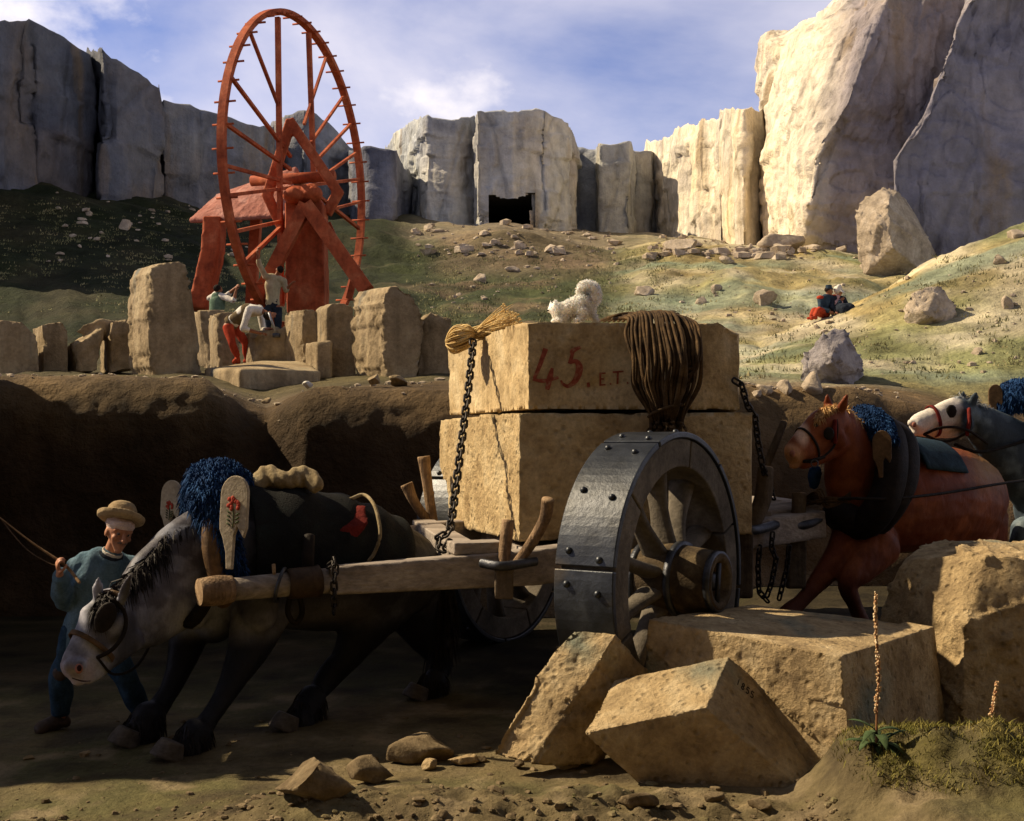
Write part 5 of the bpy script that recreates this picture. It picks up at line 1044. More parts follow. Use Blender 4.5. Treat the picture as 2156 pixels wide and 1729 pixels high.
    strap(t, PW([(206, 1252, 8.14), (232, 1247, 8.06), (262, 1256, 8.04)]), 0.018, M_leather_b, name='crown_strap')
    strap(t, PW([(205, 1385, 7.93), (240, 1420, 8.1), (290, 1400, 8.4), (330, 1330, 8.6)]), 0.010, name='rein')
    # collar, sheepskin and painted boards
    strap(t, PW([(470, 1260, 8.62), (445, 1150, 8.62), (448, 1060, 8.8), (440, 1010, 9.1), (400, 1060, 9.5), (372, 1180, 9.55)]), 0.07, M_leather_b, 'collar', 0.8)
    strap(t, PW([(455, 1230, 8.58), (400, 1310, 8.6), (360, 1260, 8.7)]), 0.05, M_leather, 'collar', 0.7)
    wool(t, PW([(498, 1215, 8.62), (470, 1130, 8.66), (440, 1050, 8.78), (452, 1012, 9.02), (428, 1040, 9.3), (404, 1085, 9.45)]), [(.06, .035), (.10, .06), (.13, .12), (.18, .15), (.14, .12), (.08, .08)], (1, 0.3, 0), seed=2, n=9000, ln=0.06)
    wool(t, PW([(470, 1010, 9.05), (515, 1030, 9.15)]), [(.14, .15), (.10, .13)], (1, 0.3, 0), seed=4, n=3000, ln=0.055)
    bc = W(493, 1092, 8.48); (b), s_, u_ = tombstone(bc, 0.205, 0.56, V(-0.25, -1, 0.12), V(0.0, 0, 1)); bd = obj('collar_board', b, M_board, t, smooth=False)
    nn_ = unit(V(-0.25, -1, 0.12)); rose(t, bd, bc + nn_ * 0.021 + u_ * 0.10, nn_, s_, u_, 0.045)
    bc = W(360, 1070, 9.42); (b), s_, u_ = tombstone(bc, 0.17, 0.36, V(-0.35, -1, 0.1), V(0.0, 0, 1)); bd = obj('collar_board', b, M_board, t, smooth=False)
    nn_ = unit(V(-0.35, -1, 0.1)); rose(t, bd, bc + nn_ * 0.021 + u_ * 0.02, nn_, s_, u_, 0.03)
    # blanket over the back with rope-bound edge and red lining
    T = PW([(500, 1180, 9.06), (600, 1180, 9.25), (700, 1190, 9.5), (770, 1200, 9.68), (800, 1210, 9.78)]); rr = [(.40, .53), (.43, .545), (.45, .53), (.43, .49), (.40, .45)]
    P_, Q_ = resample(T, rr, n=8); vs, fs = [], []; na = 25
    for i, (p, q) in enumerate(zip(P_, Q_)):
        tg = unit(np.gradient(P_, axis=0)[i]); s = unit(side - tg * np.dot(side, tg)); u = np.cross(tg, s); u = u if u[2] > 0 else -u
        for a in np.linspace(-1.95, 1.75, na):
            w = 1 + 0.03 * math.sin(i * 0.9 + a * 2.0); vs.append(p - s * math.sin(a) * q[0] * w * -1 + u * math.cos(a) * q[1] * w)
    G = np.array(vs).reshape(len(P_), na, 3); G = smooth_noise(G, 0.02, 5, 9); v, f, _ = ev_mesh((G.reshape(-1, 3), gridfaces(*G.shape[:2])), [('SOLIDIFY', dict(thickness=0.022, offset=0)), ('SUBSURF', dict(levels=1))]); bl = obj('blanket', (v, f), M_blanket, t)
    obj('rope_edging', tube(PW([(735, 1052, 9.4), (765, 1042, 9.45), (786, 1060, 9.3), (797, 1095, 9.2), (800, 1130, 9.15), (788, 1165, 9.15), (775, 1182, 9.15)]), 0.014, 8, 6), M_cream, bl)
    obj('red_lining', rockify(hull(PW([(742, 1068, 9.32), (770, 1060, 9.36), (778, 1100, 9.2), (735, 1150, 9.1), (695, 1160, 9.02), (700, 1120, 9.05), (742, 1066, 9.4), (735, 1150, 9.2), (700, 1120, 9.15)])), 0.014, 0.01, 8, 2, 4), M_redcloth, bl)
    # rolled cream cloth on the back
    rl = [limb(PW([(545, 1020, 9.12), (562, 1002, 9.2), (600, 1012, 9.15), (640, 1004, 9.24), (668, 1022, 9.16)]), [(.04, .055), (.07, .078), (.062, .062), (.072, .078), (.04, .06)], (0, 1, 0), 18, 8)]
    v, f, nn = fuse(join(*rl), 0.012, 2); st_ = np.abs(np.mod((v[:, 0] * 13 + v[:, 2] * 6), 1) - 0.5) * 2; v = v + nn * (0.012 * st_ + 0.01 * fbm(v * 9, 3, 4))[:, None]; obj('rolled_cloth', (v, f), M_cream, t)
    # girth, trace and dangling strap end
    strap(t, PW([(650, 1130, 8.85), (648, 1180, 8.78), (646, 1250, 8.8)]), 0.045, name='girth_strap')
    strap(t, PW([(612, 1250, 8.7), (606, 1290, 8.72), (622, 1312, 8.74), (636, 1290, 8.72), (630, 1250, 8.7)]), 0.02, M_leather, 'belly_loop')
    tl = PW([(880, 1150, 10.25), (925, 1220, 10.3), (930, 1320, 10.3), (915, 1400, 10.25)]); v, f, nn = fuse(limb(tl, [.05, .08, .08, .03], (1, 0, 0), 12, 6), 0.018, 2); o = obj('tail', (v, f), M_mane_d, t); obj('tail_hair', tufts(v, nn, 900, 0.16, 0.006, 0.9, 2, 3, 0.2), M_mane_d, o)
horse_grey()
# ---- the chestnut horse of the second team
def horse_chestnut():
    t = thing('chestnut_horse', 'chestnut draught horse with golden forelock and white blaze stepping up behind the cart', 'horse', V(3.4, 11.6, 0.3))
    side = unit(V(0.45, -0.89, 0)); fw = unit(V(-0.89, -0.45, 0))
    tor = PW([(1800, 1085, 11.25), (1860, 1060, 11.35), (1930, 1050, 11.55), (1995, 1050, 11.8), (2045, 1062, 12.05), (2062, 1080, 12.2)]); tr = [(.27, .36), (.34, .47), (.39, .51), (.40, .50), (.35, .45), (.24, .31)]
    neck = PW([(1835, 1060, 11.3), (1800, 1000, 11.15), (1785, 940, 11.05), (1770, 895, 10.95)]); nr = [(.24, .42), (.19, .34), (.15, .25), (.11, .17)]
    head = PW([(1760, 884, 10.9), (1735, 905, 10.82), (1708, 928, 10.75), (1682, 950, 10.68), (1672, 958, 10.66)]); hr = [(.12, .15), (.125, .195), (.11, .17), (.098, .14), (.09, .122)]
    jaw = PW([(1768, 930, 10.9), (1728, 958, 10.78), (1690, 976, 10.7)]); jr = [(.08, .115), (.06, .08), (.055, .055)]
    legA = (PW([(1795, 1120, 11.1), (1762, 1175, 11.0), (1722, 1225, 10.9), (1690, 1262, 10.82), (1652, 1300, 10.75), (1640, 1330, 10.75)]), [(.15, .20), (.105, .14), (.08, .095), (.056, .065), (.075, .085), (.068, .08)])
    legB = (PW([(1850, 1140, 11.1), (1815, 1190, 10.95), (1785, 1228, 10.85), (1800, 1275, 10.95), (1818, 1320, 11.05), (1822, 1345, 11.1)]), [(.17, .25), (.12, .165), (.085, .10), (.058, .066), (.07, .08), (.065, .075)])
    h1 = (PW([(2045, 1100, 11.95), (2035, 1190, 11.8), (2075, 1250, 11.85), (2065, 1310, 11.75), (2050, 1350, 11.7)]), [(.2, .33), (.14, .2), (.085, .1), (.06, .07), (.07, .08)])
    h2 = (PW([(2070, 1100, 12.3), (2085, 1190, 12.4), (2120, 1240, 12.4), (2110, 1300, 12.4), (2100, 1335, 12.3)]), [(.2, .3), (.13, .2), (.085, .1), (.06, .07), (.07, .08)])
    legs = [legA, legB, h1, h2]; parts = horse_body([(tor, tr), (neck, nr), (head, hr), (jaw, jr)] + legs, side)
    parts += [ball(W(1662, 950, 10.60), (0.05, .05, .06), 12), ball(W(1672, 954, 10.58), (0.05, .04, .055), 12), ball(W(1672, 982, 10.64), (0.05, 0.045, 0.025), 12), ball(W(1764, 925, 10.78), (.08, .05, .09), 12), ball(W(1718, 888, 10.72), (.035, .03, .03), 10)]
    for b, tp in ((W(1766, 876, 10.82), W(1784, 830, 10.74)), (W(1744, 868, 10.95), W(1742, 826, 10.93))): parts.append(ear(b, tp, 0.045, V(1, 0, 0)))
    v, f, n = fuse(join(*parts), 0.0165, 4); v = v + n * muscle(v, 12)[:, None]; o = obj('body', (v, f), M_coat, t)
    def c(p, nn):
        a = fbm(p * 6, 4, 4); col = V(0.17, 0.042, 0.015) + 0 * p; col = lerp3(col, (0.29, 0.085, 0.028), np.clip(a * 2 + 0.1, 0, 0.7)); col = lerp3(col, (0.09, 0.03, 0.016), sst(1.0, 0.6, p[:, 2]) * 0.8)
        col = lerp3(col, (0.70, 0.48, 0.36), sst(0.085, 0.03, np.linalg.norm((p - W(1690, 905, 10.62)) * V(1.0, 0.5, 0.45), axis=1)))
        col = lerp3(col, (0.50, 0.26, 0.13), sst(0.17, 0.07, np.linalg.norm(p - W(1660, 965, 10.6), axis=1)))
        col = lerp3(col, (0.42, 0.26, 0.09), sst(2025, 2085, CX + p[:, 0] / p[:, 1] * F) * sst(1.5, 1.9, p[:, 2]) * 0.6); return col  # last tint: golden highlight painted on top of the rump
    paint(o, c)
    obj('nostril', ball(W(1668, 955, 10.515), (0.026, 0.018, 0.03), 12), M_pink, t); obj('nostril', ball(W(1668, 954, 10.515), (0.016, 0.012, 0.018), 12), M_nost, t); obj('eye', ball(W(1718, 896, 10.68), (0.022, .018, .02), 12), M_eye, t)
    for q in ((1625, 1345, 10.7), (1826, 1375, 11.1), (2040, 1372, 11.6), (2092, 1355, 12.2)): cc = W(*q); cc[2] = float(gz(cc[0], cc[1])); hoof(t, cc, fw, 1.05)
    v, f, nn = fuse(limb(PW([(1762, 862, 10.86), (1738, 866, 10.78), (1722, 884, 10.66)]), [(.045, .035), (.055, .035), (.02, .02)], side, 12, 5), 0.012, 1); m = obj('forelock', (v, f), M_mane_g, t); obj('mane_locks', tufts(v, nn, 700, 0.04, 0.005, 0.6, 0.9, 3, 0.3), M_mane_g, m)
    v, f, nn = fuse(limb(PW([(1778, 868, 10.95), (1800, 890, 11.05), (1822, 930, 11.15), (1838, 980, 11.2)]), [(.03, .04)] * 4, side, 12, 5), 0.012, 1); m = obj('mane', (v, f), M_mane_g, t); obj('mane_locks', tufts(v, nn, 900, 0.09, 0.005, 0.9, 1.0, 4, 0.4), M_mane_g, m)
    ax = unit(head[3] - head[1]); obj('noseband', ring(head[2] + ax * 0.05, ax, side, 0.108, 0.160, 0.022, 0.006), M_leather, t)
    obj('blinker', rockify(ball(W(1745, 913, 10.64), (0.05, 0.014, 0.06), 16), 0.008, 0.001, 8, 1, 3), M_leather, t)
    strap(t, PW([(1748, 862, 10.85), (1762, 885, 10.74), (1760, 930, 10.72), (1742, 955, 10.68), (1715, 972, 10.66), (1690, 972, 10.62)]), 0.010, name='cheek_strap')
    strap(t, PW([(1758, 888, 10.72), (1757, 912, 10.68), (1758, 930, 10.7)]), 0.02, M_redcloth, 'red_tassel', 1)
    strap(t, PW([(1692, 972, 10.6), (1715, 968, 10.6), (1736, 962, 10.64)]), 0.014, name='bit'); obj('bit_ring', tube([W(1715, 976, 10.58) + V(0.03 * math.cos(a), 0, 0.03 * math.sin(a)) for a in np.linspace(0, 6.29, 14)], 0.006, 6, 1, side=(0, 1, 0)), M_iron, t)
    obj('blue_tassel', rockify(limb(PW([(1716, 990, 11.15), (1714, 1020, 11.15)]), [(.06, .05), (.05, .05)], (1, 0, 0), 12, 4), 0.014, 0.02, 12, 1, 5), M_blue, t)
    strap(t, PW([(1832, 890, 11.35), (1872, 920, 11.15), (1878, 990, 10.92), (1858, 1060, 10.85), (1815, 1105, 10.95), (1765, 1080, 11.05)]), 0.15, M_leather, 'collar', 0.62)
    strap(t, PW([(1850, 900, 11.3), (1900, 930, 11.15), (1905, 1000, 10.95), (1880, 1060, 10.9), (1840, 1110, 11.0)]), 0.13, M_leather, 'collar', 0.5)
    wool(t, PW([(1788, 892, 11.4), (1818, 884, 11.25), (1848, 900, 11.1), (1870, 930, 10.98)]), [(.09, .10), (.15, .13), (.14, .13), (.08, .10)], (1, 0.3, 0), seed=8, n=4500, ln=0.035)
    bc = W(1857, 955, 10.72); (b), s_, u_ = tombstone(bc, 0.16, 0.34, V(-0.2, -1, 0.1), V(0.0, 0, 1)); obj('collar_board', b, M_leather_b, t, smooth=False)
    T = PW([(1885, 1040, 11.4), (1930, 1045, 11.55), (1968, 1048, 11.7)]); sd_ = []
    P_, Q_ = resample(T, [(.405, .535), (.415, .54), (.415, .535)], n=8); vs = []; na = 17
    for i, (p, q) in enumerate(zip(P_, Q_)):
        tg = unit(T[2] - T[0]); s = unit(side - tg * np.dot(side, tg)); u = V(0, 0, 1)
        for a in np.linspace(-0.7, 1.1, na): vs.append(p + s * math.sin(a) * q[0] + u * math.cos(a) * q[1])
    G = smooth_noise(np.array(vs).reshape(len(P_), na, 3), 0.01, 6, 3); v, f, _ = ev_mesh((G.reshape(-1, 3), gridfaces(*G.shape[:2])), [('SOLIDIFY', dict(thickness=0.02, offset=0))]); obj('saddle_cloth', (v, f), material('blue_felt', [(0.008, 0.012, 0.015), (0.03, 0.06, 0.085)], 3, bump=0.4), t)
    strap(t, PW([(1700, 1062, 11.0), (1780, 1050, 10.7), (1880, 1050, 10.75), (1990, 1038, 11.1), (2110, 1018, 11.55), (2200, 1006, 12.0)]), 0.013, name='trace', flat=0.6)
    rg = np.random.RandomState(2); vs = []
    for i in range(16):
        j = rg.normal(0, 5, 8); vs.append(limb(PW([(1700 + j[0], 1052 + j[1], 10.9), (1722 + j[2], 1046 + j[3] * 1.4, 10.8), (1742 + j[4], 1058 + j[5] * 1.6, 10.75), (1790, 1046 + j[6], 10.72)]), [0.008] * 4, (0, 0, 1), 6, 5))
    obj('rope_knot', join(*vs), M_rope, t)
    tl = PW([(2085, 1040, 12.35), (2105, 1120, 12.4), (2100, 1210, 12.4)]); v, f, nn = fuse(limb(tl, [.05, .08, .03], (1, 0, 0), 12, 6), 0.018, 2); o = obj('tail', (v, f), M_mane_g, t)
horse_chestnut()
def horse_blue_roan():
    t = thing('roan_horse', 'dark blue-grey horse with a white face at the right edge of the picture', 'horse', V(5.3, 13, 0.4))
    side = unit(V(0.35, -0.93, 0)); fw = unit(V(-0.93, -0.35, 0))
    neck = PW([(2200, 1010, 12.7), (2140, 960, 12.55), (2095, 918, 12.45), (2055, 888, 12.35)]); nr = [(.26, .46), (.2, .37), (.15, .27), (.11, .18)]
    tor = PW([(2190, 1070, 12.7), (2270, 1050, 12.9), (2400, 1050, 13.3), (2510, 1070, 13.7)]); tr = [(.28, .4), (.38, .52), (.42, .54), (.35, .42)]
    head = PW([(2040, 872, 12.3), (2008, 874, 12.22), (1975, 884, 12.15), (1940, 893, 12.1), (1930, 896, 12.08)]); hr = [(.105, .135), (.11, .175), (.10, .15), (.088, .125), (.082, .11)]
    jaw = PW([(2035, 900, 12.3), (1985, 912, 12.2), (1938, 912, 12.1)]); jr = [(.07, .09), (.05, .06), (.045, .04)]
    legs = [(PW([(2170, 1120, 12.5), (2150, 1200, 12.4), (2140, 1270, 12.3), (2125, 1330, 12.3)]), [(.17, .22), (.12, .16), (.08, .09), (.065, .07)]), (PW([(2215, 1120, 12.9), (2215, 1210, 12.9), (2225, 1270, 12.9), (2222, 1320, 12.9)]), [(.17, .22), (.12, .16), (.08, .09), (.065, .07)]),
            (PW([(2490, 1110, 13.6), (2500, 1200, 13.5), (2520, 1270, 13.5), (2510, 1320, 13.4)]), [(.2, .3), (.12, .18), (.08, .09), (.065, .07)]), (PW([(2520, 1110, 13.9), (2540, 1200, 13.9), (2560, 1250, 13.9), (2555, 1300, 13.9)]), [(.2, .3), (.12, .18), (.08, .09), (.065, .07)])]
    parts = horse_body([(tor, tr), (neck, nr), (head, hr), (jaw, jr)] + legs, side)
    parts += [ball(W(1918, 890, 12.02), (0.045, .04, .045), 12), ball(W(1930, 895, 12.0), (.04, .035, .04), 12), ball(W(1925, 914, 12.06), (.045, .04, .025), 12), ball(W(2034, 895, 12.16), (.08, .05, .08), 12)]
    for b, tp in ((W(2044, 858, 12.22), W(2057, 824, 12.2)), (W(2024, 850, 12.35), W(2028, 824, 12.35))): parts.append(ear(b, tp, 0.045, V(1, 0, 0)))
    v, f, n = fuse(join(*parts), 0.018, 4); v = v + n * muscle(v, 22)[:, None]; o = obj('body', (v, f), M_coat, t)
    def c(p, nn):
        a = fbm(p * 6, 4, 4); col = V(0.045, 0.06, 0.075) + 0 * p; col = lerp3(col, (0.15, 0.19, 0.21), np.clip(a * 2.5, 0, 0.8))
        px = CX + p[:, 0] / p[:, 1] * F; return lerp3(col, (0.70, 0.64, 0.56), sst(2022, 1998, px + 30 * a))
    paint(o, c)
    obj('nostril', ball(W(1925, 894, 11.965), (0.024, 0.014, 0.026), 12), M_pink, t); obj('eye', ball(W(1990, 868, 12.1), (0.022, .018, .02), 12), M_eye, t)
    for q in ((2112, 1350, 12.25), (2215, 1340, 12.85), (2505, 1330, 13.3), (2548, 1320, 13.8)): cc = W(*q); cc[2] = float(gz(cc[0], cc[1])); hoof(t, cc, fw)
    v, f, nn = fuse(limb(PW([(2018, 842, 12.3), (2060, 856, 12.4), (2110, 900, 12.5), (2150, 930, 12.6)]), [(.04, .04)] * 4, side, 12, 5), 0.014, 1); m = obj('mane', (v, f), M_mane_w, t); obj('mane_locks', tufts(v, nn, 800, 0.10, 0.005, 0.9, 1.0, 4, 0.4), M_mane_w, m)
    obj('blinker', rockify(ball(W(2003, 866, 12.08), (0.055, 0.014, 0.07), 14), 0.01, 0.001, 8, 1, 3), M_leather, t)
    ax = unit(head[3] - head[1]); obj('noseband', ring(head[2] + ax * 0.06, ax, side, 0.104, 0.152, 0.035, 0.01), M_redcloth, t)
    strap(t, PW([(2030, 850, 12.2), (2044, 880, 12.1), (2036, 910, 12.1), (1990, 930, 12.1), (1945, 915, 12.05)]), 0.012, name='cheek_strap'); strap(t, PW([(2040, 862, 12.12), (2040, 890, 12.08), (2036, 915, 12.1)]), 0.018, M_redcloth, 'red_tassel', 1)
    strap(t, PW([(1945, 915, 12.05), (1985, 900, 12.0), (2035, 905, 12.05), (2080, 935, 12.2)]), 0.014, name='rein'); strap(t, PW([(2010, 936, 12.2), (2060, 952, 12.15), (2120, 940, 12.25), (2200, 915, 12.4)]), 0.016, name='rein')
    wool(t, PW([(2110, 850, 12.9), (2140, 832, 12.75), (2185, 840, 12.6), (2210, 900, 12.4)]), [(.10, .12), (.18, .17), (.17, .17), (.1, .12)], (1, 0.3, 0), seed=9, n=4500, ln=0.035)
    (b), s_, u_ = tombstone(W(2096, 842, 12.7), 0.14, 0.24, V(-0.2, -1, 0.1), V(0.0, 0, 1)); obj('collar_board', b, M_leather_b, t, smooth=False)
horse_blue_roan()
# ---- the little white dog
def dog():
    t = thing('white_dog', 'small fluffy white dog with a curled tail crouching on top of the painted block', 'dog', W(1208, 680, 10.4)); D = 10.3
    ch = [(PW([(1180, 662, D), (1205, 648, D), (1228, 640, D), (1238, 650, D + .02)]), [.075, .072, .08, .062]), (PW([(1186, 658, D), (1170, 652, D - .02)]), [.062, .058]), (PW([(1168, 650, D - .02), (1158, 652, D - .03), (1155, 655, D - .03)]), [.046, .022, .014]),
          (PW([(1188, 668, D - .04), (1178, 674, D - .08), (1164, 676, D - .1)]), [.035, .02, .018]), (PW([(1188, 668, D + .05), (1180, 675, D + .05), (1170, 676, D)]), [.035, .02, .018]), (PW([(1225, 655, D - .05), (1224, 664, D - .05), (1222, 670, D - .07), (1213, 675, D - .09)]), [.05, .03, .018, .017]),
          (PW([(1236, 655, D + .05), (1248, 664, D + .05), (1252, 670, D + .03), (1256, 675, D)]), [.05, .028, .018, .017]), (PW([(1236, 645, D), (1250, 628, D), (1250, 610, D), (1238, 602, D), (1226, 607, D), (1224, 616, D)]), [.035, .05, .05, .048, .042, .03])]
    for x in (1160, 1170): ch.append((PW([(x, 645, D - (0.02 if x == 1160 else .04)), (x - 1, 633, D - .02)]), [.02, .004]))
    v, f, nn = fuse(join(*[limb(p, r, (0, 1, 0), 12, 5) for p, r in ch]), 0.008, 2); v = v + nn * (0.004 * fbm(v * 22, 3, 4))[:, None]
    m = material('white_fur', [(0.88, 0.85, 0.78), (0.96, 0.95, 0.92)], 20, rough=0.9, bump=0.3, fine=0.05); bs_ = [q for q in m.node_tree.nodes if q.type == 'BSDF_PRINCIPLED'][0]; bs_.inputs['Subsurface Weight'].default_value = 0.7; bs_.inputs['Subsurface Radius'].default_value = (1, 0.9, 0.8); bs_.inputs['Subsurface Scale'].default_value = 0.08; o = obj('body', (v, f), m, t); me = v[:, 0] > W(1166, 0, D)[0]; obj('fur', tufts(v[me], nn[me], 5000, 0.022, 0.0045, 0.5, 0.2, 7, 0.35), m, t)
    obj('nose', ball(W(1154, 654, D - .04), .009, 8), M_eye, t); obj('eye', ball(W(1162, 648, D - .055), .007, 8), M_eye, t)
dog()
# ------------------------------------------------------------------ people
def skin_mat(name, a, b): return material(name, [a, b], 8, rough=0.55, bump=0.15, bscale=60, spec=0.3, fine=0.12)
M_skin = skin_mat('skin_ruddy', (0.34, 0.135, 0.07), (0.52, 0.26, 0.15))
M_skin2 = skin_mat('skin_tanned', (0.20, 0.07, 0.03), (0.36, 0.15, 0.07))
M_hair = material('black_hair', [(0.010, 0.007, 0.005), (0.03, 0.02, 0.015)], 20, bump=0.5, bscale=80)
def cloth(name, a, b, sc=7): return material(name, [a, b], sc, rough=0.9, bump=0.5, bscale=70, spec=0.05, streak=((6, 6, 1.5), (0, 0, 0), 3, 0.8, 0.10))
M_blouse = cloth('blue_smock', (0.07, 0.125, 0.165), (0.15, 0.225, 0.28)); M_jean = cloth('blue_trousers', (0.016, 0.035, 0.065), (0.045, 0.085, 0.135))
M_shirt = cloth('white_shirt', (0.50, 0.45, 0.38), (0.74, 0.70, 0.62)); M_redt = cloth('red_trousers', (0.30, 0.035, 0.018), (0.46, 0.075, 0.035)); M_vest = cloth('brown_vest', (0.09, 0.065, 0.035), (0.17, 0.125, 0.07))
M_greenv = cloth('green_vest', (0.07, 0.11, 0.075), (0.16, 0.23, 0.16)); M_dk = cloth('dark_cloth', (0.012, 0.016, 0.024), (0.035, 0.042, 0.055)); M_hat = material('felt_hat', [(0.26, 0.18, 0.095), (0.42, 0.32, 0.19)], 8, bump=0.4, bscale=50)
M_boot = material('brown_boots', [(0.03, 0.018, 0.012), (0.08, 0.05, 0.032)], 14, rough=0.5, bump=0.3, spec=0.3); M_scarf = cloth('white_headscarf', (0.55, 0.38, 0.32), (0.74, 0.60, 0.53))
M_buff = cloth('buff_cloth', (0.35, 0.29, 0.17), (0.50, 0.43, 0.28)); M_pinkc = cloth('pink_shawl', (0.50, 0.28, 0.26), (0.66, 0.42, 0.38)); M_soldier = cloth('soldier_coat', (0.02, 0.035, 0.055), (0.05, 0.075, 0.10))
def hand_parts(wr, d, pn, k=1.0, curl=0.9, left=False, spread=0.1):
    """palm, four fingers of unequal length and a thumb leaving the side of the palm"""
    d = unit(d); pn = unit(pn - d * np.dot(pn, d)); ac = np.cross(d, pn) * (-1 if left else 1); out = []
    kn = wr + d * 0.085 * k; out.append(limb([wr, wr + d * 0.04 * k, kn], [(0.028 * k, 0.020 * k), (0.040 * k, 0.017 * k), (0.041 * k, 0.014 * k)], ac, 14, 4))
    for i, (o_, l) in enumerate(((-0.031, 0.072), (-0.0105, 0.082), (0.0105, 0.077), (0.031, 0.06))):
        b = kn + ac * o_ * k - d * 0.004 * abs(i - 1.3) * k; pts = [b - d * 0.01 * k, b]; a = curl * (0.35 + 0.05 * i); dd = unit(d + ac * spread * (i - 1.5) * 0.5); p = b
        for sg in (0.45, 0.30, 0.25): v = dd * math.cos(a) + pn * math.sin(a); p = p + v * l * sg * k; pts.append(p); a += curl * 0.85
        out.append(limb(pts, [0.0098 * k, 0.0095 * k, 0.009 * k, 0.0085 * k, 0.0075 * k], ac, 10, 3))
    b = wr + d * 0.028 * k - ac * 0.030 * k; t1 = b + (d * 0.55 - ac * 0.6 + pn * 0.35) * 0.038 * k; t2 = t1 + (d * 0.6 - ac * 0.05 + pn * 0.75) * 0.034 * k; t3 = t2 + (d * 0.5 + ac * 0.45 + pn * 0.6) * 0.026 * k
    out.append(limb([b, t1, t2, t3], [0.014 * k, 0.012 * k, 0.0105 * k, 0.009 * k], ac, 10, 3)); return out
def head_parts(hc, f, u, k=1.0, detail=True):
    f = unit(f); u = unit(u - f * np.dot(u, f)); r = np.cross(f, u); A = np.array([r, f, u]); out = [ball(hc + u * 0.022 * k - f * 0.008 * k, (0.076 * k, 0.094 * k, 0.088 * k), 22, A)]
    out.append(limb([hc + f * 0.022 * k + u * .01 * k, hc + f * 0.040 * k - u * 0.045 * k, hc + f * 0.060 * k - u * 0.098 * k], [(0.064 * k, 0.052 * k), (0.055 * k, 0.044 * k), (0.026 * k, 0.022 * k)], r, 18, 5))
    out.append(limb([hc + f * 0.078 * k + u * 0.022 * k, hc + f * 0.094 * k - u * 0.004 * k, hc + f * 0.108 * k - u * 0.030 * k], [0.010 * k, 0.012 * k, 0.016 * k], r, 12, 4)); out.append(ball(hc + f * 0.088 * k - u * 0.034 * k, (0.021 * k, 0.012 * k, 0.010 * k), 10, A))
    out.append(limb([hc + r * 0.050 * k + f * 0.062 * k + u * 0.026 * k, hc + f * 0.080 * k + u * 0.030 * k, hc - r * 0.050 * k + f * 0.062 * k + u * 0.026 * k], [0.012 * k, 0.013 * k, 0.012 * k], u, 10, 5))
    for s in (-1, 1): out.append(ball(hc + r * s * 0.044 * k + f * 0.062 * k - u * 0.022 * k, (0.020 * k, 0.020 * k, 0.017 * k), 12, A)); out.append(ball(hc + r * s * 0.076 * k - f * 0.006 * k - u * 0.008 * k, (0.010 * k, 0.020 * k, 0.031 * k), 12, A))
    out.append(ball(hc + f * 0.080 * k - u * 0.060 * k, (0.024 * k, 0.012 * k, 0.007 * k), 10, A)); out.append(ball(hc + f * 0.078 * k - u * 0.073 * k, (0.021 * k, 0.012 * k, 0.008 * k), 10, A)); out.append(ball(hc + f * 0.074 * k - u * 0.098 * k, (0.020 * k, 0.016 * k, 0.015 * k), 10, A)); return out
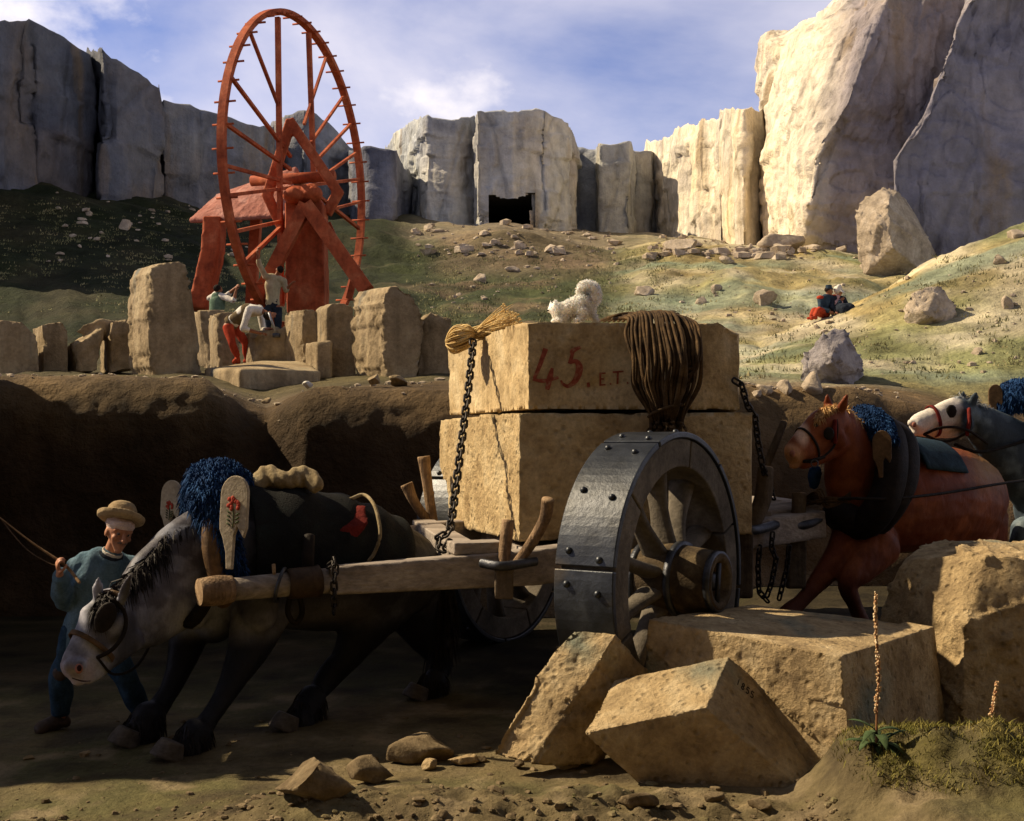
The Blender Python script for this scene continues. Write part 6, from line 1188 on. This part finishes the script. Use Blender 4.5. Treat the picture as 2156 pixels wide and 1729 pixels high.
def person(label, J, face, cat='person', k=1.0, voxel=0.008, skin=None, top=None, bottom=None, boots=None, sleeve='long', hair=M_hair, curl=1.0, palm=((0, 1, -0.3), (0, 1, -0.3)), group=None, loose=1.0, fold=0.008, skirt=0.0, hide_legs=False, hk=1.0):
    J = {a: np.asarray(b, float) for a, b in J.items()}; skin = skin or M_skin
    low = min(J['toeL'][2], J['toeR'][2]) if not hide_legs else J['pelvis'][2] - 0.2 * k
    t = thing('person', label, cat, (J['pelvis'][0], J['pelvis'][1], low), group); side = unit(J['shL'] - J['shR']); pel, ch, nk, hd = J['pelvis'], J['chest'], J['neck'], J['head']; waist = pel * 0.55 + ch * 0.45
    def torso(i=0): return limb([pel, waist, ch, nk * 0.8 + ch * 0.2], [((.150 + i) * k, (.110 + i) * k), ((.138 + i) * k, (.103 + i) * k), ((.168 + i) * k, (.118 + i) * k), ((.11 + i) * k, (.075 + i) * k)], side, 22, 6)
    def yoke(i=0): return limb([J['shL'], nk * 0.45 + (J['shL'] + J['shR']) * 0.275, J['shR']], [((.056 + i) * k), ((.072 + i) * k), ((.056 + i) * k)], (0, 0, 1), 14, 5)
    def arm(s, i=0, end=1.0):
        a, b, c = J['sh' + s], J['el' + s], J['wr' + s]; e = b + (c - b) * end
        return limb([a, (a + b) / 2, b, (b + e) / 2, e], [(.056 + i) * k, (.047 + i) * k, (.041 + i) * k, (.039 + i) * k, (.028 + i * 1.3) * k], side, 14, 4, cap=0.4 if i else 1)
    def leg(s, i=0, end=1.0):
        a, b, c = J['hip' + s], J['kn' + s], J['an' + s]; e = b + (c - b) * end
        return limb([a, (a + b) / 2, b, (b * 0.6 + e * 0.4), e], [(.095 + i) * k, (.078 + i) * k, (.058 + i) * k, (.056 + i) * k, (.038 + i * 1.2) * k], side, 16, 4, cap=0.4 if i else 1)
    def foot(s, i=0): 
        a, tp = J['an' + s], J['toe' + s]; h = a + unit(a - tp) * 0.05 * k; return join(limb([h * V(1, 1, 0) + V(0, 0, tp[2] + 0.012 * k), (a + tp) / 2 - V(0, 0, 0.012 * k), tp], [((.036 + i) * k, (.034 + i) * k), ((.043 + i) * k, (.038 + i) * k), ((.036 + i) * k, (.026 + i) * k)], side, 14, 5), limb([a, h * V(1, 1, 0) + V(0, 0, tp[2] + 0.02 * k)], [(.042 + i) * k, (.038 + i) * k], side, 12, 3))
    neckl = limb([nk - (hd - nk) * 0.25, nk * 0.5 + hd * 0.5, hd], [.056 * k, .050 * k, .052 * k], side, 14, 4)
    up = unit(hd - nk); parts = [torso(), yoke(), neckl, arm('L'), arm('R')] + head_parts(hd, face, up, k * hk)
    if not hide_legs: parts += [leg('L'), leg('R'), foot('L'), foot('R')]
    for s, pn in zip('LR', palm): parts += hand_parts(J['wr' + s], J['ha' + s] - J['wr' + s] if 'ha' + s in J else J['wr' + s] - J['el' + s], V(*pn), k, curl, s == 'L')
    v, f, n = fuse(join(*parts), voxel, 2); o = obj('body', (v, f), skin, t)
    def garment(name, ps, mat, seed=1):
        v, f, n = fuse(join(*ps), voxel * 1.15, 2); st_ = vnoise(v * V(14, 14, 5) / k, seed); v = v + n * (fold * k * st_ + fold * 0.8 * k * fbm(v * 9 / k, 3, seed))[:, None]; return obj(name, (v, f), mat, t)
    se = {'long': 0.96, 'rolled': 0.35, 'short': 0.12}[sleeve]
    if top is not None:
        ps = [torso(.018 * loose), yoke(.016 * loose), arm('L', .017 * loose, se), arm('R', .017 * loose, se)]
        if skirt: ps.append(limb([waist, pel, pel + unit(pel - waist) * skirt], [(.165 * k, .125 * k), (.178 * k, .14 * k), (.20 * k, .155 * k)], side, 22, 5, cap=0.2))
        garment('shirt', ps, top, 3)
    if bottom is not None and not hide_legs: garment('trousers', [leg('L', .014 * loose, 0.93), leg('R', .014 * loose, 0.93), limb([pel - unit(ch - pel) * 0.02, pel + unit(ch - pel) * 0.10 * k], [(.165 * k, .125 * k), (.158 * k, .12 * k)], side, 20, 3)], bottom, 5)
    if boots is not None and not hide_legs: [garment('boot', [foot(q, .008)], boots, 7) for q in 'LR']
    f_ = unit(face); u = unit(up - f_ * np.dot(up, f_)); r = np.cross(f_, u); A = np.array([r, f_, u])
    if hair is not None:
        v, f, n = fuse(join(ball(hd + u * 0.036 * k - f_ * 0.022 * k, (0.083 * k, 0.094 * k, 0.086 * k), 22, A)), voxel, 1); v = v + n * (0.008 * k * fbm(v * 40 / k, 2, 3))[:, None]; obj('hair', (v, f), hair, t)
    if voxel < 0.012:
        for s in (-1, 1): e = obj('eye', ball(hd + (r * s * 0.031 + f_ * 0.071 + u * 0.006) * k * hk, (0.012 * k,) * 3, 12), material('eye_white', [(0.22, 0.17, 0.14)], 5, rough=0.3, bump=0) if s < 0 else MAT['eye_white'], t); obj('iris', ball(hd + (r * s * 0.031 + f_ * 0.0715 + u * 0.005) * k * hk + f_ * 0.009, (0.0065 * k,) * 3, 10), M_eye, e)
    return t, A
# ---- carter beside the grey horse
def carter():
    D = 8.9; face = V(0.62, -0.78, -0.18)
    J = dict(pelvis=W(190, 1318, D), chest=W(208, 1225, D - .02), neck=W(230, 1172, D - .06), head=W(250, 1122, D - .10), shL=W(268, 1192, D + .02), shR=W(166, 1190, D - .04), elL=W(285, 1262, D - .10), wrL=W(268, 1312, D - .32), haL=W(262, 1330, D - .4),
             elR=W(136, 1268, D - .06), wrR=W(126, 1210, D - .30), haR=W(120, 1185, D - .34), hipL=W(218, 1335, D + .02), hipR=W(166, 1330, D - .02), knL=W(262, 1420, D - .08), knR=W(132, 1424, D - .05), anL=W(300, 1500, D + .06), anR=W(126, 1512, D - .02), toeL=W(322, 1528, D + .02), toeR=W(86, 1536, D - .12))
    gl = float(gz(J['toeR'][0], J['toeR'][1])); J['toeR'][2] = gl + 0.03; J['anR'][2] = gl + 0.10; J['toeL'][2] = gl + 0.03; J['anL'][2] = gl + 0.10
    t, A = person('old carter in a blue smock and round hat holding a whip beside the grey horse', J, face, k=1.0, voxel=0.0072, top=M_blouse, bottom=M_jean, boots=M_boot, curl=1.15, palm=((0.1, -1, 0), (0.75, 0.5, -0.2)), loose=1.7, fold=0.016, skirt=0.20, hair=None, hk=1.14)
    r, f, u = A; hd = J['head']
    v, ff, n = fuse(join(ball(hd + u * 0.060 - f * 0.012, (0.098, 0.116, 0.062), 22, A), limb([hd - f * 0.085 - r * 0.03 + u * 0.01, hd - f * 0.115 - r * 0.06 - u * 0.02], [0.028, 0.02], u, 10, 3), limb([hd - f * 0.10 - r * 0.05, hd - f * 0.125 - r * 0.085 - u * 0.05], [0.016, 0.012], u, 10, 3), ball(hd - f * 0.125 - r * 0.08 + u * 0.01, (0.03, 0.012, 0.016), 10, A)), 0.007, 2)
    v = v + n * (0.005 * np.abs(np.mod(v @ u * 40 + v @ r * 8, 1) - 0.5) * 2)[:, None]; obj('headscarf', (v, ff), M_scarf, t)
    hc = hd + u * 0.105 - f * 0.035; uu = unit(u - f * 0.42 - r * 0.15); 
    v, ff, n = fuse(join(lathe([(-0.02, 0.0), (-0.02, 0.09), (0.02, 0.108), (0.07, 0.100), (0.10, 0.082), (0.115, 0.05), (0.118, 0.0)], hc, uu, 28), lathe([(-0.03, 0.0), (-0.03, 0.10), (-0.032, 0.14), (-0.012, 0.166), (0.018, 0.172), (0.024, 0.158), (0.0, 0.128), (0.0, 0.0)], hc, uu, 28)), 0.007, 2); v = v + n * (0.006 * fbm(v * 12, 3, 3))[:, None]; obj('hat', (v, ff), M_hat, t)
    nk = J['neck']; obj('collar', rockify(lathe([(0.0, 0.072), (0.0, 0.088), (0.035, 0.094), (0.05, 0.086), (0.045, 0.07), (0.0, 0.072)], nk - V(0, 0, 0.012), unit(hd - nk), 28), 0.007, 0.006, 12, 1, 2), M_dk, t)
    obj('shirt_collar', rockify(lathe([(0.02, 0.058), (0.02, 0.070), (0.06, 0.076), (0.065, 0.066), (0.02, 0.058)], nk - V(0, 0, 0.012) + f * 0.012, unit(hd - nk), 28), 0.006, 0.004, 12, 1, 2), M_shirt, t)
    obj('moustache', rockify(limb([hd + f * 0.105 - u * 0.055 - r * 0.034, hd + f * 0.118 - u * 0.048, hd + f * 0.105 - u * 0.055 + r * 0.034], [0.005, 0.008, 0.005], u, 10, 4), 0.004, 0.001, 20, 1, 2), material('grey_moustache', [(0.10, 0.08, 0.07), (0.2, 0.17, 0.15)], 20), t)
    obj('knee_patch', rockify(ball(J['knR'] + V(0.0, -0.062, 0.03), (0.055, 0.025, 0.06), 14), 0.008, 0.003, 12, 1, 2), M_boot, t)
    # the whip, held in the raised right hand
    wr, ha = J['wrR'], J['haR']; g = wr + unit(ha - wr) * 0.085 + V(0.045, 0.02, -0.01); a = W(167, 1226, D - .42); d = unit(g - a); top = g + (W(0, 1090, D - .25) - g); 
    vs = [limb([a, g, g + (top - g) * 0.5 + V(0, 0, -0.01), top], [0.011, 0.010, 0.0065, 0.004], (0, 1, 0), 10, 6)]; wt = thing('whip', 'long thin carter whip with a loose lash held in the old carter\'s raised hand', 'whip', a)
    obj('handle', join(*vs), material('whip_wood', [(0.16, 0.09, 0.04), (0.30, 0.19, 0.10)], 20, bump=0.2), wt); m = (g + top) / 2
    obj('lash', tube([top, top + (g - top) * 0.25 + V(0.0, -.02, -0.05), m + V(0, -.03, -0.075), g + (top - g) * 0.18 + V(0, -.03, -0.05), g + V(-.04, -.02, 0.01)], 0.0035, 6, 8), M_leather_b, wt)
carter()
GW = 'workmen at the winch'
# ---- stooping stone cutter
def cutter():
    D = 23.9; k = 0.98
    J = dict(pelvis=W(490, 678, D), chest=W(520, 655, D - .1), neck=W(552, 655, D - .15), head=W(568, 664, D - .2), shL=W(546, 650, D + .15), shR=W(524, 652, D - .32), elL=W(555, 695, D + .1), wrL=W(570, 692, D - .15), haL=W(580, 694, D - .2),
             elR=W(512, 692, D - .42), wrR=W(548, 702, D - .38), haR=W(560, 702, D - .34), hipL=W(496, 690, D + .1), hipR=W(480, 688, D - .1), knL=W(516, 722, D + .05), knR=W(488, 722, D - .22), anL=W(520, 757, D + .12), anR=W(500, 752, D - .15), toeL=W(536, 762, D + .05), toeR=W(492, 763, D - .3))
    t, A = person('stooping workman in red trousers and brown waistcoat chiselling the notched block', J, V(0.85, -0.25, -0.45), k=k, voxel=0.012, skin=M_skin2, top=M_shirt, bottom=M_redt, boots=M_redt, sleeve='rolled', group=GW, loose=1.3, palm=((0, 0, -1), (0, 0, -1)))
    p = [J['pelvis'] + (J['chest'] - J['pelvis']) * a for a in (0.15, 0.5, 1.05)]; v, f, n = fuse(limb(p, [(.165, .128), (.170, .130), (.192, .142)], unit(J['shL'] - J['shR']), 20, 5), 0.013, 2); obj('waistcoat', (v, f), M_vest, t)
    obj('belt', rockify(ring(p[0] - (p[1] - p[0]) * 0.6, p[1] - p[0], unit(J['shL'] - J['shR']), 0.155, 0.12, 0.09, 0.03), 0.012, 0.012, 10, 1, 3), M_vest, t)
    a, b = W(566, 658, D - .4), W(582, 704, D - .35); ht = thing('hammer', 'pale iron mallet and chisel held by the stooping workman', 'tool', b); obj('handle', tube([a, b], 0.022, 8, 2), material('pale_iron', [(0.25, 0.26, 0.28), (0.4, 0.4, 0.42)], 10, rough=0.4, metal=0.5), ht); obj('head', bevelled(beam(b - V(0.07, 0, 0.02), b + V(0.07, 0, -.02), 0.07, 0.08), 0.01), M_iron, ht)
cutter()
def climber():
    D = 28.0
    J = dict(pelvis=W(574, 640, D), chest=W(575, 600, D), neck=W(580, 584, D - .03), head=W(588, 570, D - .05), shL=W(598, 592, D + .05), shR=W(559, 582, D - .1), elL=W(602, 612, D + .05), wrL=W(612, 598, D - .1), haL=W(616, 594, D - .1), elR=W(546, 556, D - .25), wrR=W(541, 530, D - .35), haR=W(543, 522, D - .38),
             hipL=W(584, 650, D), hipR=W(566, 650, D), knL=W(586, 690, D), knR=W(564, 690, D), anL=W(586, 732, D), anR=W(564, 732, D), toeL=W(588, 738, D - .15), toeR=W(562, 738, D - .15))
    person('workman in a white shirt reaching up to grip a spoke of the red wheel', J, V(-0.3, 0.85, 0.3), k=0.98, voxel=0.013, skin=M_skin2, top=M_buff, bottom=M_dk, boots=M_boot, sleeve='rolled', group=GW, loose=1.2, palm=((1, 0.2, 0), (1, 0.2, 0)), curl=1.2)
climber()
def pusher():
    D = 26.9
    J = dict(pelvis=W(455, 662, D), chest=W(458, 634, D), neck=W(456, 618, D), head=W(459, 610, D - .02), shL=W(474, 626, D - .12), shR=W(442, 628, D + .08), elL=W(492, 634, D - .25), wrL=W(497, 612, D - .3), haL=W(499, 604, D - .3), elR=W(478, 622, D + .2), wrR=W(496, 606, D + .05), haR=W(500, 600, D),
             hipL=W(464, 668, D), hipR=W(447, 668, D), knL=W(466, 710, D), knR=W(446, 710, D), anL=W(466, 752, D), anR=W(446, 752, D), toeL=W(468, 758, D - .15), toeR=W(444, 758, D - .15))
    t, A = person('workman in a green waistcoat seen from behind pulling at the wheel rim', J, V(0.75, 0.6, 0.2), k=0.95, voxel=0.013, skin=M_skin2, top=M_shirt, bottom=M_dk, boots=M_boot, sleeve='rolled', group=GW, palm=((1, 0, 0), (1, 0, 0)), curl=1.2)
    v, f, n = fuse(limb([J['pelvis'] - V(0, 0, .05), J['chest'], J['chest'] * 0.4 + J['neck'] * 0.6], [(.17, .13), (.19, .145), (.15, .11)], unit(J['shL'] - J['shR']), 20, 5), 0.013, 2); obj('waistcoat', (v, f), M_greenv, t)
pusher()
# ---- the couple sitting on the hill
def couple():
    p = hit(1740, 668); D = p[1]; k = 0.98
    def Q(x, y, d=0): return W(x, y, D + d)
    J = dict(pelvis=Q(1736, 660), chest=Q(1738, 638), neck=Q(1741, 624), head=Q(1745, 613), shL=Q(1756, 628, .1), shR=Q(1727, 630, -.1), elL=Q(1762, 642, -.05), wrL=Q(1770, 634, -.1), elR=Q(1728, 650, -.2), wrR=Q(1746, 656, -.28), hipL=Q(1740, 662, -.02), hipR=Q(1730, 661, -.08), knL=Q(1724, 652, -.42), knR=Q(1714, 653, -.35), anL=Q(1716, 666, -.5), anR=Q(1708, 667, -.42), toeL=Q(1708, 670, -.6), toeR=Q(1701, 671, -.52))
    t, A = person('soldier in a dark blue coat and red trousers sitting on the hillside with a woman', J, V(0.85, -0.1, 0.0), k=k, voxel=0.014, skin=M_skin2, top=M_soldier, bottom=M_redt, boots=M_redt, group='couple sitting on the hillside', loose=1.4)
    r, f, u = A; hd = J['head']; obj('kepi', rockify(join(lathe([(0.02, 0.0), (0.02, 0.092), (0.13, 0.08), (0.14, 0.0)], hd + u * 0.03, u, 20), ball(hd + f * 0.1 + u * 0.05, (0.07, 0.06, 0.01), 12, A)), 0.012, 0.003, 9, 1, 2), M_soldier, t)
    for s in ('shL', 'shR'): obj('epaulette', rockify(ball(J[s] + V(0, 0, 0.04), (0.10, 0.10, 0.06), 12), 0.014, 0.008, 12, 1, 3), M_redt, t)
    obj('belt', rockify(ring(J['pelvis'] + V(0, 0, 0.08), V(0, 0, 1), r, 0.17, 0.13, 0.05, 0.02), 0.012, 0.002, 9, 1, 2), M_shirt, t)
    J = dict(pelvis=Q(1764, 658, .1), chest=Q(1763, 638, .1), neck=Q(1763, 626, .08), head=Q(1766, 615, .05), shL=Q(1776, 630, .1), shR=Q(1752, 631, .0), elL=Q(1784, 644, 0), wrL=Q(1778, 650, -.15), elR=Q(1752, 646, -.15), wrR=Q(1760, 655, -.25), hipL=Q(1770, 660), hipR=Q(1758, 660), knL=Q(1788, 650, -.3), knR=Q(1776, 652, -.35), anL=Q(1792, 664, -.3), anR=Q(1780, 666, -.35), toeL=Q(1798, 667, -.4), toeR=Q(1786, 669, -.45))
    t, A = person('woman in a white bonnet and pink shawl sitting beside the soldier on the hillside', J, V(0.8, -0.5, -0.2), k=0.92, voxel=0.014, skin=M_skin, top=M_dk, bottom=None, group='couple sitting on the hillside', loose=1.5)
    r, f, u = A; hd = J['head']; obj('bonnet', rockify(join(ball(hd + u * 0.05 - f * 0.04, (0.11, 0.12, 0.12), 18, A), ball(hd + u * 0.12 - f * 0.02, (0.10, 0.07, 0.08), 14, A), limb([hd + f * 0.03 + u * 0.06, hd + f * 0.15 + u * 0.0], [(0.09, 0.03), (0.10, 0.015)], r, 14, 4)), 0.012, 0.012, 9, 1, 2), M_shirt, t)
    obj('shawl', rockify(limb([J['neck'] - V(0, 0, 0.02), J['chest'] + V(0, 0, 0.06), J['chest'] - V(0, 0, 0.06)], [(.12, .10), (.20, .15), (.22, .17)], r, 18, 4), 0.014, 0.012, 8, 2, 2), M_pinkc, t)
    obj('skirt', rockify(join(limb([J['pelvis'] + V(0, 0, .08), J['knR'] + V(0.03, 0, 0), J['anR'] + V(0, 0, .04)], [(.20, .17), (.20, .15), (.17, .10)], r, 16, 5), limb([J['pelvis'], J['knL'], J['anL'] + V(0, 0, 0.04)], [(.20, .17), (.17, .15), (.14, .10)], r, 16, 5)), 0.016, 0.015, 7, 2, 2), M_dk, t)
couple()
# ------------------------------------------------------------------ grass, plants and loose stones
M_grass = material('grass_blades', [(0.07, 0.07, 0.016), (0.17, 0.15, 0.035), (0.32, 0.25, 0.08)], 6, bump=0, pos=[0.3, 0.5, 0.72], fine=0)
def grass():
    rg = np.random.RandomState(5); n = 26000; X = rg.uniform(1.7, 3.9, n); D = rg.uniform(6.35, 7.75, n); Z = gz(X, D); k = (Z > 0.24) & (fbm(np.stack([X * 2.6, D * 2.6, X * 0], -1), 4, 4) * 1.3 + sst(1.75, 2.1, X) * 0.35 - 0.2 > rg.uniform(-0.5, 0.5, n)) & (X > 1.72 + rg.rand(n) * 0.3); X, D, Z = X[k], D[k], Z[k]; n = len(X)
    h = rg.uniform(0.012, 0.038, n) * (1 + 0.6 * (rg.rand(n) < .12)); a = rg.uniform(0, 6.28, n); w = rg.uniform(0.0015, 0.004, n); b = rg.normal(0, 0.7, (n, 2)) * h[:, None]
    base = np.stack([X, D, Z - 0.004], 1); s = np.stack([np.cos(a) * w, np.sin(a) * w, a * 0], 1); mid = base + np.stack([b[:, 0] * .4, b[:, 1] * .4, h * .6], 1); tip = base + np.stack([b[:, 0], b[:, 1], h], 1)
    v = np.stack([base - s, base + s, mid - s * .7, mid + s * .7, tip], 1).reshape(-1, 3); f = []
    for i in range(n): q = 5 * i; f += [(q, q + 1, q + 3, q + 2), (q + 2, q + 3, q + 4)]
    o = obj('grass', (v, f), M_grass); tagx(o, 'short mossy grass and weeds on the earth mound in the right foreground', 'grass', None, 'stuff')
grass()
M_leafg = material('weed_leaf', [(0.03, 0.05, 0.018), (0.075, 0.11, 0.045)], 12, bump=0.3); M_stalk = material('weed_stalk', [(0.16, 0.06, 0.03), (0.30, 0.16, 0.07)], 12, bump=0.2); M_flower = material('seed_flowers', [(0.45, 0.16, 0.08), (0.62, 0.42, 0.22), (0.80, 0.70, 0.50)], 30, bump=0.2, pos=[0.3, 0.5, 0.7])
def leaf(b, d, l, w, droop=0.5, up=0.5):
    d = unit(d * V(1, 1, 0)); s = np.cross(d, (0, 0, 1.0)); vs, fs = [], []; n = 7
    for i in range(n + 1):
        t = i / n; c = b + d * l * t + V(0, 0, l * (up * t - droop * t * t)); ww = w * math.sin(math.pi * min(1, 0.12 + t * 0.88)) ** 0.8; vs += [c - s * ww + V(0, 0, ww * .25), c, c + s * ww + V(0, 0, ww * .25)]
    for i in range(n): q = 3 * i; fs += [(q, q + 1, q + 4, q + 3), (q + 1, q + 2, q + 5, q + 4)]
    v, f, _ = ev_mesh((np.array(vs), fs), [('SOLIDIFY', dict(thickness=0.002))]); return v, f
def stalk_plant(foot, pts, label, nl, ls, seed, flo=0.35):
    rg = np.random.RandomState(seed); foot = np.asarray(foot); t = thing('flowering_weed', label, 'plant', foot)
    q = [foot] + pts; P_, _ = resample(q, [0.01] * len(q), n=30); obj('stem', limb(q, [0.009] + [0.006] * (len(q) - 2) + [0.003], (1, 0, 0), 8, 8), M_stalk, t); vs = []; n0 = int(len(P_) * flo)
    for i in range(n0, len(P_)):
        fr = (i - n0) / (len(P_) - n0)
        for j in range(4):
            a = rg.uniform(0, 6.28); r = 0.010 * (1.1 - 0.6 * fr) * rg.uniform(0.5, 1.5)
            if rg.rand() < 0.35: continue
            q_ = rg.uniform(0.6, 1.15); vs.append(ball(P_[i] + V(math.cos(a) * r, math.sin(a) * r, rg.uniform(-.008, .008)), (0.0055 * q_, 0.0055 * q_, 0.007 * q_), 6))
    obj('flower_spike', join(*vs), M_flower, t)
    for i in range(nl): a = 2.4 * i + rg.uniform(-.3, .3); l = ls * rg.uniform(0.6, 1.15); obj('leaf', leaf(foot + V(0, 0, 0.01 + 0.10 * rg.rand() * (i % 3 == 0)), V(math.cos(a), math.sin(a), 0), l, l * 0.16, rg.uniform(.4, 1.1), rg.uniform(.4, 1.2)), M_leafg, t)
D0 = 6.78; f0 = W(1846, 1570, D0); f0[2] = gz(f0[0], f0[1]) - 0.01
stalk_plant(f0, [W(1846, 1500, D0), W(1850, 1420, D0), W(1846, 1350, D0), W(1843, 1290, D0), W(1845, 1250, D0)], 'tall upright weed with one long reddish flower spike on the grassy mound', 22, 0.17, 2, 0.2)
D0 = 6.95; f0 = W(2075, 1572, D0); f0[2] = gz(f0[0], f0[1]) - 0.01
stalk_plant(f0, [W(2082, 1530, D0), W(2092, 1480, D0), W(2100, 1436, D0)], 'shorter leaning weed with a pale flower spike near the right picture edge', 18, 0.11, 5, 0.4)
GS = 'loose stones on the ground in front'
def gs(px, py, w, h, label, seed, mat=None, lift=0.0):
    # stone whose foot is seen at px,py
    D = EZ * F / (py - HY) 
    for _ in range(8): X = (px - CX) / F * D; D = (EZ - float(gz(X, D))) * F / (py - HY)
    p = V((px - CX) / F * D, D, float(gz((px - CX) / F * D, D)) + lift); hill_rock(px, py, w, h, label, seed, mat or M_cobble, GS, pt=p, sink=0.55, name='rock')
gs(668, 1690, 200, 88, 'long brown boulder half buried in the front left of centre', 61)
gs(778, 1650, 105, 56, 'mossy brown boulder just right of the long front boulder', 62)
gs(878, 1606, 135, 60, 'dark smooth rock in the shade below the cart shafts', 63)
gs(905, 1622, 44, 24, 'pale flinty stone in front of the dark smooth rock', 64, M_fore)
gs(975, 1612, 60, 26, 'flat ochre stone beside the pale flint, centre front', 65, M_fore)
gs(1010, 1606, 34, 18, 'small round stone to the right of the flat ochre stone', 66)
gs(1090, 1618, 30, 18, 'small reddish stone below the leaning slab', 67)
gs(1190, 1618, 62, 34, 'angular light-brown stone between the leaning slab and the dated block', 68, M_fore)
gs(1046, 1684, 50, 26, 'flat brown stone at the bottom centre of the picture', 69)
gs(930, 1700, 34, 16, 'small dark pebble near the bottom edge left of centre', 70)
gs(1500, 1690, 44, 22, 'rounded pebble under the lower corner of the dated block', 71)
gs(1600, 1702, 50, 26, 'brown stone in the hollow at the foot of the grassy mound', 72)
gs(1340, 1700, 90, 34, 'low earthy rock in front of the dated block', 73)
gs(178, 1594, 30, 18, 'small yellowish stone in the light patch left of the near hoof', 74, M_fore)
gs(60, 1600, 26, 12, 'tiny stone near the left picture edge', 75, M_fore)
gs(545, 1694, 44, 26, 'knobbly brown stone at the lower left of the long boulder', 76)
gs(1952, 1612, 20, 14, 'small cream pebble lying in the grass between the two weeds', 77, M_white)
gs(2060, 1620, 40, 22, 'brownish pebble cluster stone in the grass below the shorter weed', 78, M_fore)
def rubble():
    rg = np.random.RandomState(11); out = []; n = 1300
    for i in range(n):
        u = rg.rand(); X = rg.uniform(-3.0, 1.75); D = 6.15 + abs(rg.normal(0, 0.5)) if u < 0.8 else rg.uniform(6.2, 9.5)
        r = 0.006 + 0.030 * rg.rand() ** 4; v, f = ball((0, 0, 0), (1, 1, 1), 8)
        for q in range(4): d = unit(rg.normal(0, 1, 3)); s = v @ d; v = v - np.outer(np.maximum(0, s - 0.55), d)
        v = v * r * V(rg.uniform(.8, 1.6), rg.uniform(.8, 1.3), rg.uniform(.5, .9)); out.append((v + V(X, D, float(gz(X, D)) + r * 0.15), f))
    o = obj('gravel', join(*out), M_cobble, smooth=False); tagx(o, 'scattered gravel and stone crumbs over the earth of the pit', 'gravel', None, 'stuff')
rubble()

def scree():
    rg = np.random.RandomState(21); out = []
    def chip(c, r):
        v, f = ball((0, 0, 0), (1, 1, 1), 6)
        for q in range(5): d = unit(rg.normal(0, 1, 3)); s = v @ d; v = v - np.outer(np.maximum(0, s - 0.5), d)
        out.append((v * r * V(rg.uniform(.8, 1.7), rg.uniform(.8, 1.3), rg.uniform(.45, .9)) + c, f))
    for x0, x1, y0, y1, n, r0, r1 in ((860, 1300, 470, 540, 110, .08, .45), (1360, 1720, 500, 545, 200, .06, .42), (1340, 1700, 560, 690, 70, .03, .13), (1700, 2150, 560, 790, 90, .025, .11), (1800, 1930, 500, 545, 60, .08, .4), (900, 1300, 540, 660, 60, .04, .15), (80, 560, 400, 560, 50, .08, .3)):
        for i in range(n):
            p = hit(rg.uniform(x0, x1), rg.uniform(y0, y1))
            if p is None: continue
            r = r0 + (r1 - r0) * rg.rand() ** 3; chip(p + V(0, 0, r * 0.2), r)
    for i in range(170):
        px = rg.uniform(-20, 940) if rg.rand() < 0.6 else rg.uniform(1560, 1900); D = rg.uniform(15.3, 19); X = (px - CX) / F * D; chip(V(X, D, land_z(X, D) + 0.01), 0.015 + 0.06 * rg.rand() ** 3)
    o = obj('scree', join(*out), M_rock, smooth=False); tagx(o, 'stone rubble strewn over the hillsides and under the cliffs', 'rubble', None, 'stuff')
scree()
def scrub():
    rg = np.random.RandomState(31); P_, Q_ = [], []
    for x0, x1, y0, y1, n in ((860, 1400, 520, 690, 1500), (1300, 2156, 540, 800, 900), (-20, 640, 420, 660, 1500)):
        for i in range(n):
            px, py = rg.uniform(x0, x1), rg.uniform(y0, y1)
            if vnoise(V(px * 0.02, py * 0.04, 3.0), 9) < rg.uniform(-0.5, 0.5): continue
            p = hit(px, py)
            if p is None or p[1] > 62: continue
            for b in range(9): P_.append(p + rg.normal(0, 1, 3) * V(.12, .12, 0)); Q_.append(unit(rg.normal(0, 0.5, 3) + V(0, 0, 1)) * rg.uniform(0.03, 0.13))
    P_, Q_ = np.array(P_), np.array(Q_); n = len(P_); s = np.stack([rg.uniform(.008, .02, n), rg.normal(0, .008, n), np.zeros(n)], 1)
    v = np.stack([P_ - s, P_ + s, P_ + Q_], 1).reshape(-1, 3); f = [(3 * i, 3 * i + 1, 3 * i + 2) for i in range(n)]
    o = obj('scrub', (v, f), material('scrub_grass', [(0.09, 0.10, 0.04), (0.22, 0.21, 0.10), (0.38, 0.31, 0.16)], 0.6, bump=0, pos=[0.3, 0.5, 0.7], fine=0)); tagx(o, 'low tufts of dry grass growing over the slopes', 'grass', None, 'stuff')
scrub()
